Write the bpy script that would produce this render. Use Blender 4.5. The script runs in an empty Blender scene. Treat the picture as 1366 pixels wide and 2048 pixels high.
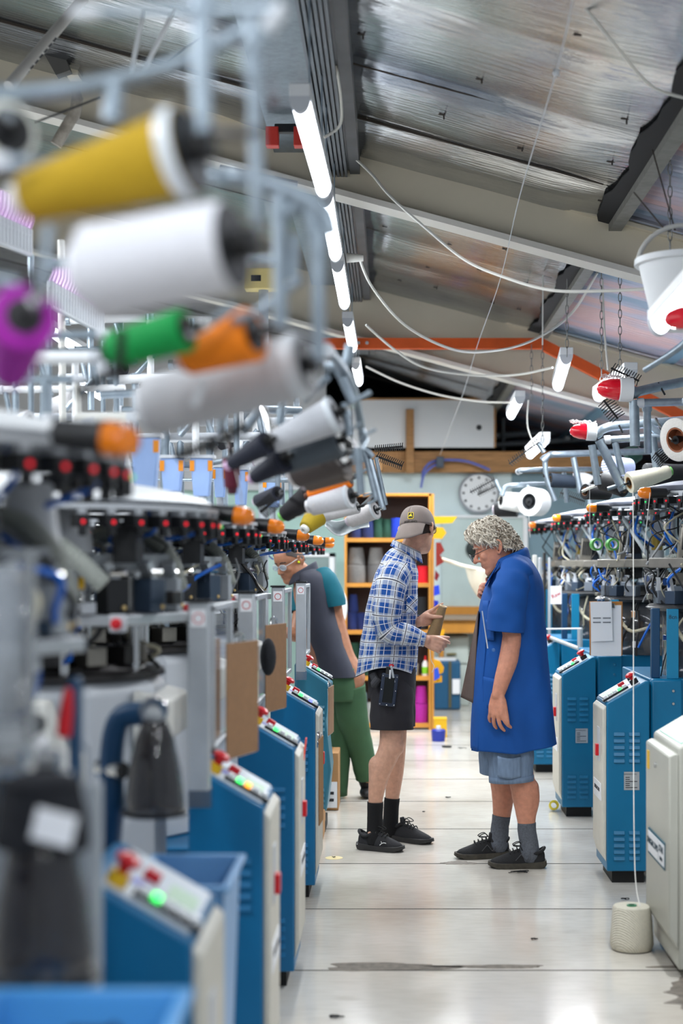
import bpy, math, random
from mathutils import Vector as V, Matrix, noise
random.seed(7)
COL = bpy.context.scene.collection
F, VX, VY, H = 3000.0, 785.0, 1130.0, 1.49
PI = math.pi

def at(px, py, Y):
    s = F / Y
    return V(((px - VX) / s, Y, H - (py - VY) / s))

def lin(c):
    return tuple(((x / 255) / 12.92 if x / 255 <= .04045 else ((x / 255 + .055) / 1.055) ** 2.4) for x in c) + (1,)

MATS = {}
def mat(name, rgb, rough=.5, metal=0.0, emit=0.0, trans=0.0, noise_amt=0.0, noise_scale=20, bump=0.0, bump_scale=120,
        wave=0.0, wave_scale=300, coat=0.0, alpha=1.0, sss=0.0, stretch=None, emit_rgb=None, spec=.5, ior=1.45):
    if name in MATS: return MATS[name]
    m = bpy.data.materials.new(name); m.use_nodes = True
    nt = m.node_tree; p = nt.nodes['Principled BSDF']
    col = lin(rgb)
    p.inputs['Base Color'].default_value = col
    p.inputs['Roughness'].default_value = rough
    p.inputs['Metallic'].default_value = metal
    p.inputs['Coat Weight'].default_value = coat
    p.inputs['Alpha'].default_value = alpha
    p.inputs['Transmission Weight'].default_value = trans
    p.inputs['Specular IOR Level'].default_value = spec
    p.inputs['IOR'].default_value = ior
    if sss:
        p.inputs['Subsurface Weight'].default_value = sss
        p.inputs['Subsurface Radius'].default_value = (.012, .005, .003)
        p.inputs['Subsurface Scale'].default_value = 1.0
    if emit:
        p.inputs['Emission Color'].default_value = lin(emit_rgb or rgb)
        p.inputs['Emission Strength'].default_value = emit
    tc = None
    def coords():
        nonlocal tc
        if tc is None:
            tc = nt.nodes.new('ShaderNodeTexCoord')
        if stretch:
            mp = nt.nodes.new('ShaderNodeMapping'); mp.inputs['Scale'].default_value = stretch
            nt.links.new(tc.outputs['Object'], mp.inputs['Vector']); return mp.outputs['Vector']
        return tc.outputs['Object']
    if noise_amt:
        n = nt.nodes.new('ShaderNodeTexNoise'); n.inputs['Scale'].default_value = noise_scale; n.inputs['Detail'].default_value = 5
        r = nt.nodes.new('ShaderNodeMapRange'); r.inputs['From Min'].default_value = .3; r.inputs['From Max'].default_value = .7
        r.inputs['To Min'].default_value = 1 - noise_amt; r.inputs['To Max'].default_value = 1 + noise_amt
        mx = nt.nodes.new('ShaderNodeVectorMath'); mx.operation = 'SCALE'
        mx.inputs[0].default_value = col[:3]
        nt.links.new(coords(), n.inputs['Vector']); nt.links.new(n.outputs['Fac'], r.inputs['Value'])
        nt.links.new(r.outputs['Result'], mx.inputs['Scale']); nt.links.new(mx.outputs['Vector'], p.inputs['Base Color'])
    if bump or wave:
        b = nt.nodes.new('ShaderNodeBump'); b.inputs['Strength'].default_value = bump or wave; b.inputs['Distance'].default_value = .01
        if wave:
            w = nt.nodes.new('ShaderNodeTexWave'); w.inputs['Scale'].default_value = wave_scale; w.inputs['Distortion'].default_value = 2
            w.bands_direction = 'DIAGONAL'
            nt.links.new(coords(), w.inputs['Vector']); nt.links.new(w.outputs['Fac'], b.inputs['Height'])
        else:
            n = nt.nodes.new('ShaderNodeTexNoise'); n.inputs['Scale'].default_value = bump_scale; n.inputs['Detail'].default_value = 4
            nt.links.new(coords(), n.inputs['Vector']); nt.links.new(n.outputs['Fac'], b.inputs['Height'])
        nt.links.new(b.outputs['Normal'], p.inputs['Normal'])
    MATS[name] = m
    return m

def root_of(o):
    while o.parent is not None: o = o.parent
    return o

def frame(d):
    d = d.normalized()
    a = V((0, 0, 1)) if abs(d.z) < .95 else V((1, 0, 0))
    u = a.cross(d).normalized(); w = d.cross(u)
    return u, w

def smooth_pts(pts, k=6):
    if len(pts) < 3: return pts
    out = []
    P = [pts[0]] + list(pts) + [pts[-1]]
    for i in range(1, len(P) - 2):
        a, b, c, d = P[i - 1], P[i], P[i + 1], P[i + 2]
        for j in range(k):
            t = j / k
            out.append(.5 * ((2 * b) + (c - a) * t + (2 * a - 5 * b + 4 * c - d) * t * t + (3 * b - a - 3 * c + d) * t ** 3))
    out.append(pts[-1])
    return out

class MB:
    def __init__(s): s.v = []; s.f = []; s.uv = None
    def add(s, vs, fs):
        n = len(s.v); s.v += [V(x) for x in vs]; s.f += [tuple(i + n for i in f) for f in fs]; return s
    def bx(s, x0, x1, y0, y1, z0, z1):
        if x0 > x1: x0, x1 = x1, x0
        if y0 > y1: y0, y1 = y1, y0
        if z0 > z1: z0, z1 = z1, z0
        return s.add([(x0, y0, z0), (x1, y0, z0), (x1, y1, z0), (x0, y1, z0), (x0, y0, z1), (x1, y0, z1), (x1, y1, z1), (x0, y1, z1)],
                     [(3, 2, 1, 0), (4, 5, 6, 7), (0, 1, 5, 4), (1, 2, 6, 5), (2, 3, 7, 6), (3, 0, 4, 7)])
    def obox(s, c, u, w, n, a, b, t):   # oriented box: half sizes a,b,t along u,w,n
        vs = [c + u * a * i + w * b * j + n * t * k for k in (-1, 1) for j in (-1, 1) for i in (-1, 1)]
        return s.add(vs, [(0, 2, 3, 1), (4, 5, 7, 6), (0, 1, 5, 4), (1, 3, 7, 5), (3, 2, 6, 7), (2, 0, 4, 6)])
    def prism(s, poly, d):   # poly: list of 3D points, extruded by d
        n = len(poly); d = V(d); poly = [V(p) for p in poly]
        nrm = V((0, 0, 0))
        for i in range(n): nrm += poly[i].cross(poly[(i + 1) % n])
        if nrm.dot(d) < 0: poly = poly[::-1]
        vs = poly + [p + d for p in poly]
        fs = [tuple(range(n))[::-1], tuple(range(n, 2 * n))] + [(i, (i + 1) % n, n + (i + 1) % n, n + i) for i in range(n)]
        return s.add(vs, fs)
    def tube(s, pts, r, n=10, caps=True, ry=None):
        pts = [V(p) for p in pts]; m = len(pts)
        rs = r if isinstance(r, (list, tuple)) else [r] * m
        d0 = (pts[1] - pts[0]); u, w = frame(d0); vs = []; fs = []
        for i in range(m):
            d = (pts[min(i + 1, m - 1)] - pts[max(i - 1, 0)])
            if d.length < 1e-9: d = d0
            d.normalize()
            u = (u - d * u.dot(d)).normalized(); w = d.cross(u)
            for k in range(n):
                a = 2 * PI * k / n
                vs.append(pts[i] + u * math.cos(a) * rs[i] + w * math.sin(a) * rs[i] * (ry or 1))
        for i in range(m - 1):
            for k in range(n):
                a = i * n + k; b = i * n + (k + 1) % n
                fs.append((a, b, b + n, a + n))
        if caps:
            fs.append(tuple(range(n))[::-1]); fs.append(tuple(range((m - 1) * n, m * n)))
        return s.add(vs, fs)
    def cyl(s, p0, p1, r0, r1=None, n=14, caps=True):
        return s.tube([p0, p1], [r0, r0 if r1 is None else r1], n, caps)
    def lathe(s, prof, o, ax=(0, 0, 1), n=24, a0=0, a1=2 * PI):   # prof [(r,h)]
        o = V(o); ax = V(ax).normalized(); u, w = frame(ax); full = abs(a1 - a0 - 2 * PI) < 1e-6
        N = n if full else n + 1; vs = []; fs = []
        for (r, h) in prof:
            for k in range(N):
                a = a0 + (a1 - a0) * k / n
                vs.append(o + ax * h + (u * math.cos(a) + w * math.sin(a)) * max(r, 1e-5))
        for i in range(len(prof) - 1):
            for k in range(n):
                a = i * N + k; b = i * N + (k + 1) % N
                fs.append((a, b, b + N, a + N))
        return s.add(vs, fs)
    def ell(s, c, rx, ry, rz, n=16, m=10, M=None):
        c = V(c); vs = []; fs = []
        for i in range(m + 1):
            t = PI * i / m
            for k in range(n):
                a = 2 * PI * k / n
                p = V((rx * math.sin(t) * math.cos(a), ry * math.sin(t) * math.sin(a), -rz * math.cos(t)))
                vs.append(c + (M @ p if M else p))
        for i in range(m):
            for k in range(n):
                a = i * n + k; b = i * n + (k + 1) % n
                fs.append((a, b, b + n, a + n))
        return s.add(vs, fs)
    def grid(s, fn, nu, nv, uvs=True):
        base = len(s.v)
        s.v += [V(fn(i / nu, j / nv)) for j in range(nv + 1) for i in range(nu + 1)]
        W = nu + 1
        s.f += [(base + j * W + i, base + j * W + i + 1, base + (j + 1) * W + i + 1, base + (j + 1) * W + i) for j in range(nv) for i in range(nu)]
        return s
    def build(s, name, m, parent=None, bevel=0.0, smooth=True, ang=35, loc=None, solid=0.0, sub=0):
        me = bpy.data.meshes.new(name)
        o = bpy.data.objects.new(name, me); COL.objects.link(o)
        if parent is not None:
            off = root_of(parent).location.copy(); o.parent = parent
        else:
            off = V(loc) if loc is not None else V((0, 0, 0)); o.location = off
        me.from_pydata([p - off for p in s.v], [], s.f)
        if s.uv:
            ul = me.uv_layers.new(name='UVMap')
            for lp in me.loops: ul.data[lp.index].uv = s.uv_loop(lp) if callable(s.uv) else s.uv[lp.vertex_index]
        if isinstance(m, (list, tuple)):
            for q in m: me.materials.append(q)
        else: me.materials.append(m)
        if smooth:
            me.shade_smooth(); me.set_sharp_from_angle(angle=math.radians(ang))
        if solid:
            md = o.modifiers.new('solid', 'SOLIDIFY'); md.thickness = solid; md.offset = -1
        if sub:
            md = o.modifiers.new('sub', 'SUBSURF'); md.levels = sub; md.render_levels = sub
        if bevel:
            md = o.modifiers.new('bevel', 'BEVEL'); md.width = bevel; md.segments = 2; md.limit_method = 'ANGLE'; md.angle_limit = math.radians(40)
        return o

def tag(o, label, cat, group=None, kind=None):
    if label: o['label'] = label
    if cat: o['category'] = cat
    if group: o['group'] = group
    if kind: o['kind'] = kind
    return o
def thing(name, label, cat, loc=(0, 0, 0), group=None):
    o = bpy.data.objects.new(name, None); COL.objects.link(o); o.location = V(loc); o.empty_display_size = .05
    return tag(o, label, cat, group)
def struct(o):
    o['kind'] = 'structure'; return o
def lab(o, t): o['label'] = t; return o
def copy_tree(o, parent=None):
    c = o.copy(); COL.objects.link(c); c.parent = parent
    for ch in list(o.children): copy_tree(ch, c)
    return c
def text(s, size, c, u, w, m, name, parent, depth=.0006, align='CENTER', loc=None):
    """lettering: c centre, u reading direction, w up direction"""
    cu = bpy.data.curves.new(name, 'FONT'); cu.body = s; cu.size = size; cu.align_x = align; cu.align_y = 'CENTER'; cu.extrude = depth; cu.resolution_u = 2
    t = bpy.data.objects.new('tmp_text', cu); COL.objects.link(t)
    bpy.context.view_layer.update()
    me = bpy.data.meshes.new_from_object(t.evaluated_get(bpy.context.evaluated_depsgraph_get()))
    bpy.data.objects.remove(t); bpy.data.curves.remove(cu)
    n = u.cross(w)
    mb = MB(); mb.add([V(c) + u * v.co.x + w * v.co.y + n * v.co.z for v in me.vertices], [tuple(p.vertices) for p in me.polygons])
    bpy.data.meshes.remove(me)
    return mb.build(name, m, parent, smooth=False, loc=loc)

X_, Y_, Z_ = V((1, 0, 0)), V((0, 1, 0)), V((0, 0, 1))
# ---- shared materials
blue = mat('blue_paint', (4, 102, 150), .38, noise_amt=.06, noise_scale=6, bump=.05, bump_scale=400)
blueR = mat('teal_blue_paint', (2, 104, 146), .38, noise_amt=.06, noise_scale=6, bump=.05, bump_scale=400)
teal = mat('teal_plastic', (48, 118, 142), .35)
navy = mat('dark_blue_paint', (14, 62, 98), .45)
beige = mat('beige_paint', (206, 202, 190), .42, noise_amt=.04)
beige2 = mat('grey_beige_paint', (182, 182, 172), .4, noise_amt=.03, noise_scale=4)
alu = mat('aluminium', (188, 192, 196), .42, .65, noise_amt=.06, noise_scale=14)
galv = mat('galvanised_steel', (142, 154, 164), .40, .8, noise_amt=.12, noise_scale=30)
chrome = mat('chrome', (205, 205, 205), .16, 1.0)
dkmetal = mat('dark_metal', (62, 60, 60), .38, .8, noise_amt=.3, noise_scale=25)
steelb = mat('brownish_steel', (150, 145, 136), .35, .75, noise_amt=.12, noise_scale=20)
grey = mat('grey_paint', (158, 164, 170), .45, noise_amt=.05)
lgrey = mat('light_grey_plastic', (196, 200, 206), .4)
white = mat('white_plastic', (228, 230, 232), .4)
offw = mat('off_white_paint', (215, 214, 208), .5, noise_amt=.03)
black = mat('black_plastic', (22, 23, 26), .42)
slate = mat('slate_blue_plastic', (52, 66, 84), .45)
rubber = mat('black_rubber', (14, 14, 15), .6)
red = mat('red_plastic', (200, 24, 36), .3)
yellow = mat('yellow_plastic', (228, 180, 30), .4)
oranget = mat('orange_lens', (255, 138, 10), .18, trans=.25, sss=.0, coat=.5)
redlens = mat('red_lens', (225, 15, 40), .15, coat=.5)
ledr = mat('red_led', (230, 20, 40), .3, emit=.9)
ledg = mat('green_led', (40, 210, 100), .3, emit=.8)
btng = mat('green_lit_button', (120, 255, 150), .3, emit=1.6, emit_rgb=(60, 255, 110))
btno = mat('amber_lit_button', (255, 170, 60), .3, emit=1.6)
btnb = mat('blue_lit_button', (130, 140, 255), .3, emit=1.2)
btnw = mat('white_button', (225, 228, 230), .35)
hosem = mat('grey_hose', (158, 162, 155), .5)
blhose = mat('blue_tube', (20, 100, 200), .35)
brown = mat('hardboard', (140, 104, 72), .6, noise_amt=.08, noise_scale=40)
paper = mat('white_paper', (236, 237, 240), .7)
ink = mat('ink', (40, 42, 48), .7)
card = mat('cardboard', (176, 132, 86), .75, noise_amt=.06)
def glassm(name, rgb, a, rough=.05):
    return mat(name, rgb, rough, alpha=a, spec=.6)
acry = glassm('clear_acrylic', (190, 200, 206), .16)
smoke = mat('smoked_plastic', (44, 40, 42), .08, alpha=.60, coat=1.0)
smoke2 = glassm('smoked_acrylic', (96, 98, 102), .6, .1)
# ================= setting =================
def roof_z(x): return 3.59 - .27 * (x + .18)
# floor
fm = bpy.data.materials.new('floor_sheet'); fm.use_nodes = True
nt = fm.node_tree; p = nt.nodes['Principled BSDF']
tc = nt.nodes.new('ShaderNodeTexCoord')
n1 = nt.nodes.new('ShaderNodeTexNoise'); n1.inputs['Scale'].default_value = 1.3; n1.inputs['Detail'].default_value = 6
n2 = nt.nodes.new('ShaderNodeTexNoise'); n2.inputs['Scale'].default_value = 9; n2.inputs['Detail'].default_value = 8
mpn = nt.nodes.new('ShaderNodeMapping'); mpn.inputs['Scale'].default_value = (1, 5, 1)
nt.links.new(tc.outputs['Object'], n1.inputs['Vector']); nt.links.new(tc.outputs['Object'], mpn.inputs['Vector']); nt.links.new(mpn.outputs['Vector'], n2.inputs['Vector'])
r1 = nt.nodes.new('ShaderNodeValToRGB'); r1.color_ramp.elements[0].position = .32; r1.color_ramp.elements[0].color = lin((192, 184, 172))
r1.color_ramp.elements[1].position = .62; r1.color_ramp.elements[1].color = lin((215, 210, 201))
nt.links.new(n1.outputs['Fac'], r1.inputs['Fac'])
mxn = nt.nodes.new('ShaderNodeMixRGB'); mxn.blend_type = 'MULTIPLY'; mxn.inputs['Fac'].default_value = .25
nt.links.new(r1.outputs['Color'], mxn.inputs['Color1'])
r2 = nt.nodes.new('ShaderNodeValToRGB'); r2.color_ramp.elements[0].position = .35; r2.color_ramp.elements[0].color = (.75, .74, .72, 1); r2.color_ramp.elements[1].position = .55
nt.links.new(n2.outputs['Fac'], r2.inputs['Fac']); nt.links.new(r2.outputs['Color'], mxn.inputs['Color2'])
nt.links.new(mxn.outputs['Color'], p.inputs['Base Color'])
rr = nt.nodes.new('ShaderNodeMapRange'); rr.inputs['To Min'].default_value = .06; rr.inputs['To Max'].default_value = .24
nt.links.new(n2.outputs['Fac'], rr.inputs['Value']); nt.links.new(rr.outputs['Result'], p.inputs['Roughness'])
bmp = nt.nodes.new('ShaderNodeBump'); bmp.inputs['Strength'].default_value = .06; bmp.inputs['Distance'].default_value = .01
nt.links.new(n2.outputs['Fac'], bmp.inputs['Height']); nt.links.new(bmp.outputs['Normal'], p.inputs['Normal'])
struct(MB().bx(-7.5, 4.2, -3, 20.4, -.1, 0).build('floor', fm))
jm = mat('joint_dirt', (52, 48, 45), .8)
Y0j = H * F / 688
for k in range(-3, 11):
    y = Y0j + k * .985
    struct(MB().bx(-.75 if k < 2 else -2.2, 1.35, y - .004, y + .004, -.01, .0012).build('trim_%d' % (k + 4), jm))
wearm = mat('worn_concrete', (112, 104, 94), .7, noise_amt=.35, noise_scale=30)
def patch(cx, cy, rx, ry, seed, nm):
    rnd = random.Random(seed); n = 40; pts = []
    for k in range(n):
        a = 2 * PI * k / n; q = 1 + .18 * math.sin(3 * a + seed) + .12 * rnd.uniform(-1, 1)
        pts.append(V((cx + rx * math.cos(a) * q, cy + ry * math.sin(a) * q, 0)))
    return struct(MB().prism(pts, (0, 0, .0015)).build(nm, wearm, smooth=False))
patch(-.03, 5.56, .23, .055, 2, 'trim_30'); patch(.36, 5.565, .2, .022, 5, 'trim_31'); patch(1.08, 5.56, .12, .02, 4, 'trim_34'); patch(.33, 7.5, .09, .035, 3, 'trim_32'); patch(1.2, 5.2, .28, .2, 8, 'trim_33')
shade = mat('tape_strip', (150, 148, 140), .6)
# walls
wallm = mat('pale_wall', (208, 224, 226), .6, noise_amt=.03, noise_scale=3)
wallg = mat('mint_wall', (176, 208, 200), .6, noise_amt=.04, noise_scale=3)
wallt = mat('teal_grey_wall', (120, 146, 158), .6, noise_amt=.05, noise_scale=3)
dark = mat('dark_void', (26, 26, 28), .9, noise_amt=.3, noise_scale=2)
struct(MB().bx(-7.5, 1.3, 16.4, 16.55, 0, 2.62).build('wall_back', wallm))
struct(MB().bx(1.3, 4.2, 16.39, 16.55, 0, 2.5).build('wall_back.001', wallt))
struct(MB().bx(-7.5, -.46, 16.3, 16.4, 0, 2.3).build('wall_back.002', wallg))
struct(MB().bx(-7.5, -.72, 16.2, 16.3, 2.3, 5.7).build('wall_back.003', mat('grey_white_wall', (206, 208, 212), .6, noise_amt=.08, noise_scale=2)))
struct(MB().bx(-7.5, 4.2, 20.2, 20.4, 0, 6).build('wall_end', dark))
struct(MB().bx(3.4, 3.55, 6.0, 20.2, 0, 2.9).build('wall_right', mat('pale_teal_wall', (184, 206, 208), .6)))
struct(MB().bx(-7.6, -7.45, 4, 19, 0, 5.6).build('wall_left', offw))
# void storey floor above the back room
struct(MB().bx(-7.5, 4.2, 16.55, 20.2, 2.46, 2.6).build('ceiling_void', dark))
timber = mat('timber', (168, 122, 74), .6, noise_amt=.3, noise_scale=5, stretch=(1, 6, 14))
struct(MB().bx(-.72, 2.5, 16.22, 16.4, 2.495, 2.72).build('trim_40', timber, bevel=.005))
# foil ceiling with sagging strips
foil = bpy.data.materials.new('foil_insulation'); foil.use_nodes = True
nt = foil.node_tree; p = nt.nodes['Principled BSDF']
p.inputs['Metallic'].default_value = .95; p.inputs['Roughness'].default_value = .13
tc = nt.nodes.new('ShaderNodeTexCoord'); mpn = nt.nodes.new('ShaderNodeMapping'); mpn.inputs['Scale'].default_value = (1.4, 14, 1)
n1 = nt.nodes.new('ShaderNodeTexNoise'); n1.inputs['Scale'].default_value = 3.2; n1.inputs['Detail'].default_value = 7
nt.links.new(tc.outputs['Object'], mpn.inputs['Vector']); nt.links.new(mpn.outputs['Vector'], n1.inputs['Vector'])
bmp = nt.nodes.new('ShaderNodeBump'); bmp.inputs['Strength'].default_value = .2; bmp.inputs['Distance'].default_value = .03
nt.links.new(n1.outputs['Fac'], bmp.inputs['Height']); nt.links.new(bmp.outputs['Normal'], p.inputs['Normal'])
n2 = nt.nodes.new('ShaderNodeTexNoise'); n2.inputs['Scale'].default_value = 1.2; n2.inputs['Detail'].default_value = 4
nt.links.new(tc.outputs['Object'], n2.inputs['Vector'])
r1 = nt.nodes.new('ShaderNodeValToRGB'); r1.color_ramp.elements[0].position = .35; r1.color_ramp.elements[0].color = lin((142, 148, 158)); r1.color_ramp.elements[1].position = .65; r1.color_ramp.elements[1].color = lin((200, 200, 198))
nt.links.new(n2.outputs['Fac'], r1.inputs['Fac']); nt.links.new(r1.outputs['Color'], p.inputs['Base Color'])
XE = 1.11; SP = .76; YS = 3.24
def roof_pt(x, y, sag=True):
    t = ((y - YS) / SP) % 1.0
    k_ = math.floor((y - YS) / SP); hv = noise.cell(V((k_ * 1.7 + .5, 3.5, .5)))
    d = (.028 * (4 * t * (1 - t)) + .03 * (hv - .5) * (t - .5) + .016 * noise.noise(V((x * 1.1, y * 1.6, k_ * 3.1)))) if sag else 0
    d *= min(1, max(0, (XE - x) / .35))
    return V((x, y, roof_z(x) + .02 - d + .006 * noise.noise(V((x * 2, y * 4, 0)))))
mb = MB(); mb.grid(lambda u, v: roof_pt(-7.4 + (XE + 7.4) * u, YS + (20.2 - YS) * v), 150, 22 * 10)
o = struct(mb.build('ceiling', foil)); o.modifiers.new('s', 'SOLIDIFY').thickness = .02
seam = mat('dark_seam_strip', (64, 56, 48), .8)  # dark joint strips between the foil sheets
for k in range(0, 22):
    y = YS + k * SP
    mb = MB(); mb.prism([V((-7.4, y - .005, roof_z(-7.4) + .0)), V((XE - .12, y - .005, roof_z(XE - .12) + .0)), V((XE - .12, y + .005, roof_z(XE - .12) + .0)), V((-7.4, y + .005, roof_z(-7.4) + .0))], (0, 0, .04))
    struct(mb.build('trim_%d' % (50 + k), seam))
# vertical wall of foil step, edge beam and skylight sheet
skym = bpy.data.materials.new('fibreglass_skylight'); skym.use_nodes = True
nt = skym.node_tree; p = nt.nodes['Principled BSDF']; p.inputs['Roughness'].default_value = .28
tc = nt.nodes.new('ShaderNodeTexCoord'); mpn = nt.nodes.new('ShaderNodeMapping'); mpn.inputs['Scale'].default_value = (.5, 1.6, 1)
n1 = nt.nodes.new('ShaderNodeTexNoise'); n1.inputs['Scale'].default_value = 1.7; n1.inputs['Detail'].default_value = 6
nt.links.new(tc.outputs['Object'], mpn.inputs['Vector']); nt.links.new(mpn.outputs['Vector'], n1.inputs['Vector'])
r1 = nt.nodes.new('ShaderNodeValToRGB')
for e, (ps, c) in zip([r1.color_ramp.elements[0], r1.color_ramp.elements[1]], [(.36, (150, 172, 196)), (.64, (222, 190, 192))]): e.position = ps; e.color = lin(c)
e = r1.color_ramp.elements.new(.5); e.color = lin((196, 192, 210))
nt.links.new(n1.outputs['Fac'], r1.inputs['Fac']); nt.links.new(r1.outputs['Color'], p.inputs['Base Color'])
p.inputs['Metallic'].default_value = .1
mb = MB(); mb.grid(lambda u, v: V((XE + 3.1 * u, 3 + 17.2 * v, roof_z(XE + 3.1 * u) + .05 + .012 * math.sin(2 * PI * (17.2 * v) / .075))), 2, 17 * 14 * 5)
o = struct(mb.build('ceiling_skylight', skym, ang=80)); o.modifiers.new('s', 'SOLIDIFY').thickness = .004
edgem = mat('edge_beam_grey', (120, 118, 112), .6, noise_amt=.15)
mb = MB(); mb.bx(XE - .015, XE + .05, 3, 20, roof_z(XE) - .06, roof_z(XE) + .08); struct(mb.build('trim_72', edgem))
mb = MB(); n_ = 120
for k in range(n_):
    y0_, y1_ = 5 + 15 * k / n_, 5 + 15 * (k + 1) / n_; w0, w1 = [.085 + .016 * math.sin(j * .8) + .008 * math.sin(j * 2.3) for j in (k, k + 1)]
    mb.prism([V((x, y, roof_z(x) - .028)) for x, y in ((XE - w0, y0_), (XE, y0_), (XE, y1_), (XE - w1, y1_))], (0, 0, .006))
struct(mb.build('trim_73', mat('black_edge_band', (30, 30, 32), .8)))  # thin black band of uneven width along the foil edge
ssm = mat('blue_seam', (120, 158, 184), .5)
for x in (2.05,):
    struct(MB().bx(x - .05, x + .05, 5, 18.6, roof_z(x) + .0, roof_z(x) + .05).build('trim_74', ssm))
# rafters
cream = mat('cream_beam', (218, 208, 186), .5, noise_amt=.04, noise_scale=3)
creamw = mat('beam_flange', (216, 212, 204), .5)
def rafter(y, x0, x1, dep, nm, m):
    def q(x, dz): return V((x, y, roof_z(x) + dz))
    mb = MB(); mb.prism([q(x0, .02), q(x1, .02), q(x1, -dep), q(x0, -dep)], (0, .02, 0)); o = struct(mb.build(nm, m))
    mb = MB(); mb.prism([q(x0, -dep), q(x1, -dep), q(x1, -dep - .03), q(x0, -dep - .03)], (0, .16, 0))
    for vv in range(len(mb.v)): mb.v[vv].y -= .07
    mb.build('flange', creamw, o)
    mb = MB(); mb.prism([q(x0, .0), q(x1, .0), q(x1, -.02), q(x0, -.02)], (0, .1, 0))
    for vv in range(len(mb.v)): mb.v[vv].y -= .05
    mb.build('top_flange', m, o)
rafter(7.6, -7.4, 4.1, .235, 'trim_80', cream)
rafter(11.2, -7.4, 4.1, .42, 'trim_81', cream)
orangep = mat('orange_primer', (206, 84, 24), .5, noise_amt=.12, noise_scale=8)
yb = 11.0
mb = MB(); mb.bx(at(640, 0, yb).x, at(1085, 0, yb).x, yb - .03, yb + .03, at(0, 698, yb).z, at(0, 677, yb).z); struct(mb.build('trim_83', orangep))
mb = MB(); mb.prism([at(1085, 676, yb), at(1400, 838, yb), at(1400, 862, yb), at(1085, 700, yb)], (0, .06, 0)); struct(mb.build('trim_84', orangep))
for i in range(3):
    pt = at(700 + i * 17, 686, yb - .03)
    tag(MB().cyl(pt - Y_ * .012, pt, .012, n=10).build('bolt', alu, loc=pt), 'silver bolt head on the orange tie beam near the ceiling lamps', 'bolt', 'bolts on the orange beam')
# channel over the aisle with lamps
rib = mat('ribbed_steel', (128, 134, 142), .4, .7, noise_amt=.2, noise_scale=6, stretch=(30, .4, 1))
mb = MB()
for k in range(6): mb.bx(-.34 + .02 * k, -.328 + .02 * k, 4.6, 14.0, 3.455, 3.50)
mb.bx(-.345, -.215, 4.6, 14.0, 3.49, 3.52); struct(mb.build('trim_85', rib))
struct(MB().bx(-.215, -.165, 4.6, 14.1, 3.47, 3.66).build('trim_86', mat('grey_purlin', (92, 94, 98), .5, .4, noise_amt=.2, noise_scale=5)))
struct(MB().bx(-.60, -.345, 4.6, 14.1, 3.58, 3.62).build('trim_87', galv))
# ceiling pins
pinm = mat('rusty_pin', (52, 44, 38), .7)
rnd = random.Random(3)
for k in range(1, 13):
    for x in (-.02, .28, .62, .95):
        if rnd.random() < .72:
            y = YS + (k + .25 + .5 * rnd.random()) * SP; xx = x + rnd.uniform(-.1, .1); q = roof_pt(xx, y)
            if abs(y - 7.6) < .15 or abs(y - 11.2) < .2: continue
            mb = MB(); mb.ell(q - Z_ * .018, .026, .010, .005, 10, 6); mb.cyl(q - Z_ * .018, q - Z_ * (.022 + .02 * rnd.random()), .004, n=6)
            tag(mb.build('insulation_pin', pinm, loc=q), 'dark pin through the foil insulation of the roof', 'pin', 'pins in the foil ceiling')

# ---- lamps
tubem = mat('lit_tube', (255, 255, 255), .4, emit=9.0, emit_rgb=(236, 244, 255))
LAMPS = []
def lamp(a, b, label, w=.07, power=20):
    a = V(a); b = V(b); t = thing('fluorescent_lamp', label, 'ceiling lamp', (a + b) / 2, 'fluorescent lamps')
    d = (b - a).normalized(); side = d.cross(Z_).normalized(); up = side.cross(d)
    c = (a + b) / 2; L = (b - a).length / 2
    mb = MB(); mb.obox(c + up * .035, d, side, up, L, w * .5, .022); mb.build('housing', white, t, bevel=.004)
    mb = MB()
    n = 12; prof = [(math.cos(PI * k / n) * w * .46, -math.sin(PI * k / n) * .05) for k in range(n + 1)]
    mb.prism([a + d * .03 + side * x + up * (z + .012) for x, z in prof], d * (2 * L - .06)); mb.build('diffuser', tubem, t)
    mb = MB(); mb.prism([a + side * x * 1.08 + up * (z * 1.08 + .014) for x, z in prof], d * .03)
    mb.build('end_cap', lgrey, t); mb = MB(); mb.prism([b - d * .03 + side * x * 1.08 + up * (z * 1.08 + .014) for x, z in prof], d * .03); mb.build('end_cap', lgrey, t)
    li = bpy.data.lights.new('tube_light', 'AREA'); li.shape = 'RECTANGLE'; li.size = 2 * L; li.size_y = .08; li.energy = power; li.color = (.93, .97, 1.0)
    lo = bpy.data.objects.new('tube_light', li); COL.objects.link(lo); lo.parent = t
    R = Matrix((d, side, up)).transposed()
    lo.matrix_local = Matrix.Translation(-up * .06) @ R.to_4x4()
    return t
xs = -.285
for i, (y0, y1, w_) in enumerate([(5.0, 6.2, 'nearest'), (6.3, 7.5, 'second'), (7.72, 8.9, 'third'), (9.5, 10.7, 'fourth'), (11.6, 12.7, 'farthest')]):
    lamp((xs - .025 * (i == 0), y0, 3.04), (xs, y1, 3.04), 'lit fluorescent batten under the steel channel over the aisle, %s of its row' % w_, power=15 if i < 3 else 24)
    for yy in (y0 + .15, y1 - .15):
        tag(MB().cyl((xs, yy, 3.09), (xs, yy, 3.47), .004, n=6).build('hanger_rod', galv, loc=(xs, yy, 3.47)), 'thin steel rod holding the %s batten lamp below the channel' % w_, 'rod', 'lamp hanger rods')
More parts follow.
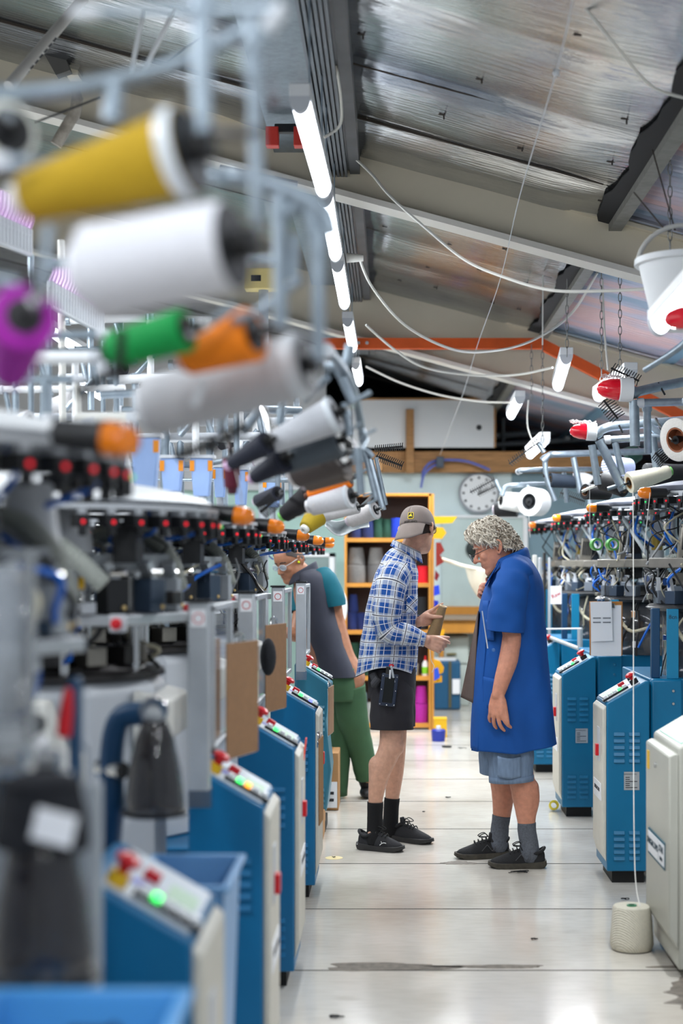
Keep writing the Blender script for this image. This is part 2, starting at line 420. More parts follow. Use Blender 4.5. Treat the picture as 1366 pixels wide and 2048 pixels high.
RL = [((1133, 714, 8.6), (1116, 772, 9.75), 'lit batten lamp hung on chains before the sloping orange beam'),
      ((1040, 797, 10.6), (1022, 830, 11.7), 'small lit batten lamp hung against the dark roof void'),
      ((1090, 880, 10.2), (1060, 908, 11.2), 'lit batten lamp hung low over the wooden wall beam'),
      ((1400, 560, 4.85), (1316, 652, 5.3), 'large lit batten lamp beside the white bucket'),
      ((1262, 745, 8.2), (1197, 792, 9.3), 'lit batten lamp half hidden behind the middle red beacon')]
for a, b, l in RL: lamp(at(*a), at(*b), l, .075, 26)
# unseen battens added for fill light over the side rows and behind the camera
for i, (x, y) in enumerate([(-2.2, 2.2), (-2.2, 4.6), (-2.2, 7.0), (-2.2, 9.6), (-4.4, 4.6), (-4.4, 9.0), (-.28, 2.6), (-.28, .2), (1.5, .4), (1.5, 3.0), (1.2, -1.5), (-2.2, -.6), (-1.1, -1.8)]):
    lamp((x, y, 3.0), (x, y + 1.2, 3.0), 'lit batten lamp added for fill light above the %s, out of view' % ['far left machines', 'camera'][i >= 6], power=[62, 62, 56, 50, 40, 40, 6, 16, 12, 6, 26, 46, 40][i])

lamp((-.15, 13.2, 3.47), (1.05, 13.21, 3.146), 'lit batten lamp added unseen behind the cream rafter to brighten the back wall, left one', .06, 85)  # added pair hidden by the rafter, there to brighten the back wall
lamp((1.25, 13.2, 3.10), (2.4, 13.21, 2.79), 'lit batten lamp added unseen behind the cream rafter to brighten the back wall, right one', .06, 60)
lamp((-2.6, 12.2, 3.0), (-2.6, 13.4, 3.0), 'lit batten lamp added for fill light over the far end of the second machine row', .062, 70)  # extra lamp added to lift the far left background
# chains, cords
chm = mat('chain_steel', (120, 120, 118), .4, .8)
def chain(px, py0, py1, Y, label):
    a, b = at(px, py0, Y), at(px, py1, Y); n = max(4, int((a - b).length / .045)); mb = MB()
    for k in range(n):
        c = a.lerp(b, (k + .5) / n); h = (a - b).length / n * .62; u = X_ if k % 2 else Y_
        pts = [c + u * (.009 * math.cos(t)) + Z_ * (h * math.sin(t)) for t in [2 * PI * j / 8 for j in range(9)]]
        mb.tube(pts, .0022, 4, False)
    tag(mb.build('chain', chm, loc=a), label, 'chain', 'lamp chains')
chain(1134, 560, 712, 8.6, 'steel chain holding the batten lamp by the sloping orange beam')
chain(1240, 405, 735, 8.2, 'long steel chain down to the batten behind the middle red beacon')
chain(1203, 540, 770, 8.6, 'steel chain left of the long one, beside a white cord')
chain(1340, 220, 590, 6.3, 'steel chain crossing in front of the white bucket')
chain(1063, 690, 800, 10.6, 'thin chain above the small batten by the dark roof void')
chain(1085, 690, 885, 10.2, 'thin chain above the low batten over the wooden beam')
cordm = mat('white_cord', (226, 224, 216), .5)
def cord(pts, r, label, m=cordm, nm='cord', cat='cord', k=8, grp='hanging cords'):
    P_ = smooth_pts([at(*q) for q in pts], k)
    return tag(MB().tube(P_, r, 6).build(nm, m, loc=P_[0]), label, cat, grp)
cord([(718, 515, 8.0), (745, 575, 8.1), (810, 650, 8.3), (900, 697, 8.6), (975, 703, 8.9), (1060, 683, 9.2), (1140, 630, 9.3), (1195, 545, 9.0)], .008, 'thick white cable swagging across the aisle below the cream beam')
cord([(680, 290, 7.4), (740, 345, 7.3), (780, 392, 7.2), (850, 455, 7.0), (930, 520, 6.8), (1010, 555, 6.6), (1100, 580, 6.4), (1200, 582, 6.3), (1340, 575, 6.2)], .007, 'white cable from the channel to the lamp by the bucket')
cord([(732, 650, 9.6), (790, 700, 9.8), (850, 735, 10.0), (940, 750, 10.2), (1030, 750, 10.0), (1105, 735, 9.0)], .008, 'white cable swagging under the orange beam to a hung lamp')
cord([(732, 733, 11.0), (800, 765, 11.2), (880, 790, 11.2), (960, 803, 11.0), (1022, 805, 10.8)], .008, 'lowest white cable drooping towards the small far lamp')
cord([(1205, 560, 8.6), (1209, 660, 8.6), (1216, 740, 8.6)], .006, 'white cord hanging straight beside a chain')
cord([(1057, 800, 10.2), (1055, 850, 10.2), (1068, 890, 10.2)], .006, 'white cord looping down to the low batten lamp')
cord([(690, 80, 6.2), (735, 100, 6.3), (755, 75, 6.4), (790, 15, 6.6)], .006, 'loose white cord end by the socket near the top', grp=None)
cord([(672, 130, 6.0), (682, 200, 6.1), (680, 250, 6.2), (648, 275, 6.2)], .006, 'white flex looping from the channel to the nearest lamp', grp=None)
sk = at(676, 82, 6.1)
mb = MB(); mb.obox(sk, X_, Y_, Z_, .045, .03, .05); tag(mb.build('socket_box', white, loc=sk, bevel=.01), 'white plug box on the steel channel near the top of the picture', 'socket')
sk = at(708, 516, 8.0)
mb = MB(); mb.cyl(sk - X_ * .04, sk + X_ * .05, .026, .018); tag(mb.build('cable_plug', cordm, loc=sk), 'white cable plug beside the third lamp of the aisle row', 'plug')
thread = mat('nylon_line', (205, 208, 212), .4)
cord([(1150, -20, 4.3), (1112, 145, 5.0), (1040, 390, 6.5), (1000, 560, 8.0), (955, 690, 10.0), (925, 790, 12.0), (880, 910, 14.0)], .0022, 'taut thin line running from near ceiling down to the timber beam', thread, 'guy_line', 'line', grp=None)
kn = at(1112, 145, 5.0); tag(MB().ell(kn, .012, .012, .014).build('knot', thread, loc=kn), 'round knot on the taut thin line below the foil ceiling', 'knot')
cord([(1150, -10, 5.0), (1230, 90, 5.0), (1300, 170, 5.2), (1366, 195, 5.4)], .006, 'white cord crossing the upper right corner of the foil', grp=None)
# bucket
bc = at(1372, 530, 5.6); t = thing('bucket', 'white plastic bucket hung from wires under the skylight', 'bucket', bc)
rT = .18; hB = .235
mb = MB(); mb.lathe([(0, -hB), (rT * .66, -hB), (rT * .97, 0), (rT * 1.06, 0), (rT * 1.06, .022), (rT * .94, .022), (rT * .63, -hB + .01), (0, -hB + .01)], bc, n=40); mb.build('pail', white, t)
mb = MB(); mb.tube([bc + V((rT * 1.0 * math.cos(a), 0, .15 * math.sin(a))) for a in [PI * k / 16 for k in range(17)]], .009, 8); mb.build('handle', offw, t)
wirem = mat('dark_wire', (60, 48, 40), .5, .5)
for (q0, lb) in (((1268, 385, 5.9), 'left'), ((1305, 300, 5.9), 'right')):
    mb = MB(); mb.cyl(at(*q0), at(1330 + (lb == 'right') * 20, 460, 5.6), .003, n=6); tag(mb.build('wire', wirem, loc=at(*q0)), 'dark wire holding up the bucket, %s one of two' % lb, 'wire')

# ---- back of the room
YB = 16.2
t = thing('whiteboard', 'long white board with a knot hole above the timber beam', 'board', at(850, 900, YB))
mb = MB(); a, b = at(705, 895, YB), at(988, 800, YB); mb.bx(a.x, b.x, YB + .0, YB + .03, a.z, b.z); mb.build('sheet', white, t)
mb = MB(); mb.bx(a.x, b.x + .02, YB - .01, YB + .04, b.z, b.z + .02); mb.bx(b.x, b.x + .02, YB - .01, YB + .04, a.z, b.z); mb.build('frame', timber, t)
c = at(958, 855, YB); mb = MB(); mb.cyl(c - Y_ * .004, c + Y_ * .002, .03); mb.build('hole', black, t)
mb = MB(); a, b = at(812, 946, 16.1), at(828, 818, 16.1); mb.bx(a.x, b.x, 16.1, 16.19, a.z, b.z); tag(mb.build('timber_post', timber, loc=a, bevel=.005), 'upright wooden batten in front of the white board', 'post')
# clock
cc = at(958, 986, 16.32); t = thing('wall_clock', 'round white wall clock on the pale back wall', 'clock', cc)
mb = MB(); mb.lathe([(0, 0), (.20, 0), (.218, .01), (.222, .03), (.222, .06)], cc + Y_ * .05, (0, -1, 0), 40); mb.build('case', lgrey, t)
mb = MB(); mb.cyl(cc + Y_ * .02, cc + Y_ * .015, .198, n=40); mb.build('dial', white, t)
for k in range(12):
    a = PI * k / 6; q = cc + V((math.sin(a) * .168, .012, math.cos(a) * .168)); mb = MB(); mb.obox(q, X_, Z_, Y_, .012, .012, .003); mb.build('hour_mark', ink, t)
mb = MB(); mb.tube([cc + Y_ * .008, cc + V((.10, .008, .06))], .005, 6); mb.build('hand', black, t)
mb = MB(); mb.tube([cc + Y_ * .008, cc + V((.03, .008, .09))], .006, 6); mb.build('hand', black, t)
# bookcase
wood = mat('orange_wood', (196, 134, 52), .45, noise_amt=.12, noise_scale=6, stretch=(1, 1, .2))
dkback = mat('dark_backboard', (68, 54, 50), .7)
YS0, YS1 = 13.55, 13.95
xl, xr = at(689, 0, 13.6).x, at(862, 0, 13.6).x
def zz(py): return H - (py - VY) / (F / 13.6)
t = thing('bookcase', 'tall orange wood shelf unit holding yarn cones by the back wall', 'shelf unit', ((xl + xr) / 2, YS0, 0))
for x in (xl, xr - .022, xr + .004): MB().bx(x, x + .022, YS0, YS1, 0, zz(988)).build('side_panel', wood, t)
MB().bx(xl, xr, YS0, YS1, zz(992), zz(987)).build('top_panel', wood, t)
SH = [1080, 1170, 1264, 1356, 1450]
for y in SH: MB().bx(xl + .022, xr - .022, YS0 + .01, YS1, zz(y + 4), zz(y - 4)).build('shelf', wood, t)
MB().bx(xl, xr, YS1 - .02, YS1, .05, zz(990)).build('back_panel', dkback, t)
def upcone(px, row, w, h, col, label, cn, dy=.12, top=.62):
    z0 = zz(SH[row] - 4); s = F / 13.6; c = V(((px - VX) / s, YS0 + dy, z0)); r = w / s / 2; hh = h / s
    m = mat('yarn_' + cn, col, .85, wave=.25, wave_scale=180, noise_amt=.1, noise_scale=60)
    mb = MB(); mb.lathe([(r * .2, 0), (r * .97, 0), (r, hh * .05), (r * top * 1.03, hh * .97), (r * top * .95, hh), (r * .25, hh), (r * .22, hh * .97), (0, hh * .9)], c, n=22)
    return tag(mb.build('yarn_cone', m, loc=c), label, 'yarn cone', 'yarn cones in the bookcase')
K = [(712, 0, 24, 36, (30, 44, 92), 'navy yarn cone at the left end of the top shelf', 'navy', .9), (736, 0, 26, 38, (34, 52, 100), 'second navy yarn cone on the top shelf', 'navy', .9),
     (757, 0, 22, 40, (24, 66, 52), 'green yarn cone on the top shelf beside navy ones', 'dgreen', .85), (775, 0, 22, 38, (28, 72, 58), 'green yarn cone next to the bright blue one', 'dgreen', .85),
     (797, 0, 32, 40, (28, 62, 196), 'bright blue yarn cone behind the cap on the top shelf', 'bblue', .92),
     (712, 1, 42, 36, (112, 110, 108), 'lower left grey yarn cone of the grey stack', 'greyw', .95), (752, 1, 36, 36, (100, 98, 98), 'lower right grey yarn cone of the grey stack', 'greyd', .95),
     (846, 1, 26, 34, (222, 26, 44), 'red yarn cone on the right of the middle shelf', 'red', .85),
     (704, 2, 26, 36, (22, 40, 96), 'lower navy yarn cone on the third shelf', 'navy2', .85), (722, 2, 24, 34, (20, 34, 84), 'navy yarn cone hidden next to another on third shelf', 'navy2', .85),
     (842, 2, 30, 66, (30, 32, 36), 'black yarn cone behind the front of the plaid shirt', 'black', .8), (825, 2, 26, 60, (34, 36, 40), 'dark grey yarn cone behind the plaid shirt', 'dkg', .8),
     (843, 4, 30, 38, (178, 40, 160), 'lower magenta yarn package on the bottom shelf', 'magenta', .95),
     (720, 4, 30, 60, (120, 150, 158), 'pale blue yarn cone at bottom left of the bookcase', 'paleb', .9), (745, 4, 26, 40, (170, 172, 170), 'pale grey yarn cone on the bottom shelf', 'paleg', .9),
     (706, 3, 30, 66, (22, 62, 44), 'dark green yarn cone on the fourth shelf', 'dgreen2', .8), (735, 3, 30, 60, (24, 60, 46), 'second dark green yarn cone on the fourth shelf', 'dgreen2', .8),
     (826, 3, 22, 24, (170, 168, 166), 'small white tub on the fourth shelf', 'paleg', 1.0)]
for q in K: upcone(*q[:-1], top=q[-1])
for px, row, w, z1, col, lb, cn in ((712, 1, 38, 36, (122, 120, 116), 'upper left grey yarn cone of the grey stack', 'greyw'), (752, 1, 34, 36, (118, 116, 112), 'upper right grey yarn cone of the grey stack', 'greyw'),
                                    (706, 2, 22, 36, (24, 42, 100), 'tall navy yarn cone on top of another on third shelf', 'navy2'), (843, 4, 27, 38, (186, 60, 170), 'upper magenta yarn package on the bottom shelf', 'magenta')):
    o = upcone(px, row, w, 34, col, lb, cn, top=.72); o.location.z += z1 / (F / 13.6) + .004
bt = V(((851 - VX) / (F / 13.6), YS0 + .1, zz(SH[3] - 4))); t = thing('glue_bottle', 'white squeeze bottle with red cap and green label on the fourth shelf', 'bottle', bt)
MB().lathe([(0, 0), (.03, 0), (.03, .11), (.012, .14), (0, .14)], bt, n=16).build('bottle', white, t); MB().lathe([(.012, .14), (.008, .18), (0, .18)], bt, n=12).build('cap', red, t)
MB().lathe([(.0312, .02), (.0312, .08)], bt, n=16).build('label_band', mat('lime', (130, 210, 40), .5), t)
# felt cut-outs along the side of the bookcase
def flag(pts, Y, rgb, label, nm='fabric_sample'):
    m = mat('felt_%d_%d_%d' % rgb, rgb, .9, bump=.2, bump_scale=200)
    P_ = [at(x, y, Y) for x, y in pts]
    tag(MB().prism(P_, (0, .02, 0)).build(nm, m, loc=P_[0], smooth=False), label, 'fabric sample', 'fabric samples beside the bookcase')
flag([(866, 1033), (915, 1033), (905, 1046), (866, 1048)], 13.5, (196, 160, 10), 'mustard felt wedge at the top beside the bookcase')
flag([(866, 1054), (886, 1055), (893, 1066), (884, 1078), (866, 1077)], 13.5, (206, 156, 12), 'mustard felt piece just right of the cap')
flag([(872, 1085), (881, 1085), (889, 1101), (880, 1110), (888, 1124), (872, 1134)], 13.5, (126, 34, 26), 'rust red felt piece under the mustard ones')
flag([(871, 1140), (879, 1150), (874, 1162), (869, 1158)], 13.5, (110, 20, 30), 'small dark red felt scrap in the row')
flag([(868, 1172), (878, 1170), (880, 1188), (868, 1192)], 13.5, (30, 60, 190), 'bright blue felt scrap below the red ones')
flag([(868, 1200), (877, 1202), (876, 1214), (868, 1216)], 13.5, (20, 40, 160), 'lower blue felt scrap near the held cone')
flag([(878, 1262), (890, 1258), (888, 1270), (878, 1276)], 13.5, (222, 160, 20), 'yellow felt scrap behind the worker\'s hands')
flag([(868, 1318), (880, 1322), (888, 1335), (886, 1345), (875, 1350), (884, 1352), (884, 1364), (868, 1366)], 13.3, (218, 158, 16), 'yellow cloth bundle against the blue bin')
flag([(868, 1338), (876, 1335), (880, 1355), (868, 1362)], 13.25, (40, 80, 200), 'blue cloth lying over the yellow bundle')
# bench and cabinets
t = thing('workbench', 'orange wood workbench with grey top against the back wall', 'bench', at(930, 1400, 15.9))
a, b = at(880, 1266, 15.7), at(1120, 1240, 15.7); MB().bx(a.x, b.x, 15.7, 16.35, a.z, b.z).build('apron', wood, t)
a2, b2 = at(872, 1240, 15.65), at(1120, 1233, 15.65); MB().bx(a2.x, b2.x, 15.65, 16.35, a2.z, b2.z).build('top', mat('bench_top', (150, 134, 116), .5), t)
a2, b2 = at(872, 1233, 16.3), at(1120, 1213, 16.3); MB().bx(a2.x, b2.x, 16.28, 16.36, a2.z, b2.z).build('backboard', wood, t)
MB().bx(a.x + .85, a.x + .90, 15.75, 16.3, 0, a.z).build('leg', wood, t); MB().bx(a.x - .0, a.x + .04, 15.75, 16.3, 0, a.z).build('leg', wood, t)
t = thing('filing_cabinet', 'pale grey drawer cabinet under the workbench', 'cabinet', at(915, 1440, 15.9))
a, b = at(886, 1440, 15.9), at(938, 1272, 15.9); MB().bx(a.x, b.x, 15.9, 16.3, 0.0, b.z).build('carcass', mat('pale_grey_green', (196, 206, 200), .5), t, bevel=.01)
d = MB().bx(a.x + .01, b.x - .01, 15.88, 15.9, .45, b.z - .02).build('drawer', mat('pale_grey_green', (196, 206, 200), .5), t, bevel=.004)
q = at(903, 1308, 15.86); MB().bx(q.x - .05, q.x + .05, 15.855, 15.88, q.z - .008, q.z + .008).build('handle', mat('brass', (150, 140, 90), .4, .6), d)
t = thing('storage_bin', 'dark blue bin with a brown strap in front of the pale cabinet', 'bin', at(898, 1402, 15.4))
binm = mat('petrol_plastic', (28, 82, 118), .5)
a, b = at(868, 1412, 15.4), at(921, 1322, 15.4); a.z = .003
MB().bx(a.x, b.x, 15.4, 15.75, .003, b.z).build('bin_body', binm, t, bevel=.02)
q = at(900, 1360, 15.39); MB().bx(q.x - .014, q.x + .014, 15.385, 15.4, a.z + .02, b.z).build('strap', mat('olive_strap', (86, 82, 56), .7), t)
q = at(913, 1370, 15.39); MB().bx(q.x - .042, q.x + .035, 15.38, 15.4, q.z - .09, q.z + .06).build('paper_note', paper, t)
q = at(892, 1314, 15.5); MB().bx(q.x - .12, q.x + .1, 15.45, 15.7, b.z, b.z + .02).build('lid', white, t)
t = thing('yellow_crate', 'small yellow box on the floor behind the bookcase corner', 'box', at(882, 1430, 12.9))
q = at(882, 1428, 13.0); MB().bx(q.x - .06, q.x + .05, 12.95, 13.1, 0.0, .15).build('crate_body', yellow, t, bevel=.005); MB().bx(q.x - .062, q.x + .052, 12.948, 13.102, .15, .165).build('rim', yellow, t)
t = thing('blue_tub', 'small blue tub on the floor by the yellow box', 'tub', at(877, 1440, 12.7))
q = at(877, 1438, 12.7); MB().lathe([(0, 0), (.055, 0), (.062, .09), (.05, .1), (0, .1)], V((q.x, 12.7, 0)), n=20).build('tub', mat('royal_blue', (30, 50, 150), .4), t); MB().lathe([(.02, .1), (.018, .13), (0, .13)], V((q.x, 12.7, 0)), n=12).build('cap', white, t)
# notice panel with fan + cloth
t = thing('notice_board', 'large pale panel below the clock on the back wall', 'board', at(965, 1200, 16.36))
a, b = at(884, 1213, 16.35), at(1046, 1036, 16.35); MB().bx(a.x, b.x, 16.35, 16.38, a.z, b.z).build('sheet', mat('pale_mesh', (186, 202, 200), .5, noise_amt=.06, noise_scale=5), t)
for x0, x1, z0, z1 in ((a.x - .02, b.x + .03, b.z, b.z + .03), (b.x, b.x + .05, a.z, b.z)): MB().bx(x0, x1, 16.32, 16.39, z0, z1).build('frame', white, t)
c = at(950, 1098, 16.3); t = thing('wall_fan', 'dark round fan on the pale panel behind the glasses', 'fan', c)
MB().lathe([(0, .02), (.03, .03), (.09, .01), (.1, -.02), (0, -.02)], c, (0, -1, 0), 28).build('cage', mat('dark_green_black', (34, 44, 42), .5), t); MB().lathe([(0, .05), (.03, .045), (.03, 0)], c, (0, -1, 0), 16).build('hub', black, t)
cloth = mat('cream_cloth', (224, 218, 200), .85, bump=.2, bump_scale=80)
P_ = [at(888, 1120, 13.6), at(915, 1128, 13.6), at(938, 1137, 13.6)]
def clothf(u, v):
    top = at(930, 1133, 13.5).lerp(at(1000, 1145, 13.3), u); bot = at(958, 1196, 13.5).lerp(at(1000, 1200, 13.3), u)
    q = top.lerp(bot, v); q.y += .03 * math.sin(u * 9 + v * 2); q.x -= .02 * math.sin(v * PI) * (1 - u); return q
t = thing('hanging_cloth', 'cream cloth slung on a rope behind the older worker\'s chin', 'cloth', at(938, 1137, 13.5))
MB().grid(clothf, 20, 16).build('drape', cloth, t, solid=.006); MB().tube(smooth_pts([at(884, 1118, 13.7), at(905, 1125, 13.6), at(935, 1134, 13.5), at(1000, 1146, 13.3)]), .016, 8).build('rope', cloth, t)
# blue hose over the timber beam
cord([(845, 960, 16.15), (848, 940, 16.1), (870, 922, 16.1), (930, 922, 16.1), (980, 940, 16.1)], .014, 'blue air hose looped along the timber beam', mat('violet_hose', (96, 110, 190), .4), 'air_hose', 'hose', grp=None)
cord([(842, 975, 16.1), (848, 950, 16.05), (862, 935, 16.05), (880, 925, 16.05)], .014, 'blue air hose hanging down from the beam clamp', mat('violet_hose', (96, 110, 190), .4), 'air_hose', 'hose', grp=None)
q = at(880, 925, 16.05); tag(MB().bx(q.x - .04, q.x + .04, 15.98, 16.2, q.z - .05, q.z + .06).build('hose_clamp', slate, loc=q, bevel=.006), 'dark clamp fixing the blue hose to the timber beam', 'clamp')
# cartons on floor
def carton(px, pyb, w, h, Y, label, d=.3, note=True):
    q = at(px, pyb, Y); s = F / Y; t = thing('carton', label, 'box', (q.x, Y, 0), 'cardboard cartons')
    MB().bx(q.x, q.x + w / s, Y, Y + d, .002, h / s).build('carton_body', card, t, bevel=.004)
    MB().bx(q.x + w / s * .35, q.x + w / s * .6, Y - .002, Y + d + .002, h / s, h / s + .002).build('tape', mat('parcel_tape', (150, 110, 66), .3), t)
    if note:
        MB().bx(q.x + w / s * .2, q.x + w / s * .93, Y - .004, Y, h / s * .05, h / s * .5).build('paper_label', paper, t)
        for k in range(2): MB().bx(q.x + w / s * .4, q.x + w / s * .75, Y - .006, Y - .004, h / s * (.16 + .12 * k), h / s * (.21 + .12 * k)).build('print_line', ink, t)
carton(640, 1620, 37, 115, 9.1, 'tall brown carton with a white label by the rounded teal cabinet')
carton(628, 1680, 18, 50, 8.12, 'low brown carton tucked behind the blue cabinets', note=False)
# white window frame at back left
t = thing('glazed_cabinet', 'white framed glass cabinet left of the bookcase', 'cabinet', at(640, 1300, 15.6))
a, b = at(600, 1180, 15.6), at(668, 1106, 15.6)
for x0, x1, z0, z1 in ((a.x, b.x, b.z - .04, b.z), (b.x - .05, b.x, 0.0, b.z), (a.x, b.x, a.z, a.z + .04)): MB().bx(x0, x1, 15.6, 16.1, z0, z1).build('frame', white, t)
MB().bx(a.x, b.x - .05, 15.62, 15.65, 0.2, b.z - .04).build('pane', glassm('grey_pane', (150, 165, 165), .6), t)
q = at(682, 1215, 13.3); tag(MB().ell(q, .055, .03, .15, 16, 10).build('plastic_bag', mat('plastic_film', (222, 228, 230), .3), loc=q), 'white plastic bag hung beside the bookcase', 'bag')
# right far cupboards
for i, (x0, x1, y0, y1, Y) in enumerate(((1066, 1074, 1110, 1300, 12.2), (1077, 1084, 1115, 1300, 12.0), (1087, 1092, 1105, 1300, 11.9), (1097, 1102, 1115, 1300, 11.8))):
    a, b = at(x0, y1, Y), at(x1, y0, Y); tag(MB().bx(a.x, b.x, Y, Y + .06, 0, b.z).build('upright_profile', [offw, alu, black, alu][i], loc=(a.x, Y, 0), bevel=.006), ['cream', 'silver', 'black', 'last silver'][i] + ' upright guard profile behind the older worker\'s back', 'profile', 'upright profiles')
# roof void clutter
for i, (a, b, r, lb) in enumerate([((805, 792, 18.0), (1130, 800, 18.0), .03, 'upper white pipe across the roof void'), ((960, 820, 18.2), (1100, 816, 18.2), .02, 'short white pipe inside the roof void'),
                                   ((990, 872, 17.8), (1130, 862, 17.8), .035, 'grey pipe low in the roof void'), ((990, 890, 17.6), (1180, 878, 17.6), .03, 'lowest grey pipe in the roof void'),
                                   ((1007, 900, 17.7), (1007, 790, 17.7), .02, 'thin upright conduit right of the white board'), ((1135, 880, 17.5), (1137, 825, 17.5), .035, 'white upright pipe in the dark void')]):
    a, b = at(*a), at(*b); tag(MB().cyl(a, b, r).build('conduit', [white, white, grey, grey, grey, white][i], loc=a), lb, 'pipe', 'pipes in the roof void')
# ================= knitting machines =================
def cabinet(root, xf, sg, y0, body_m, door_m, w=.36, zl=.843, zh=.948, dep=.18, lit=((1, 'g'),), rounded=False, plate=False, louv_right=False):
    """control cabinet: front door faces the aisle, depth d runs away from it"""
    def q(d, y, z): return V((xf + sg * d, y0 + y, z))
    mb = MB(); prof = [(0, .06), (0, zl), (dep, zh), (dep + .02, zh), (dep + .02, .06)]
    if rounded: prof = [(0.02, .12), (-.004, .35), (.025, .62), (.0, zl - .03), (.015, zl), (dep, zh), (dep + .02, zh), (dep + .02, .12)]
    mb.prism([q(d, 0, z) for d, z in prof], (0, w, 0)); cab = mb.build('control_cabinet', body_m, root, bevel=.03 if rounded else .006)
    mb = MB(); mb.bx(*sorted((q(.03, 0, 0).x, q(dep, 0, 0).x)), y0 + .04, y0 + w - .02, .0, .06); mb.build('plinth', rubber, root)
    if not rounded:
        mb = MB(); mb.prism([q(-.018, .012, .16), q(-.018, .012, zl - .03), q(0, .012, zl - .012), q(0, .012, .1)], (0, w - .02, 0)); door = mb.build('front_door', door_m, root, bevel=.004)
        mb = MB(); mb.bx(*sorted((q(-.036, 0, 0).x, q(-.018, 0, 0).x)), y0 + .12, y0 + .16, .585, .64); lab(mb.build('switch_handle', red, door, bevel=.003), 'red switch handle')
        mb = MB(); mb.bx(*sorted((q(-.021, 0, 0).x, q(-.018, 0, 0).x)), y0 + .10, y0 + .18, .56, .72); mb.build('switch_plate', lgrey, door)
        mb = MB(); mb.bx(*sorted((q(-.021, 0, 0).x, q(-.018, 0, 0).x)), y0 + .06, y0 + .3, .38, .46); mb.build('maker_plate', paper, door)
        nx = V((sg * -1, 0, 0)); u = Y_ * (-1 if sg > 0 else 1)
        u = V((0, 0, 1)).cross(nx)
        text('SANGIACOMO', .026, q(-.0215, .18, .425), u, Z_, ink, 'lettering', door)
    # louvres on the side facing the camera
    groups = [(.575, .70), (.12, .24)]
    for (za, zb) in groups:
        mb = MB()
        for c0 in ((.032, .083), (.103, .154)):
            for k in range(5):
                z = za + (zb - za) * k / 4
                mb.prism([q(c0[0], 0, z - .009), q(c0[0], -.009, z - .007), q(c0[0], -.002, z + .009), q(c0[0], 0, z + .009)], q(c0[1], 0, 0) - q(c0[0], 0, 0))
        mb.build('louvre_panel', body_m, cab, bevel=.001)
    if plate:
        mb = MB(); mb.bx(*sorted((q(.08, 0, 0).x, q(.152, 0, 0).x)), y0 - .002, y0, .44, .525); pl = mb.build('rating_plate', alu, cab)
        cx_ = q(.116, -.0022, 0); text('SANGIACOMO', .009, V((cx_.x - .006, y0 - .0025, .514)), X_, Z_, ink, 'lettering', pl, .0003)
        mb = MB()
        for k in range(6): mb.bx(q(.087 if sg > 0 else .145, 0, 0).x, q(.087 if sg > 0 else .145, 0, 0).x + (.055 if k % 3 == 0 else .02), y0 - .0025, y0 - .002, .45 + .0095 * k, .4535 + .0095 * k)
        mb.build('print_line', ink, pl)
    # console
    a = q(0.006, 0, zl + .003); dirv = (q(dep, 0, zh) - q(0, 0, zl)); L = dirv.length; dirv.normalize()
    nrm = dirv.cross(Y_) if sg < 0 else Y_.cross(dirv)
    if nrm.z < 0: nrm = -nrm
    def c(t, y, n=0.0): return q(0, 0, zl) + dirv * (L * t) + Y_ * y + nrm * n
    mb = MB(); mb.obox(c(.47, w * .5, .003), dirv, Y_, nrm, L * .42, w * .44, .003); con = mb.build('console_panel', mat('console_plate', (186, 196, 206), .4, noise_amt=.05, noise_scale=40), root, bevel=.002)
    mb = MB(); mb.obox(c(.30, .062, .010), dirv, Y_, nrm, .068, .016, .005); mb.build('button_strip', black, con)
    litd = dict(lit)
    for k in range(5):
        t_ = .56 - k * .125
        m = {'g': btng, 'o': btno, 'b': btnb}.get(litd.get(k), btnw)
        mb = MB(); mb.obox(c(t_, .062, .019), dirv, Y_, nrm, .0095, .011, .008)
        o = mb.build('push_button', m, con, bevel=.002)
        if k in litd: lab(o, {'g': 'green lit push button', 'o': 'amber lit push button', 'b': 'blue lit push button'}[litd[k]])
    mb = MB(); mb.cyl(c(.80, .06, .005), c(.80, .06, .03), .02); mb.build('button_base', yellow if sg < 0 else black, con)
    mb = MB(); mb.lathe([(.010, 0), (.012, .012), (.024, .018), (.024, .028), (.012, .034), (0, .034)], c(.80, .06, .03), nrm, 20); lab(mb.build('emergency_button', red, con), 'red mushroom emergency button')
    mb = MB(); mb.obox(c(.58, .20, .014), dirv, Y_, nrm, .016, .012, .01); mb.build('rocker_switch', red, con, bevel=.002)
    mb = MB(); mb.obox(c(.84, .22, .016), dirv, Y_, nrm, .014, .014, .012); mb.build('key_switch', black, con, bevel=.002)
    mb = MB(); mb.obox(c(.70, .14, .0068), dirv, Y_, nrm, .03, .02, .0005); mb.build('display_label', mat('violet_label', (120, 124, 200), .4), con)
    mb = MB(); mb.obox(c(.25, .2, .0068), dirv, Y_, nrm, .03, .05, .0005); mb.build('legend_label', mat('green_label', (176, 206, 178), .5), con)
    return cab

def sensor_ring(root, cx, cy, z, R, a0, a1, n, sgn_lit=True, zr=.0):
    for k in range(n):
        a = a0 + (a1 - a0) * k / (n - 1); d = V((math.cos(a), math.sin(a), 0)); tn = V((-d.y, d.x, 0))
        c = V((cx, cy, z)) + d * R
        mb = MB(); mb.obox(c, tn, d, Z_, .017, .03, .016); mb.obox(c + d * .022 - Z_ * .024, tn, d, Z_, .008, .01, .014); s = mb.build('yarn_sensor', black, root, bevel=.002)
        mb = MB(); mb.obox(c + Z_ * .026 + d * .005, tn, d, Z_, .010, .016, .010); mb.build('sensor_clip', lgrey, s)
        mb = MB(); mb.ell(c + d * .031 - Z_ * .004, .005, .005, .005, 8, 6); mb.build('indicator_led', ledg if (k * 7) % 9 == 4 else ledr, s)

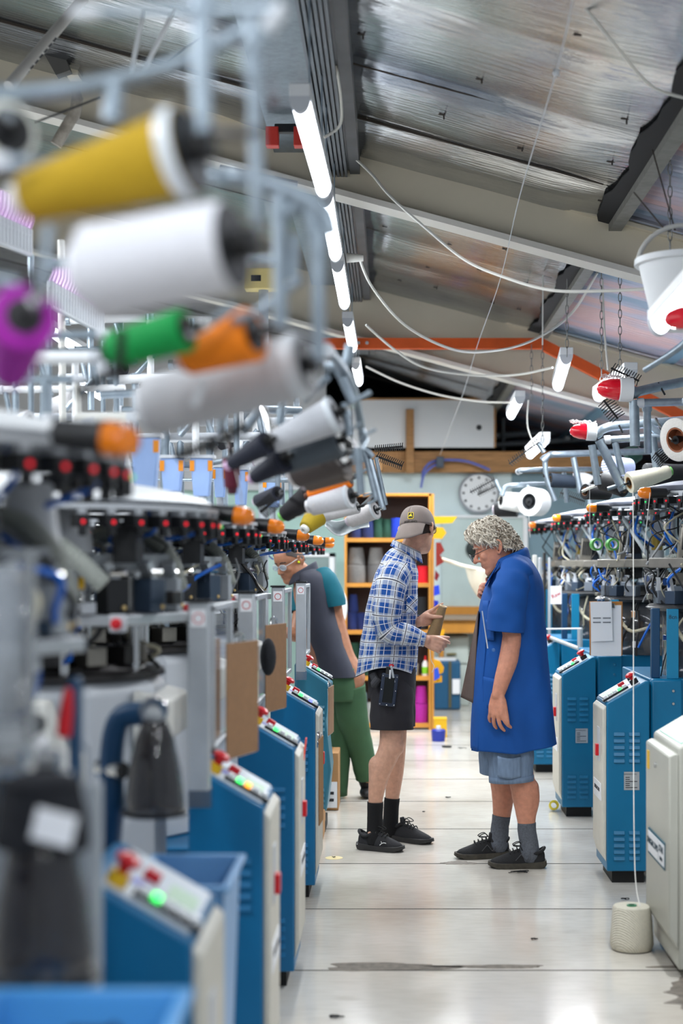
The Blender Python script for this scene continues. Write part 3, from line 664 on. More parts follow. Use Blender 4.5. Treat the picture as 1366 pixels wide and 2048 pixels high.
def beacon(root, c, d, r=.028, lens=oranget):
    """small warning lamp; d points to the lens end"""
    d = V(d).normalized()
    mb = MB(); mb.lathe([(0, -.075), (r * .8, -.075), (r * .9, -.005), (r, 0), (r, .004), (0, .004)], c, d, 16); bs = mb.build('beacon_base', black, root)
    mb = MB(); mb.lathe([(r * .95, .004), (r * .95, .03), (r * .8, .048), (r * .4, .058), (0, .06)], c, d, 16); lab(mb.build('beacon_lens', lens, bs), 'amber beacon lens')

def hose(root, pts, r=.022, name='ribbed_hose', m=hosem):
    P_ = smooth_pts([V(q) for q in pts], 26)
    mb = MB(); mb.tube(P_, [r * (1 + .16 * (i % 2)) for i in range(len(P_))], 12); return mb.build(name, m, root, ang=20)

WC = None
def wires(root, cx, cy, z0, z1, r0, r1, a0, a1, n, seed):
    rq = random.Random(seed); ms = [black, black, blhose, mat('grey_cable', (150, 152, 154), .5), mat('pale_cable', (190, 184, 160), .5), dkmetal]
    for k in range(n):
        a = rq.uniform(a0, a1); b = a + rq.uniform(-.5, .5); pts = []
        for j in range(4):
            f = j / 3; an = a + (b - a) * f; r = r0 + (r1 - r0) * rq.random(); pts.append(V((cx + r * math.cos(an), cy + r * math.sin(an), z0 + (z1 - z0) * (f + rq.uniform(-.15, .15)))))
        MB().tube(smooth_pts(pts, 6), rq.choice((.0035, .005, .007)), 6).build('cable', ms[k % 6], root)
    for k in range(n // 2):
        a = rq.uniform(a0, a1); r = r0 + (r1 - r0) * rq.random(); c = V((cx + r * math.cos(a), cy + r * math.sin(a), rq.uniform(z0, z1))); d = V((math.cos(a), math.sin(a), 0)); tn = V((-d.y, d.x, 0))
        mb = MB(); mb.obox(c, tn, d, Z_, rq.uniform(.008, .026), .012, rq.uniform(.008, .022)); mb.build('valve_block', [chrome, black, steelb, lgrey, dkmetal, slate][k % 6], root, bevel=.002)
def head_left(root, cx, cy, dz=0.0, rnd=None, full=True, rx=None):
    """knitting head over the casing: plates, actuators, hoses, feeder ring"""
    # base and casing
    MB().bx(cx - .42, cx + .36, cy - .46, cy + .46, .05, .56).build('base_cabinet', blue, root, bevel=.008)
    MB().bx(cx - .36, cx + .3, cy - .4, cy + .4, 0, .05).build('base_plinth', rubber, root)
    mb = MB(); mb.lathe([(.0, .56), (.36, .56), (.36, 1.16), (.33, 1.19), (0, 1.19)], (cx, cy, 0), n=10); mb.build('casing', lgrey, root, bevel=.01, ang=20)
    mb = MB(); x1 = cx + .34; mb.prism([V((x1 - .04, cy - .2, 1.0)), V((x1 + .05, cy - .16, 1.02)), V((x1 + .05, cy - .16, 1.13)), V((x1 - .04, cy - .2, 1.16))], (0, .36, 0)); mb.build('casing_cover', offw, root, bevel=.008)
    mb = MB(); mb.prism([V((cx - .2, cy - .42, 1.02)), V((cx + .16, cy - .42, 1.02)), V((cx + .12, cy - .42, 1.15)), V((cx - .16, cy - .42, 1.15))], (0, .1, 0)); mb.build('casing_cover', offw, root, bevel=.008)
    # cam ring
    MB().lathe([(.0, 1.19), (.35, 1.19), (.35, 1.205), (.3, 1.21), (.29, 1.225), (.2, 1.23), (.2, 1.26), (.12, 1.265), (.12, 1.30), (0, 1.30)], (cx, cy, 0), n=36).build('cam_ring', dkmetal, root)
    MB().lathe([(.07, 1.26), (.135, 1.27), (.14, 1.30), (.10, 1.335), (.02, 1.335)], (cx + .02, cy - .1, 0), n=26).build('needle_cylinder', chrome, root)
    rr = rnd or random.Random(1)
    for k in range(9):
        a = -2.9 + k * .42 ; c = V((cx + .27 * math.cos(a), cy + .27 * math.sin(a), 1.25)); d = V((math.cos(a), math.sin(a), 0)); tn = V((-d.y, d.x, 0))
        mb = MB(); mb.obox(c, tn, d, Z_, .03, .035, .025); mb.cyl(c + Z_ * .02, c + Z_ * .06 - d * .04, .008, n=8); mb.build('cam_block', steelb if k % 2 else dkmetal, root, bevel=.003)
    # pillars and bar
    for k in range(5):
        a = -1.9 + k * .8; mb = MB(); mb.cyl((cx + .3 * math.cos(a), cy + .3 * math.sin(a), 1.19), (cx + .3 * math.cos(a), cy + .3 * math.sin(a), 1.46), .014); mb.build('pillar', chrome, root)
    MB().lathe([(.18, 1.335), (.43, 1.335), (.43, 1.362), (.18, 1.362)], (cx, cy, 0), n=8).build('support_plate', alu, root, bevel=.003, ang=20)
    for k in range(11):
        a = -2.6 + k * .36; d = V((math.cos(a), math.sin(a), 0)); tn = V((-d.y, d.x, 0)); c = V((cx, cy, 1.41)) + d * .375
        mb = MB(); mb.obox(c, tn, d, Z_, .034, .028, .045); s = mb.build('actuator', [black, slate, grey, slate, lgrey][k % 5], root, bevel=.003)
        mb = MB(); mb.obox(c + Z_ * .062 - tn * .01, (tn + Z_ * .6).normalized(), d, (Z_ - tn * .6).normalized(), .012, .016, .03); mb.build('lever', alu, s)
        mb = MB(); mb.cyl(c + Z_ * .06 + d * .01 - tn * .02, c + Z_ * .06 + d * .01 + tn * .03, .012, n=10); mb.build('roller', chrome, s)
        mb = MB(); mb.ell(c + d * .028 - Z_ * .03 + tn * .016, .007, .007, .007, 8, 6); mb.build('screw', mat('brass_screw', (220, 190, 130), .3, .8), s)
    mb = MB(); mb.obox(V((cx + .30, cy - .40, 1.345)), X_, Y_, Z_, .02, .015, .022); kb = mb.build('stop_box', lgrey, root, bevel=.004)
    mb = MB(); mb.lathe([(.010, 0), (.014, .01), (.014, .02), (0, .024)], (cx + .30, cy - .415, 1.345), (0, -1, 0), 14); mb.build('stop_knob', red, kb)
    MB().lathe([(.05, 1.475), (.37, 1.475), (.37, 1.52), (.05, 1.52)], (cx, cy, 0), n=8).build('head_plate', grey, root, bevel=.004, ang=20)
    MB().bx(cx + .02, cx + .2, cy - .42, cy - .22, 1.42, 1.52).build('drive_box', grey, root, bevel=.006)
    MB().bx(cx + .201, cx + .21, cy - .40, cy - .37, 1.43, 1.46).build('warning_sticker', yellow, root)
    for (dx, dy, h) in ((.16, -.3, .14), (.3, .12, .12), (-.2, -.25, .13)):
        MB().lathe([(0, 1.52), (.062, 1.52), (.058, 1.53), (.043, 1.52 + h), (.036, 1.525 + h), (0, 1.525 + h)], (cx + dx, cy + dy, 0), n=24).build('funnel', lgrey, root)
    hose(root, [(cx - .12, cy - .4, 1.575), (cx + .02, cy - .42, 1.585), (cx + .16, cy - .44, 1.54), (cx + .27, cy - .43, 1.44)])
    hose(root, [(cx + .14, cy + .18, 1.57), (cx + .26, cy + .1, 1.58), (cx + .36, cy + .02, 1.52), (cx + .40, cy, 1.42)], .019)
    MB().cyl((cx, cy, 1.5), (cx, cy, 1.62 + dz), .06).build('column', alu, root)
    for (dx, dy) in ((-.25, -.2), (.25, .25)):
        MB().cyl((cx + dx, cy + dy, 1.5), (cx + dx, cy + dy, 1.6 + dz), .02).build('strut', chrome, root)
    mb = MB()
    for k in range(4): mb.obox(V((cx + .30 - .0 * k, cy - .30 + .022 * k, 1.555)), X_, Y_, Z_, .012, .006, .04)
    mb.obox(V((cx + .30, cy - .26, 1.545)), X_, Y_, Z_, .03, .055, .05); mb.build('solenoid_block', black, root, bevel=.002)
    wires(root, cx, cy, 1.36, 1.5, .36, .44, -2.6, .6, 12, int(cy * 100)); wires(root, cx, cy, 1.5, 1.6, .2, .36, -2.4, .4, 10, int(cy * 77)); wires(root, cx, cy, 1.2, 1.36, .2, .36, -2.6, .4, 8, int(cy * 55))
    z = 1.60 + dz
    if rx is not None:
        MB().tube([(cx, cy, z - .01), (rx, cy, z + .02)], .03).build('ring_arm', alu, root); cx = rx
    MB().lathe([(.40, z + .03), (.5, z + .03), (.5, z + .042), (.40, z + .042)], (cx, cy, 0), n=48).build('ring_plate', lgrey, root)
    MB().lathe([(.47, z + .048), (.485, z + .055), (.46, z + .072), (.34, z + .10), (.24, z + .115), (.22, z + .15), (.05, z + .16), (0, z + .16)], (cx, cy, 0), n=40).build('feeder_cover', white, root)
    sensor_ring(root, cx, cy, z, .475, -2.35, .9, 22)
    for k, (a, l) in enumerate(((-2.0, .25), (-1.3, .3), (-.6, .26), (.2, .22))):
        p0 = V((cx + .42 * math.cos(a), cy + .42 * math.sin(a), z + .03)); p3 = V((cx + .2 * math.cos(a + .6), cy + .2 * math.sin(a + .6), 1.53))
        MB().tube(smooth_pts([p0, p0 + V((.02, -.02, -.05)), p0.lerp(p3, .6) - Z_ * .02, p3]), .006, 6).build('air_tube', blhose, root)

def machine_left(i, y0, label, dz=0.0, rounded=False, lit=((1, 'g'),), bx=-.425, by=.15, post=True, smok=True, xf=-.345, cab=True):
    root = thing('knitting_machine', label, 'knitting machine', (xf - .6, y0, 0), 'sock knitting machines')
    cx, cy = -.98, y0 + .12
    if rounded: cx, cy = -1.42, y0 + (.12 if y0 < 9 else .55)
    if cab: cabinet(root, xf, -1, y0, teal if rounded else blue, beige, lit=lit, rounded=rounded)
    head_left(root, cx, cy, dz, rx=-.98 if rounded else None)
    if rounded: cx = -.98
    beacon(root, V((bx - .02, y0 + by, 1.63 + dz)), (1, -.15, -.12))
    MB().tube([(cx + .45, cy, 1.64 + dz), (bx - .09, y0 + by, 1.64 + dz)], .012).build('beacon_arm', black, root)
    # guard: posts and clear sliding door over the cabinet
    yp = y0 - .12
    if post:
        mb = MB(); mb.bx(-.53, -.475, yp, yp + .05, .905, 1.393); p_ = mb.build('guard_post', alu, root, bevel=.004)
        MB().bx(-.522, -.483, yp - .002, yp, 1.33, 1.375).build('warning_label', paper, p_)
        rg = MB(); rg.lathe([(.012, 0), (.0145, 0), (.0145, .0012), (.012, .0012)], (-.502, yp - .0035, 1.352), (0, 1, 0), 20); rg.build('prohibition_ring', red, p_)
        MB().bx(-.535, -.47, yp - .005, yp + .055, 1.393, 1.40).build('post_cap', black, p_)
        MB().bx(-.53, -.47, yp + .01, yp + .04, .86, .91).build('post_foot', chrome, p_)
        y1, y2 = y0 + .12, y0 + .58
        fr = MB(); fr.bx(-.508, -.49, y1, y1 + .03, .97, 1.38); fr.bx(-.508, -.49, y2, y2 + .03, .97, 1.38); fr.bx(-.508, -.49, y1, y2, 1.36, 1.38); fr.bx(-.508, -.49, y1, y2, .97, .99); fr = fr.build('door_frame', alu, root, bevel=.003)
        MB().bx(-.501, -.497, y1 + .03, y2, .99, 1.36).build('clear_pane', acry, fr)
        MB().bx(-.515, -.505, y1 + .045, y1 + .06, 1.0, 1.36).build('yellow_strip', yellow, fr)
    if smok:
        c = V((-.52, y0 - .72, .95))
        mb = MB(); mb.lathe([(.066, 0), (.066, .02), (.058, .09), (.043, .16), (.028, .195), (.026, .2)], c, n=28); d = mb.build('waste_collector', smoke, root, solid=.003)
        MB().lathe([(.068, -.006), (.072, -.004), (.072, .004), (.066, .006)], c, n=28).build('rim', black, d)
        MB().lathe([(.016, 0), (.030, 0), (.030, .012), (.016, .012)], c + V((0, -.015, .222)), (0, 1, .2), 22).build('clamp_ring', chrome, d)
        MB().ell(c + V((0, 0, .215)), .026, .026, .022, 16, 10).build('bulb_neck', mat('milky_plastic', (196, 200, 204), .15, alpha=.7), d)
        MB().tube(smooth_pts([c + V((-.03, .01, .215)), c + V((-.08, .02, .2)), c + V((-.10, .03, .12)), c + V((-.10, .04, .0)), c + V((-.13, .1, -.2))]), .026, 12).build('suction_pipe', navy, root)
        MB().cyl(c + V((-.07, 0, .09)), c + V((-.13, .05, .09)), .02).build('hose_clip', chrome, root)
    return root

LM = [(2.57, .055, 'second', ((1, 'g'),)), (4.0, 0, 'third', ((1, 'g'), (2, 'o'))), (5.27, 0, 'fourth', ((1, 'g'),)), (6.69, 0, 'fifth', ((1, 'g'), (3, 'b'))),
      (8.33, 0, 'sixth', ((1, 'g'),)), (9.95, 0, 'seventh', ((1, 'g'),))]
lbl = {'second': 'blue knitting machine with the nearest lit console at lower left', 'third': 'blue knitting machine with green and amber lit buttons on the left',
       'fourth': 'blue knitting machine behind the two brown clipboards on the left', 'fifth': 'blue knitting machine with a blue lit button, left row',
       'sixth': 'knitting machine with rounded teal cabinet, nearer of two', 'seventh': 'knitting machine with teal cabinet under the leaning worker\'s hand'}
first = machine_left(0, 1.24, 'knitting machine nearest the camera, cut by the left edge', .06, cab=False, post=False, smok=False)
for i, (y, dz, nm, lit) in enumerate(LM):
    machine_left(i + 1, y, lbl[nm], dz, rounded=nm in ('sixth', 'seventh'), lit=lit, by=[-.27, .2, .11, .31, .1, .0][i], smok=i == 1, bx=-.425, post=i > 0)
beac = at(650, 1081, 9.15); t = thing('warning_lamp', 'small lit amber lamp farthest along the left row of beacons', 'lamp', beac)
beacon(t, beac, (1, -.1, 0), .02); MB().tube([beac - X_ * .07, beac - X_ * .3 + Z_ * .02], .008).build('lamp_arm', black, t)

# second row of machines further left
for k, (x, y) in enumerate(((-1.75, 6.0), (-1.75, 7.6), (-1.75, 9.2), (-1.75, 10.8), (-1.75, 4.4))):
    root = thing('knitting_machine', 'knitting machine in the hidden second row on the left, %s' % ['below the pale blue hoppers', 'behind the hoppers', 'behind the leaning worker', 'near the back wall', 'behind the purple cone'][k], 'knitting machine', (x - .5, y, 0), 'second row machines')
    head_left(root, x - .5, y, .10)

# items on the near left
t = thing('waste_hood', 'big dark smoked cone hood at the lower left edge', 'hood', (-.46, 1.95, .95)); c = V((-.455, 1.95, .955))
MB().lathe([(.068, 0), (.068, .03), (.060, .10), (.045, .17), (.030, .2), (.028, .21)], c, n=32).build('hood', smoke, t, solid=.003)
MB().lathe([(.07, -.006), (.075, -.004), (.075, .004), (.068, .006)], c, n=32).build('rim', black, t)
MB().bx(-.50, -.47, 2.05, 2.08, .0, 1.12).build('bracket_post', grey, t, bevel=.004)
MB().cyl(c + V((-.01, .03, .15)), c + V((-.01, .1, .15)), .012).build('bracket_pin', chrome, t)
t = thing('black_cloth', 'black cloth bundled over the near smoked hood', 'cloth', c + Z_ * .2)
mb = MB(); Mr = Matrix.Rotation(.15, 3, 'Y')
mb.grid(lambda u, v: c + V((.0 + .062 * math.cos(2 * PI * u) * (1 - .25 * v * v), .05 * math.sin(2 * PI * u) * (1 - .3 * v), .17 + .085 * v + .012 * noise.noise(V((u * 7, v * 4, 2))))), 28, 10)
mb.ell(c + V((0, 0, .25)), .052, .04, .018, 18, 8); mb.build('bundle', mat('black_fabric', (24, 26, 32), .9, bump=.3, bump_scale=90), t)
q = at(108, 1655, 1.87); t2 = MB(); t2.obox(q, (X_ + Z_ * -.25).normalized(), (Z_ + X_ * .25).normalized(), -Y_, .026, .02, .0012); tag(t2.build('white_tag', paper, loc=q), 'white paper tag on the black cloth, lower left', 'tag')
tub = mat('blue_crate_plastic', (84, 160, 222), .35); tub2 = mat('pale_blue_crate', (116, 166, 214), .35)
def crate(x0, x1, y0, y1, z, label, m, slot=True):
    t = thing('plastic_crate', label, 'crate', ((x0 + x1) / 2, y0, 0), 'blue crates'); w = .006
    ins = .03
    for (a, b) in (((x0, y0), (x1, y0)), ((x1, y0), (x1, y1)), ((x1, y1), (x0, y1)), ((x0, y1), (x0, y0))):
        cx_, cy_ = (x0 + x1) / 2, (y0 + y1) / 2
        def low(p): return (p[0] + (ins if p[0] < cx_ else -ins), p[1] + (ins if p[1] < cy_ else -ins))
        a2, b2 = low(a), low(b); nrm = V((b[1] - a[1], a[0] - b[0], 0)).normalized()
        MB().prism([V((*a2, 0.002)), V((*b2, .002)), V((*b, z)), V((*a, z))], nrm * -w).build('crate_wall', m, t)
    MB().bx(x0 + ins, x1 - ins, y0 + ins, y1 - ins, .001, .01).build('crate_floor', m, t)
    rim = MB()
    for (a, b, c_, d) in ((x0 - .012, x1 + .012, y0 - .012, y0 + .004), (x0 - .012, x1 + .012, y1 - .004, y1 + .012), (x0 - .012, x0 + .004, y0, y1), (x1 - .004, x1 + .012, y0, y1)): rim.bx(a, b, c_, d, z - .004, z + .008)
    rim.build('crate_rim', m, t, bevel=.003)
    if slot:
        mid = (x0 + x1) / 2; mb = MB(); mb.tube(smooth_pts([V((mid - .026, y1 - .012, z - .044)), V((mid + .02, y1 - .012, z - .044)), V((mid + .036, y1 - .011, z - .036))]), .010, 12); mb.build('handle_slot', mat('deep_blue', (20, 50, 90), .6), t)
crate(-.485, -.26, 1.56, 1.86, .955, 'tall blue crate with a handle slot at the bottom edge of the picture', tub)
crate(-.52, -.335, 2.98, 3.3, .845, 'pale blue crate standing behind the nearest console', tub2, False)
t = thing('grey_stand_panel', 'grey painted upright panel behind the near smoked hood', 'panel', at(170, 1640, 2.3))
a, b = at(120, 1730, 2.3), at(196, 1570, 2.3); MB().bx(a.x, b.x, 2.3, 2.34, 0.0, b.z).build('sheet', grey, t, bevel=.004)
MB().bx(a.x - .08, a.x, 2.3, 2.34, b.z - .15, b.z - .0).build('shelf_plate', blue, t, bevel=.004)
t = thing('clear_cylinder', 'clear acrylic tube standing at the left edge', 'tube', (-.565, 2.15, 1.25)); c = V((-.60, 2.15, 1.26))
MB().lathe([(.075, 0), (.075, .23)], c, n=28).build('tube_wall', mat('clear_tube', (205, 212, 220), .08, alpha=.33), t, solid=.004)
MB().lathe([(.03, -.05), (.085, -.05), (.085, 0), (.07, .004), (.03, .004)], c, n=28).build('base_collar', alu, t)
MB().cyl(c + Z_ * -.05, (c.x, c.y, 0), .03).build('pedestal', grey, t)
MB().cyl(c + V((.0, 0, .02)), c + V((0, 0, .15)), .028).build('inner_core', slate, t)
MB().cyl(c + V((.085, -.02, -.02)), c + V((.085, -.02, .25)), .008).build('rod', chrome, t)
# near-left lower clutter of the first machine
t = thing('yarn_finger_unit', 'blurred grey bracket unit with chrome wheels at the left edge', 'bracket', (-.6, 2.05, 1.15))
for k in range(3):
    c = V((-.565 + .05 * k, 2.06, 1.16)); mb = MB(); mb.obox(c, X_, Y_, Z_, .02, .03, .045); b_ = mb.build('finger_block', slate if k % 2 else grey, t, bevel=.004)
    MB().cyl(c + V((-.015, -.03, .06)), c + V((.015, -.03, .06)), .022).build('wheel', chrome, b_)
MB().bx(-.62, -.44, 2.04, 2.1, 1.08, 1.11).build('carrier_bar', alu, t, bevel=.004)
MB().bx(-.60, -.57, 2.06, 2.1, 0, 1.1).build('upright', grey, t)
MB().bx(at(146, 0, 2.56).x, at(166, 0, 2.56).x, 2.52, 2.56, .94, at(0, 1355, 2.54).z).build('blue_guard', navy, t, bevel=.004)
MB().bx(at(146, 0, 2.56).x, at(166, 0, 2.56).x, 2.52, 2.56, 0, .94).build('guard_leg', navy, t)
q = at(132, 1425, 2.5); mb = MB(); mb.lathe([(.006, -.042), (.0125, -.038), (.012, .0), (.008, .034), (.004, .042)], q, (.1, 0, 1), 14); tag(mb.build('screwdriver', red, loc=q), 'red and black screwdriver clipped at the near machine', 'screwdriver')
# clipboards of the left row
def clipboard(c, u, w_, h_, label, m=brown, paper_side=1, facing=None, clip=True, lines=False, grp='clipboards'):
    """board centre c, width direction u"""
    u = V(u).normalized(); n = u.cross(Z_); t = thing('clipboard', label, 'clipboard', c, grp)
    mb = MB(); mb.obox(c, u, Z_, n, w_ / 2, h_ / 2, .002); mb.build('board', m, t, bevel=.0015)
    s = paper_side
    mb = MB(); mb.obox(c + n * s * .0035 - Z_ * .012, u, Z_, n, w_ * .46, h_ * .47, .001); pp = mb.build('paper_sheet', paper, t)
    mb = MB(); mb.obox(c + n * s * .008 + Z_ * (h_ / 2 - .025), u, Z_, n, w_ * .26, .014, .005); k_ = mb.build('clip', chrome, t, bevel=.003)
    mb = MB(); mb.tube(smooth_pts([c + n * s * .008 + Z_ * (h_ / 2 - .015) - u * w_ * .16, c + n * s * .012 + Z_ * (h_ / 2 + .02) - u * w_ * .1, c + n * s * .012 + Z_ * (h_ / 2 + .02) + u * w_ * .1, c + n * s * .008 + Z_ * (h_ / 2 - .015) + u * w_ * .16]), .004, 8); mb.build('clip_lever', chrome, k_)
    mb = MB(); mb.lathe([(.006, 0), (.010, 0), (.010, .003), (.006, .003)], c + Z_ * (h_ / 2 + .012), n, 16); mb.build('hang_ring', chrome, t)
    return t, n
clipboard(at(485, 1397, 4.35), (.32, 1, 0), .23, .33, 'large brown clipboard edge on, nearest of the left row clipboards', paper_side=-1)
clipboard(at(552, 1334, 5.75), (.28, 1, 0), .23, .33, 'brown clipboard with white papers on its aisle side, second in the row', paper_side=-1)
clipboard(at(415, 1388, 4.55), (.3, 1, 0), .19, .33, 'brown clipboard behind the nearest grey guard post', paper_side=-1)
clipboard(at(642, 1560, 6.35), (.05, 1, 0), .18, .36, 'brown board hung low on the front of a blue cabinet', mat('brown_card', (150, 108, 60), .7), paper_side=-1)
clipboard(at(662, 1420, 8.2), (.1, 1, 0), .2, .26, 'small board hung on the rounded teal cabinet', paper_side=-1)
q = at(600, 1540, 5.25)
tag(MB().obox(V((-.325, 5.55, .80)), V((0, 1, 0)), V((.12, 0, 1)).normalized(), V((1, 0, -.12)).normalized(), .02, .05, .002).build('orange_flag', mat('fluo_orange', (255, 90, 60), .6), loc=q), 'orange red strip stuck on the door of a blue cabinet', 'strip')
q = at(590, 1328, 5.2)
tag(MB().ell(V((-.46, 5.55, 1.15)), .03, .05, .07, 16, 10).build('cloth_hat', mat('black_fabric', (24, 26, 32), .9), loc=q), 'black cloth hat hung between the clipboards', 'hat')

# ================= right row =================
def machine_right(y0, label, dz=0, plate=True, lit=((1, 'g'),), writing=None, smoke_ok=True):
    root = thing('knitting_machine', label, 'knitting machine', (1.55, y0, 0), 'sock knitting machines')
    cabinet(root, 1.0, 1, y0, blueR, beige, lit=lit, plate=plate)
    cx, cy = 1.66, y0 + .32
    # lower body
    mb = MB(); mb.bx(1.21, 2.1, y0 + .06, y0 + .9, .1, .955); bd = mb.build('base_cabinet', blueR, root, bevel=.006)
    MB().bx(1.21, 1.36, y0 + .025, y0 + .06, .1, .955).build('corner_panel', blueR, bd, bevel=.012)
    MB().bx(1.3, 1.9, y0 + .05, y0 + .8, 0, .1).build('base_plinth', rubber, root)
    for zz_ in (.84, .90): MB().lathe([(.008, 0), (.006, .004), (0, .004)], (1.315, y0 + .025, zz_), (0, -1, 0), 12).build('screw', chrome, bd)
    MB().bx(1.5, 1.54, y0 + .055, y0 + .06, .55, .86).build('hatch', navy, bd)
    # posts
    mb = MB(); mb.bx(1.29, 1.345, y0 + .05, y0 + .065, .955, 1.283); p_ = mb.build('flat_post', mat('bright_blue_paint', (14, 124, 166), .4), root, bevel=.002)
    mb = MB(); mb.bx(1.225, 1.265, y0 + .09, y0 + .13, .955, 1.285); mb.build('channel_post', navy, root, bevel=.004)
    if writing: text(writing, .028, V((1.318, y0 + .0495, 1.245)), X_, Z_, ink, 'handwriting', p_, .0003)
    # smoked shroud
    MB().lathe([(.34, .955), (.34, 1.27)], (cx, cy, 0), n=32).build('smoked_shroud', smoke2, root, solid=.004)
    MB().lathe([(.0, .955), (.12, .955), (.14, 1.05), (.1, 1.2), (.1, 1.3), (0, 1.3)], (cx, cy, 0), n=20).build('drive_core', dkmetal, root)
    for k in range(7):
        a = -2.8 + k * .45; c = V((cx + .25 * math.cos(a), cy + .25 * math.sin(a), 1.04 + .05 * (k % 3))); mb = MB(); mb.obox(c, X_, Y_, Z_, .04, .03, .04); mb.build('gear_block', [steelb, dkmetal, lgrey][k % 3], root, bevel=.004)
    hose(root, [(cx - .32, cy - .2, 1.2), (cx - .25, cy - .3, 1.1), (cx - .1, cy - .33, 1.13), (cx + .1, cy - .33, 1.1)], .009, 'cable_loom', mat('pale_cable', (190, 184, 160), .5))
    # dial area
    MB().lathe([(.1, 1.27), (.40, 1.27), (.42, 1.285), (.40, 1.30), (.25, 1.31), (.22, 1.36), (.1, 1.37), (0, 1.37)], (cx, cy, 0), n=36).build('cam_ring', black, root)
    for k in range(9):
        a = -3.0 + k * .36; d = V((math.cos(a), math.sin(a), 0)); tn = V((-d.y, d.x, 0)); c = V((cx, cy, 1.335)) + d * .36
        mb = MB(); mb.obox(c, tn, d, Z_, .036, .03, .032); s = mb.build('finger_block', slate if k % 2 else mat('mid_grey', (104, 112, 122), .45), root, bevel=.003)
        mb = MB(); mb.prism([c + tn * -.03 + Z_ * .03 + d * .02, c + tn * .0 + Z_ * .03 + d * .02, c + tn * -.02 + Z_ * .095 + d * .02, c + tn * -.045 + Z_ * .095 + d * .02], d * -.022); mb.build('finger_bracket', lgrey, s, bevel=.002)
        mb = MB(); mb.cyl(c + tn * -.035 + Z_ * .075 + d * .03, c + tn * -.035 + Z_ * .075 - d * .02, .018, n=14); mb.build('wheel', chrome, s)
    rr = random.Random(int(y0 * 10))
    for k in range(12):
        a = -2.9 + k * .28; r_ = .22 + .08 * rr.random(); c = V((cx + r_ * math.cos(a), cy + r_ * math.sin(a), 1.41 + .05 * rr.random())); mb = MB(); mb.obox(c, X_, Y_, Z_, .03, .025, .03)
        mb.cyl(c, c + V((.05 * rr.uniform(-1, 1), -.03, .07)), .006, n=8); mb.build('cam_block', [steelb, dkmetal, black, chrome][k % 4], root, bevel=.003)
    MB().lathe([(.30, 1.475), (.41, 1.475), (.41, 1.525), (.30, 1.525)], (cx, cy, 0), n=8).build('upper_ring', mat('stone_grey_cast', (122, 118, 110), .45, .2, noise_amt=.1), root, bevel=.006, ang=20)
    MB().lathe([(.0, 1.48), (.31, 1.48), (.31, 1.50), (0, 1.50)], (cx, cy, 0), n=30).build('upper_plate', steelb, root)
    c = V((cx - .06, cy - .1, 0))
    MB().cyl(c + Z_ * 1.5, c + Z_ * 1.58, .042).build('column_foot', white, root); MB().cyl(c + Z_ * 1.58, c + Z_ * 1.68, .034).build('column_sleeve', mat('brass_sleeve', (176, 150, 62), .4, .3), root); MB().cyl(c + Z_ * 1.68, c + Z_ * 1.80, .044).build('column_head', white, root)
    for (dx, dy, tl) in ((-.25, -.15, .1), (-.17, .08, -.1), (.2, -.2, .25), (.3, 0, .3)):
        c2 = V((cx + dx, cy + dy, 1.60)); u = V((tl, 0, 1)).normalized(); v_ = X_ - u * X_.dot(u); v_.normalize()
        mb = MB(); mb.obox(c2, v_, Y_, u, .04, .03, .085); s = mb.build('selector_unit', steelb if tl > 0 else slate, root, bevel=.006)
        mb = MB()
        for k in range(5): mb.obox(c2 + v_ * (-.026 + .013 * k) - Y_ * .032 + u * .01, v_, Y_, u, .004, .003, .05)
        mb.build('selector_slots', black, s)
    for k, (p0, p1, p2) in enumerate((((-.3, -.2, 1.8), (-.2, -.3, 1.62), (-.12, -.26, 1.51)), ((.0, -.3, 1.82), (.15, -.34, 1.7), (.22, -.3, 1.51)), ((.12, -.28, 1.83), (.28, -.3, 1.72), (.3, -.2, 1.52)))):
        MB().tube(smooth_pts([V((cx + a, cy + b, z)) for a, b, z in (p0, p1, p2)], 10), .012, 8).build('clear_hose', mat('milky_hose', (204, 212, 216), .3), root)
    for k in range(3): MB().tube(smooth_pts([V((cx - .2 + .1 * k, cy - .25, 1.78)), V((cx - .22 + .1 * k, cy - .3, 1.68)), V((cx - .1 + .1 * k, cy - .2, 1.6))], 8), .008, 6).build('air_tube', blhose, root)
    hose(root, [(cx - .05, cy - .42, 1.53), (cx + .1, cy - .43, 1.555), (cx + .24, cy - .4, 1.535), (cx + .34, cy - .3, 1.54)], .017, 'spiral_hose')
    wires(root, cx, cy, 1.3, 1.48, .30, .44, -3.6, -.9, 18, int(y0 * 31)); wires(root, cx, cy, 1.53, 1.79, .22, .42, -3.4, -.9, 14, int(y0 * 47)); wires(root, cx, cy, .98, 1.26, .36, .40, -3.2, -1.2, 8, int(y0 * 13))
    z = 1.795 + dz
    MB().lathe([(.36, z + .03), (.47, z + .03), (.47, z + .042), (.36, z + .042)], (cx, cy, 0), n=40).build('ring_plate', alu, root)
    MB().lathe([(.40, z + .05), (.44, z + .07), (.3, z + .10), (.12, z + .12), (0, z + .12)], (cx, cy, 0), n=36).build('feeder_cover', mat('pale_lilac_cover', (206, 210, 226), .4), root)
    sensor_ring(root, cx, cy, z, .45, -3.9, -.9, 20)
    beacon(root, V((1.2, y0 - .02, z + .03)), (-1, -.1, 0)); MB().tube([(1.27, y0 - .02, z + .035), (cx - .3, cy - .1, z + .04)], .012).build('beacon_arm', black, root)
    MB().cyl((cx + .1, cy + .2, 1.5), (cx + .1, cy + .2, z + .03), .03).build('rear_column', alu, root)
    return root
machine_right(7.0, 'blue knitting machine behind the tall floor to creel thread, right row', writing='8cn')
machine_right(8.85, 'blue knitting machine with the big clipboard, right row')
machine_right(10.75, 'blue knitting machine partly hidden by the blue coat, right row', plate=False)
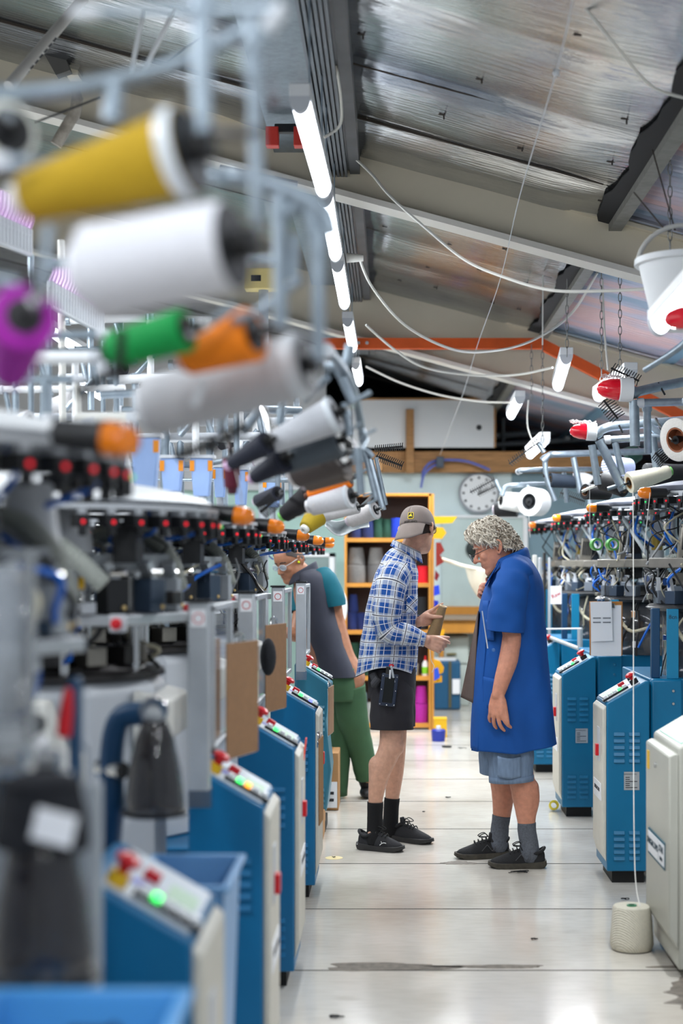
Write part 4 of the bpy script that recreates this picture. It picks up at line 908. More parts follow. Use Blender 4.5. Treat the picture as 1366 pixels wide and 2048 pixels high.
machine_right(12.6, 'last blue knitting machine of the right row by the back wall', plate=False)
# beige cabinet of the nearest right machine
root = thing('control_cabinet', 'beige control cabinet at the right edge with a white maker plate', 'cabinet', (1.2, 5.4, 0))
y0 = 5.4; xf = 1.03
MB().prism([V((xf, y0, .03)), V((xf, y0, .83)), V((xf + .21, y0, .955)), V((xf + .45, y0, .955)), V((xf + .45, y0, .03))], (0, .52, 0)).build('cabinet_body', beige2, root, bevel=.008)
d_ = MB().prism([V((xf - .035, y0 + .0, .16)), V((xf - .035, y0, .80)), V((xf - .015, y0, .81)), V((xf, y0, .81)), V((xf, y0, .1))], (0, .49, 0)).build('front_door', beige2, root, bevel=.006)
mb = MB(); mb.bx(xf - .038, xf - .035, y0 + .07, y0 + .42, .375, .475); pl = lab(mb.build('maker_plate', mat('petrol_print', (20, 86, 104), .5), d_), 'white plate lettered SANGIACOMO STAR')
MB().bx(xf - .0395, xf - .038, y0 + .20, y0 + .415, .385, .465).build('plate_field', paper, pl); MB().bx(xf - .0395, xf - .038, y0 + .075, y0 + .192, .385, .465).build('plate_field', paper, pl)
text('SANGIACOMO', .036, V((xf - .0402, y0 + .31, .428)), -Y_, Z_, mat('petrol_ink', (14, 52, 66), .6), 'lettering', pl)
text('STAR', .036, V((xf - .0402, y0 + .133, .44)), -Y_, Z_, MATS['petrol_ink'], 'lettering', pl); text('5TERZI', .018, V((xf - .0402, y0 + .133, .405)), -Y_, Z_, MATS['petrol_ink'], 'lettering', pl)
MB().bx(xf - .038, xf - .035, y0 + .41, y0 + .45, .70, .77).build('yellow_sticker', yellow, d_); MB().cyl((xf - .042, y0 + .26, .735), (xf - .035, y0 + .26, .735), .01).build('lock', chrome, d_)
dv = V((.21, 0, .125)).normalized(); nn = dv.cross(Y_); nn = nn if nn.z > 0 else -nn
o_ = MB().obox(V((xf, y0 + .26, .83)) + dv * .12 + nn * .002, dv, Y_, nn, .1, .22, .002).build('console_panel', mat('mint_label', (170, 220, 200), .4), root)
MB().obox(V((xf, y0 + .16, .83)) + dv * .13 + nn * .01, dv, Y_, nn, .03, .05, .008).build('display', mat('lcd_grey', (200, 206, 210), .2), o_, bevel=.003)
MB().obox(V((xf, y0 + .05, .83)) + dv * .09 + nn * .014, dv, Y_, nn, .022, .014, .012).build('rocker_switch', black, o_, bevel=.003)
MB().bx(xf + .07, xf + .3, y0 - .003, y0, .70, .78).build('slot_cover', black, root); MB().bx(xf + .07, xf + .2, y0 - .003, y0, .46, .60).build('rating_plate', mat('blue_grey_plate', (160, 172, 190), .4), root); MB().bx(xf + .05, xf + .3, y0 - .006, y0, .17, .30).build('vent_grille', mat('grille', (52, 54, 60), .6), root, bevel=.004)
MB().bx(xf + .06, xf + .42, y0 + .04, y0 + .48, 0, .03).build('plinth', rubber, root)
# right clipboard
t, n_ = clipboard(at(1212, 1257, 8.75), (1, 0, 0), .192, .315, 'brown clipboard with two white sheets facing the aisle, right row', mat('clip_brown', (176, 118, 56), .5), 1)
q = at(1203, 1243, 8.735); MB().obox(q, (X_ + Z_ * .03).normalized(), (Z_ - X_ * .03).normalized(), -Y_, .062, .115, .0008).build('second_sheet', paper, t)
for k in range(2):
    for j in range(2):
        qq = q + V((-.027 + .058 * j, -.002, .02 - .025 * k)); MB().obox(qq, X_, Z_, Y_, .023, .0035, .0004).build('print_line', mat('print_grey', (120, 122, 128), .7), t)
# white poster and rods on the far right machine
q = at(1112, 1190, 10.7); mb = MB(); mb.obox(q, X_, Z_, Y_, .04, .065, .001); t = thing('notice_sheet', 'small white sheet with red writing behind the blue coat', 'sheet', q); mb.build('sheet', paper, t)
text('Raw', .04, q + V((.0, -.002, 0)), (X_ + Z_ * .5).normalized(), (Z_ - X_ * .5).normalized(), red, 'handwriting', t)
t = thing('guard_rail', 'slanted clear and silver guard rail above the far right console', 'rail', at(1160, 1280, 10.4))
MB().tube([at(1092, 1272, 10.9), at(1165, 1300, 10.2)], .014).build('sloping_bar', alu, t); MB().tube([at(1160, 1300, 10.2), at(1160, 1258, 10.2)], .018).build('upright', alu, t); MB().tube([at(1092, 1258, 10.9), at(1164, 1257, 10.2)], .006).build('top_bar', lgrey, t)
# green tape rolls
gt = mat('green_tape', (84, 160, 74), .4)
for (px, py, Y, lb) in ((1190, 1089, 8.75, 'left'), (1222, 1089, 8.75, 'right')):
    q = at(px, py, Y); t = thing('tape_roll', 'green tape roll hung at the brass column, %s of the pair' % lb, 'tape roll', q, 'green tape rolls')
    MB().lathe([(.024, 0), (.036, 0), (.036, .035), (.024, .035)], q, (.3, -1, 0), 26).build('tape', gt, t); MB().lathe([(.021, .001), (.0245, 0), (.0245, .036), (.021, .034)], q, (.3, -1, 0), 26).build('core', lgrey, t)
q = at(1107, 1609, 9.1); t = thing('tape_roll', 'yellow tape roll lying on the floor by the right cabinets', 'tape roll', (q.x, 9.1, 0)); MB().lathe([(.018, 0), (.03, .0), (.03, .03), (.018, .03)], (q.x, 9.1, .03), (0, -1, .3), 24).build('tape', mat('clear_yellow', (226, 206, 60), .3), t)
# lint on floor
lint = mat('lint', (26, 26, 28), .9)
for k, (px, py, sz, lb) in enumerate(((893, 1495, .06, 'dark fluff on the floor between the workers\' far feet'), (925, 1497, .04, 'small dark fluff right of the larger fluff'), (896, 1596, .018, 'tiny black scrap in mid aisle'), (848, 1625, .01, 'black speck beside the far black trainer'), (1035, 1745, .06, 'thin black thread scrap by the grey socks'), (1250, 1800, .02, 'black scrap near the cream cone'),
                                          (668, 1716, .012, 'black mark on the yellow floor stain'), (676, 2035, .03, 'thread scrap at the bottom of the aisle'), (1068, 1880, .015, 'black crumb in front of the cream cone'), (685, 1495, .05, 'dark fluff beside the trailing shoe'), (590, 1860, .03, 'dark thread by the blue cabinet foot'))):
    Y = H * F / (py - VY); c = V(((px - VX) * Y / F, Y, .004)); mb = MB(); rr = random.Random(k)
    for j in range(3):
        P_ = smooth_pts([c + V((rr.uniform(-sz, sz), rr.uniform(-sz, sz) * .5, rr.uniform(0, .004))) for _ in range(4)], 5); mb.tube(P_, .0018 if sz < .05 or 'thread' in lb else .006, 5)
    tag(mb.build('lint_scrap', lint, loc=c), lb, 'lint', 'scraps on the floor')
c = V(((668 - VX) * 7.63 / F, 7.63, 0)); mb = MB(); mb.lathe([(0, .001), (.045, .001), (.045, 0)], c, n=24); struct(mb.build('trim_90', mat('yellow_stain', (214, 196, 140), .5)))
# ================= creels and yarn cones =================
def creel(label, parts, loc_px, Y, grp='yarn creels', extra_post=None, m=galv):
    """parts: (name, [(px,py[,dY])], radius px[, material])"""
    o0 = at(*loc_px, Y); t = thing('yarn_creel', label, 'creel', (o0.x, Y, 0), grp)
    for pt in parts:
        nm, pts, r = pt[:3]; mm = pt[3] if len(pt) > 3 else m
        P_ = [at(q[0], q[1], Y + (q[2] if len(q) > 2 else 0)) for q in pts]
        if len(P_) > 2: P_ = smooth_pts(P_, 6)
        pr = MB().tube(P_, r * Y / F, 14).build(nm, mm, t)
        if nm in ('rail', 'top_rail', 'upright'):
            d = (P_[1] - P_[0]).normalized()
            MB().cyl(P_[0] - d * .005, P_[0] + d * .03, r * Y / F * 1.25).build('joint_sleeve', lgrey if nm == 'rail' else m, pr)
    if extra_post:
        x, y, z = extra_post; MB().cyl((x, y, 0), (x, y, z), .022).build('floor_post', m, t)
    return t
def yarnm(name, rgb, rough=.6):
    return mat('yarn_' + name, rgb, rough, wave=.22, wave_scale=150, noise_amt=.04, noise_scale=90)
def cone(big, small, rb, rs, Y, cn, rgb, label, dY=0.0, core=(30, 30, 34), tip=None, hubpt=None, fat=False, grp='yarn cones on the creels', cap=False, rough=.72, film=False):
    """yarn cone from its big end to its small end (picture points at distance Y, small end dY farther)"""
    A, B_ = at(*big, Y), at(*small, Y + dY); ax = B_ - A; L = ax.length; ax.normalize(); s = F / Y; rb /= s; rs /= s
    t = thing('yarn_cone', label, 'yarn cone', (A + B_) / 2, grp); m = yarnm(cn, rgb, rough)
    hb = rb * .58; hs = rs * .55
    prof = [(hb, L * .06), (hb, 0), (rb * .94, 0), (rb, L * .03)]
    for k in range(1, 8):
        f = k / 8; prof.append((rb + (rs - rb) * f + (rb * .05 * math.sin(PI * f) if fat else 0), L * f))
    prof += [(rs * 1.02, L * .97), (rs * .9, L), (hs, L)]
    MB().lathe(prof, A, ax, 36).build('yarn', m, t, ang=50)
    cm = mat('core_%d_%d_%d' % core, core, .5)
    MB().lathe([(hb * .99, 0), (hb * .86, .001), (hb * .8, L * .3), (0, L * .32)], A - ax * .001, ax, 24).build('core', cm, t)
    tp = mat('tip_%d_%d_%d' % (tip or (200, 190, 200)), tip or (200, 190, 200), .4)
    MB().lathe([(hs * 1.25, -.004), (hs * 1.25, .014), (hs * .9, .018), (hs * .55, .018), (hs * .5, .0), (0, -.002)], B_, ax, 22).build('cone_tip', tp, t)
    if cap: MB().lathe([(rb * 1.02, L * .0), (rb * 1.05, L * .06), (rb * .98, L * .09)], A, ax, 30).build('base_wrap', mat('pale_film', (214, 220, 226), .3), t)
    return t, A, ax
def holder(t, A, ax, r, to, name='cone_holder'):
    """black disc and spindle that carries a cone; belongs to the creel"""
    h = MB().lathe([(0, -.004), (r, -.004), (r * .9, .02), (r * .5, .05), (0, .05)], A, ax, 24).build(name, black, t)
    MB().cyl(A - ax * .03, A + ax * .03, r * .35).build('spindle', rubber, h)
    if to is not None: MB().tube([A - ax * .02, (A - ax * .03).lerp(V(to), .5), V(to)], .008, 8).build('holder_arm', chrome, t)

# --- nearest creel on the left (about 1.8 m away)
t = creel('blurred galvanised creel frame at the upper left, nearest the camera', [
    ('top_rail', [(-40, 192, .2), (120, 180, .2), (232, 160, .2), (345, 130, .2), (440, 90, .2), (535, 30, .2)], 19),
    ('rail', [(150, 26), (560, 20)], 11), ('upright', [(405, -30), (405, 292)], 20), ('upright', [(506, 40, .15), (515, 440, .15)], 15),
    ('tee_arm', [(230, 168, .2), (224, 240, .2)], 22), ('rail', [(560, 20), (500, 110), (510, 170)], 13),
    ('holder_arm', [(405, 262), (470, 270), (520, 262)], 9, dkmetal), ('holder_arm', [(98, 450), (84, 590)], 10), ('rail', [(-20, 655), (85, 590)], 9, dkmetal),
    ('upright', [(-12, 560), (30, 565), (62, 548), (70, 640)], 10, dkmetal), ('rail', [(-30, 325), (60, 322)], 13)], (405, 300), 1.76, extra_post=None)
for q in ((405, 292), (515, 262)):
    pass
h0 = at(-1000, 190, 1.96)
MB().tube([at(-40, 192, 1.96), h0]+[V((h0.x, 1.96, 0))], .02).build('floor_post', galv, t)
_, A, ax = cone((376, 302), (52, 396), 89, 52, 1.76, 'mustard', (176, 142, 12), 'large mustard yellow yarn cone, blurred at the upper left', .06, core=(150, 160, 172), tip=(230, 230, 235), cap=True)
holder(t, A, ax, .05, at(405, 285, 1.76))
_, A, ax = cone((462, 492), (182, 545), 92, 96, 1.72, 'white', (212, 212, 218), 'big white yarn cone directly under the mustard one', .05, tip=(235, 235, 240), core=(150, 130, 100))
holder(t, A, ax, .05, at(515, 440, 1.9))
_, A, ax = cone((20, 262), (-70, 300), 62, 50, 1.95, 'cream', (222, 224, 216), 'cream cone cut by the left picture edge under the pipe', .1)
holder(t, A, ax, .03, at(-40, 195, 1.96))
_, A, ax = cone((48, 632), (20, 745), 68, 40, 1.75, 'purple', (160, 20, 160), 'purple yarn cone with a dark hollow end at the left edge', .22, core=(20, 18, 20))
holder(t, A, ax, .022, at(85, 590, 1.75))
# --- second creel
t = creel('blurred curved galvanised creel behind the white cone, upper left', [
    ('top_rail', [(300, 330, .3), (430, 352), (520, 365), (600, 395), (645, 425), (658, 470)], 20), ('upright', [(560, 395), (561, 655)], 15), ('upright', [(636, 470), (638, 722)], 14),
    ('rail', [(470, 525, .3), (548, 520, .3)], 9), ('brace', [(600, 560, .2), (520, 620, .1), (470, 640)], 9), ('joint', [(575, 430), (610, 400), (630, 480)], 16, galv),
    ('holder_arm', [(560, 640), (545, 660), (510, 665)], 8, dkmetal), ('holder_arm', [(638, 720), (628, 735)], 8, dkmetal), ('rail', [(380, 665), (430, 640), (470, 610)], 9), ('short_arm', [(585, 560), (590, 470)], 12)],
    (600, 500), 2.25)
MB().tube([at(300, 330, 2.55), at(-900, 320, 2.55), V((at(-900, 320, 2.55).x, 2.55, 0))], .016).build('floor_post', galv, t)
_, A, ax = cone((372, 660), (225, 700), 45, 37, 2.25, 'green', (0, 150, 70), 'bright green yarn cone beside the orange one', .05, core=(18, 18, 20), tip=(30, 40, 36))
holder(t, A, ax, .022, at(430, 640, 2.25))
_, A, ax = cone((508, 668), (372, 712), 56, 40, 2.3, 'orange', (246, 132, 10), 'large bright orange yarn cone right of the green one', .05, core=(22, 24, 28))
holder(t, A, ax, .028, at(561, 650, 2.25))
_, A, ax = cone((612, 730), (300, 815), 66, 60, 2.45, 'palegrey', (186, 186, 190), 'big pale grey yarn cone under the orange one', .08, tip=(220, 222, 226), cap=True)
holder(t, A, ax, .04, at(638, 725, 2.25))
q = at(398, 786, 2.33); tag(MB().obox(q, (X_ * .4 + Z_).normalized(), (X_ - Z_ * .4).normalized(), -Y_, .022, .006, .002).build('thread_guide', lgrey, loc=q, bevel=.001), 'pale plastic thread clip on the big grey cone', 'clip')
# fishbone springs
def fishbone(pts, Y, label, tine=14, n=14, dY=0, m=rubber):
    a, b = at(*pts[0], Y), at(*pts[1], Y + dY); d = (b - a).normalized(); nrm = d.cross(Y_).normalized(); t = thing('thread_tensioner', label, 'tensioner', a, 'fishbone tensioners')
    MB().tube([a, b], .005, 8).build('spine', m, t); L = tine * Y / F
    for k in range(n):
        c = a.lerp(b, (k + .5) / n)
        MB().tube([c - nrm * L + d * .004 - Y_ * .012, c - Y_ * .003, c + nrm * L + d * .004 - Y_ * .012], .0025, 6).build('tine', m, t)
    return t
fishbone(((245, 660), (240, 760)), 2.2, 'black bristled tensioner below the green cone', 10, 8)
fishbone(((150, 790), (300, 705)), 2.3, 'black bristled tensioner slanting left under the green cone', 14, 14)
fishbone(((415, 900), (492, 850)), 3.4, 'dark bristled tensioner above the maroon cone', 16, 14)
fishbone(((350, 915), (430, 885)), 3.4, 'dark bristled tensioner left above the maroon cone', 14, 12)
fishbone(((520, 1025), (550, 1000)), 5.2, 'small bristled tensioner under the navy cone', 18, 10)
# --- third creel
t = creel('galvanised creel carrying the light grey and brown cones, mid left', [
    ('upright', [(672, 728), (706, 806)], 9), ('brace', [(612, 800, .2), (655, 755)], 8), ('rail', [(655, 700, -.4), (690, 745), (712, 800, .2), (726, 880, .4)], 9), ('joint', [(650, 735), (690, 728), (700, 690)], 11),
    ('holder_arm', [(700, 808), (742, 784)], 5), ('peg', [(728, 872), (752, 858)], 3.4), ('peg', [(700, 860), (722, 846)], 3.4), ('upright', [(716, 900), (722, 988)], 8.5), ('rail', [(712, 905, .2), (730, 880, .3), (722, 860, .3)], 8),
    ('upright', [(690, 810), (700, 872)], 7), ('brace', [(490, 860, .4), (525, 812, .3)], 10), ('brace', [(440, 862, .2), (448, 800)], 8), ('brace', [(560, 850, .4), (565, 800, .4)], 10),
    ('top_rail', [(250, 705, .6), (480, 700, .6), (655, 700, -.4)], 8)], (690, 800), 3.9)
MB().tube([at(250, 705, 4.5), at(-300, 700, 4.5), V((at(-300, 700, 4.5).x, 4.5, 0))], .014).build('floor_post', galv, t)
for q in ((748, 860), (752, 858)): pass
_, A, ax = cone((672, 828), (545, 886), 38, 22, 3.9, 'lightgrey', (190, 192, 198), 'light grey shiny yarn cone above the dark ones, mid left', .04, tip=(236, 236, 240), cap=True)
holder(t, A, ax, .03, at(706, 806, 3.9))
_, A, ax = cone((678, 882), (552, 932), 34, 22, 4.0, 'slate', (72, 80, 88), 'slate grey yarn cone just below the light grey one', .05, tip=(226, 228, 230))
holder(t, A, ax, .028, at(716, 900, 3.9))
_, A, ax = cone((682, 910), (590, 952), 42, 26, 4.2, 'brown', (84, 76, 74), 'brown yarn cone under the slate one', .06, tip=(222, 218, 218), cap=False)
holder(t, A, ax, .028, at(716, 905, 3.9))
_, A, ax = cone((690, 930), (612, 962), 34, 24, 4.5, 'brown2', (96, 86, 80), 'second brown yarn cone behind the first brown one', .06)
holder(t, A, ax, .028, at(716, 920, 3.9))
_, A, ax = cone((535, 885), (462, 928), 25, 15, 3.9, 'inkblue', (24, 28, 44), 'ink blue yarn cone with a pink tip, upper of two', .08, tip=(226, 186, 224))
holder(t, A, ax, .02, at(525, 812, 4.2))
_, A, ax = cone((570, 918), (508, 955), 27, 15, 4.0, 'inkblue', (24, 28, 44), 'ink blue yarn cone with a pink tip, lower of two', .08, tip=(222, 186, 226))
holder(t, A, ax, .02, at(565, 850, 4.3))
_, A, ax = cone((462, 916), (464, 975), 18, 15, 4.2, 'maroon', (92, 20, 44), 'maroon yarn cone hanging upright left of the ink blue ones', .02, tip=(80, 30, 50))
holder(t, A, ax, .018, at(448, 862, 4.1))
# --- fourth creel
t = creel('galvanised creel with the orange and white cones before the bookcase', [
    ('upright', [(716, 905), (722, 988)], 7.5), ('arm', [(738, 918), (764, 1016)], 5), ('arm', [(726, 892), (752, 1000)], 5), ('rail', [(690, 935, -.3), (712, 905), (730, 900), (745, 915)], 7), ('peg', [(722, 945), (738, 936)], 3), ('peg', [(726, 992), (750, 984)], 3),
    ('top_rail', [(400, 930, .5), (560, 905, .5), (690, 905, -.1), (715, 900)], 6), ('upright', [(555, 905, .4), (556, 990, .4)], 6), ('upright', [(580, 905, .4), (582, 1000, .4)], 5), ('upright', [(610, 900, .5), (612, 980, .5)], 5), ('peg', [(735, 1008), (760, 996)], 3)], (716, 940), 5.4)
MB().tube([at(400, 930, 5.9), at(100, 930, 5.9), V((at(100, 930, 5.9).x, 5.9, 0))], .014).build('floor_post', galv, t)
_, A, ax = cone((700, 958), (618, 990), 17, 10, 5.4, 'orange2', (250, 128, 20), 'slim orange yarn cone before the bookcase', .06, tip=(90, 50, 30))
holder(t, A, ax, .02, at(716, 945, 5.4))
_, A, ax = cone((702, 992), (622, 1012), 25, 20, 5.4, 'silver', (208, 208, 212), 'silver white yarn cone just under the slim orange one', .06, tip=(235, 235, 238), cap=True)
holder(t, A, ax, .03, at(722, 985, 5.4))
_, A, ax = cone((620, 992), (568, 1030), 26, 16, 5.5, 'blackyarn', (30, 28, 32), 'black yarn cone with a lime green tip', .06, tip=(140, 220, 110))
holder(t, A, ax, .02, at(612, 980, 5.9))
_, A, ax = cone((556, 986), (515, 1002), 15, 13, 5.3, 'navyyarn', (28, 32, 46), 'small navy yarn cone with an open ring end', .1, core=(60, 60, 66))
holder(t, A, ax, .012, at(556, 985, 5.8))
t = creel('far galvanised creel end before the bookcase with two pale cones', [('arm', [(742, 920), (768, 1020)], 5), ('top_rail', [(600, 960, .3), (690, 930), (742, 915)], 5), ('arm', [(752, 915), (772, 1010)], 4)], (745, 950), 6.6)
MB().tube([at(600, 960, 6.9), at(300, 960, 6.9), V((at(300, 960, 6.9).x, 6.9, 0))], .014).build('floor_post', galv, t)
_, A, ax = cone((716, 1014), (648, 1034), 13, 10, 6.5, 'silver2', (204, 202, 204), 'thin pale yarn cone under the silver white one', .06)
holder(t, A, ax, .018, at(745, 990, 6.6))
_, A, ax = cone((752, 1020), (700, 1042), 18, 14, 6.6, 'silver3', (206, 202, 202), 'pale yarn cone nearest the bookcase corner', .06, cap=True)
holder(t, A, ax, .018, at(768, 1015, 6.6))
_, A, ax = cone((632, 1032), (611, 1056), 24, 14, 6.4, 'olivey', (176, 150, 30), 'mustard yarn cone with a white end near the amber beacons', -.05, tip=(236, 236, 232))
holder(t, A, ax, .018, at(612, 975, 6.9))
q = at(690, 1050, 6.8); t = thing('plastic_bag', 'crumpled white plastic bag under the pale cones by the bookcase', 'bag', q)
mb = MB(); mb.grid(lambda u, v: at(650 + 88 * u, 1036 + 6 * math.sin(u * 6) + (10 + 22 * math.sin(PI * (u * .9 + .1))) * v + 14 * max(0, u - .6) * v * 2, 6.8 + .08 * math.sin(PI * v) + .02 * math.sin(u * 14 + v * 5)), 24, 10); mb.build('film', mat('plastic_film', (222, 228, 230), .3), t, solid=.004)
# threads from cones to rings
def threadline(pts, label, r=.0016, m=None):
    P_ = [at(*q) for q in pts]; P_ = smooth_pts(P_, 8) if len(P_) > 2 else P_
    tag(MB().tube(P_, r, 5).build('yarn_thread', m or mat('pale_thread', (222, 220, 214), .6), loc=P_[0]), label, 'thread', 'yarn threads')
threadline([(466, 925, 4.0), (478, 970, 4.0), (485, 1015, 4.1)], 'thread hanging from the upper pink tipped cone')
threadline([(574, 1038, 5.55), (610, 1028, 5.5), (628, 1008, 5.4)], 'pale thread running from the lime tip cone to the white cone')
threadline([(1280, 1812, 5.75), (1270, 1740, 5.9), (1267, 1500, 6.2), (1267, 1200, 6.4), (1266, 985, 6.6)], 'white yarn rising from the cream floor cone to the creel', .0022)
threadline([(1180, 1085, 8.6), (1179, 960, 8.6)], 'thread dropping in front of the brass column')
threadline([(1287, 1110, 6.8), (1300, 985, 6.8)], 'thread right of the tall white yarn')
threadline([(1058, 1030, 10.5), (1060, 1075, 10.5)], 'loose white yarn end under the big white roll')
threadline([(860, 1300, 7.7), (862, 1320, 7.7), (868, 1332, 7.7), (864, 1345, 7.7)], 'yarn end dangling below the held cone')
# floor cone
c = V(((1263.5 - VX) * 5.82 / F, 5.82, 0)); t = thing('yarn_cone', 'cream yarn cone standing on the floor by the beige cabinet', 'yarn cone', c, 'yarn cones on the floor')
crm = mat('cream_yarn', (222, 216, 198), .85, wave=.6, wave_scale=60, noise_amt=.05, noise_scale=100)
MB().lathe([(.03, .004), (.078, .004), (.084, .02), (.0835, .04), (.074, .163), (.070, .168), (.02, .168), (.018, .16), (0, .15)], c, n=48).build('yarn', crm, t)
MB().lathe([(.012, .16), (.020, .167), (.019, .172), (.012, .172)], c, n=20).build('core', mat('green_core', (20, 120, 70), .4), t)
MB().lathe([(0, 0), (.03, 0), (.03, .005), (0, .005)], c, n=20).build('base', lgrey, t)

# --- right row creels
def rbeacon(tip, base, r, Y, label):
    A, B_ = at(*base, Y), at(*tip, Y); d = (B_ - A); L = d.length; d.normalize(); r = r * Y / F; t = thing('warning_beacon', label, 'beacon', A, 'red beacons')
    MB().lathe([(0, -L * .05), (r * 1.05, -L * .05), (r * 1.05, L * .33), (r * .96, L * .35), (0, L * .35)], A, d, 24).build('base', white, t, bevel=.003)
    MB().lathe([(r * .95, L * .35), (r * .95, L * .42), (r * .9, L * .6), (r * .7, L * .82), (r * .4, L * .95), (0, L)], A, d, 24).build('lens', redlens, t); return t
rbeacon((1328, 640), (1400, 632), 24, 4.75, 'large red beacon cut by the right edge, topmost')
rbeacon((1193, 777), (1262, 780), 23, 7.3, 'red beacon with white base in the middle of three, right creels')
rbeacon((1139, 862), (1190, 864), 17, 8.45, 'lowest and farthest red beacon, above the black cones')
for (px, py, rr_, Y, lb) in ((1232, 758, 30, 7.32, 'dust fluff clinging to the middle red beacon'), (1164, 848, 18, 8.46, 'dust fluff clinging to the farthest red beacon')):
    q = at(px, py, Y); mb = MB(); rq = random.Random(4)
    for k in range(26):
        a = rq.uniform(0, PI); p0 = q + V((rq.uniform(-.06, .06), rq.uniform(-.03, .03), rq.uniform(-.004, .012))); mb.tube(smooth_pts([p0, p0 + V((rq.uniform(-.02, .02), 0, .012)), p0 + V((rq.uniform(-.03, .03), 0, .006))], 4), .002, 4)
    tag(mb.build('dust_fluff', mat('dust', (214, 208, 206), .95), loc=q), lb, 'dust', kind='stuff')
t = creel('galvanised creel arm holding the middle red beacon at right', [('top_rail', [(1262, 787), (1320, 773, .1), (1400, 758, .2)], 10), ('rail', [(1275, 806), (1400, 803)], 8), ('arm', [(1268, 800), (1270, 892)], 10), ('upright', [(1294, 810, .2), (1296, 905, .3)], 8), ('cable_tie', [(1316, 765, .08), (1330, 790, .08)], 2, black)], (1300, 800), 7.3)
MB().tube([at(1400, 758, 7.5), at(1560, 758, 7.5), V((at(1560, 758, 7.5).x, 7.5, 0))], .02).build('floor_post', galv, t)
_, A, ax = cone((1352, 880), (1400, 868), 44, 40, 7.0, 'milk', (232, 228, 222), 'fat white yarn cone cut by the right edge', .1, core=(150, 90, 60))
holder(t, A, ax, .02, at(1312, 838, 7.3))
t = creel('galvanised creel under the lowest red beacon with cream and black cones', [('top_rail', [(1192, 868), (1215, 855), (1260, 850, .1), (1400, 838, .2)], 9), ('rail', [(1210, 880), (1400, 868)], 7), ('arm', [(1198, 880), (1246, 980)], 9), ('arm', [(1184, 890), (1196, 970)], 7.5), ('arm', [(1230, 885), (1245, 950)], 6.5), ('arm', [(1305, 875, -.1), (1314, 938, -.1)], 8), ('holder_arm', [(1215, 978), (1260, 964)], 4), ('clamp', [(1237, 955), (1247, 985)], 7.5, black), ('clamp', [(1196, 950), (1195, 972)], 6, black), ('cable_tie', [(1238, 850, -.03), (1246, 866, -.03)], 2, black), ('cable_tie', [(1316, 840, .03), (1322, 862, .03)], 2, black), ('arm', [(1298, 850), (1345, 890)], 7)], (1250, 870), 8.45)
MB().tube([at(1400, 838, 8.65), at(1500, 838, 8.65), V((at(1500, 838, 8.65).x, 8.65, 0))], .02).build('floor_post', galv, t)
_, A, ax = cone((1258, 966), (1338, 943), 22, 13, 8.3, 'creamy', (228, 222, 200), 'cream yarn cone with green ends on the right creel', .06, core=(190, 140, 80), tip=(130, 200, 110))
holder(t, A, ax, .016, at(1240, 975, 8.45))
_, A, ax = cone((1250, 975), (1205, 962), 20, 19, 8.5, 'blackr', (22, 22, 26), 'black yarn cone directly behind the cream one', .1, core=(170, 120, 70))
holder(t, A, ax, .012, at(1236, 975, 8.45))
_, A, ax = cone((1170, 983), (1216, 986), 16, 14, 8.7, 'blackr', (22, 22, 26), 'black yarn cone with a brown ring end, leftmost on that creel', .1, core=(120, 80, 50))
holder(t, A, ax, .012, at(1195, 970, 8.45))
_, A, ax = cone((1290, 950), (1400, 950), 24, 20, 8.6, 'blackr', (22, 22, 26), 'long black yarn cone at the right edge behind the cream one', .06)
holder(t, A, ax, .012, at(1314, 938, 8.35))
q = at(1215, 930, 9.0); e = at(1282, 938, 9.2); t2 = thing('fabric_roll', 'blue grey knitted fabric roll lying on the right creel', 'roll', q)
MB().lathe([(0, 0), (.05, 0), (.056, .008), (.056, .19), (.05, .198), (0, .198)], q, e - q, 28).build('roll', mat('blue_grey_knit', (150, 158, 186), .9, wave=.4, wave_scale=40), t2)
MB().lathe([(.0, .199), (.02, .199), (.02, .203), (0, .203)], q, e - q, 20).build('rolled_end', mat('blue_grey_dark', (110, 118, 150), .9), t2)
t = creel('slim galvanised creel in front of the timber beam, right', [('top_rail', [(1086, 921), (1100, 910), (1130, 908), (1310, 902, .2)], 6.5), ('rail', [(1036, 944), (1060, 940), (1215, 938, .3)], 5), ('arm', [(1090, 918), (1093, 955), (1110, 1002)], 5.5), ('arm', [(1147, 915), (1161, 985)], 6), ('arm', [(1088, 905), (1075, 885)], 5), ('clamp', [(1091, 940), (1090, 955)], 4.5, black), ('arm', [(1128, 945, .2), (1134, 1005, .2)], 5)], (1100, 920), 9.9)
MB().tube([at(1310, 902, 10.1), at(1420, 902, 10.1), V((at(1420, 902, 10.1).x, 10.1, 0))], .02).build('floor_post', galv, t)
_, A, ax = cone((1100, 960), (1152, 965), 15, 12, 9.9, 'navyr', (26, 38, 52), 'navy yarn cone in front of the timber beam at right', .05, core=(150, 120, 90))
holder(t, A, ax, .012, at(1093, 950, 9.9))
_, A, ax = cone((1184, 968), (1154, 950), 16, 12, 10.1, 'greyr', (206, 206, 208), 'pale grey yarn cone beside the navy one at right', .05)
holder(t, A, ax, .012, at(1161, 985, 9.9))
_, A, ax = cone((1246, 920), (1275, 905), 22, 16, 10.4, 'forest', (24, 62, 52), 'dark forest green cone behind the right creel rails', .05)
holder(t, A, ax, .012, at(1240, 905, 10.1))
t = creel('farthest creel of the right row with two large white rolls', [('top_rail', [(1004, 990), (1012, 974), (1040, 970), (1110, 968, .2)], 5), ('arm', [(1056, 970), (1058, 1000)], 5), ('arm', [(1002, 985), (990, 960)], 4), ('holder_arm', [(1040, 998), (1058, 1000)], 4)], (1040, 970), 11.6)
MB().tube([at(1110, 968, 11.8), at(1180, 968, 11.8), V((at(1180, 968, 11.8).x, 11.8, 0))], .02).build('floor_post', galv, t)
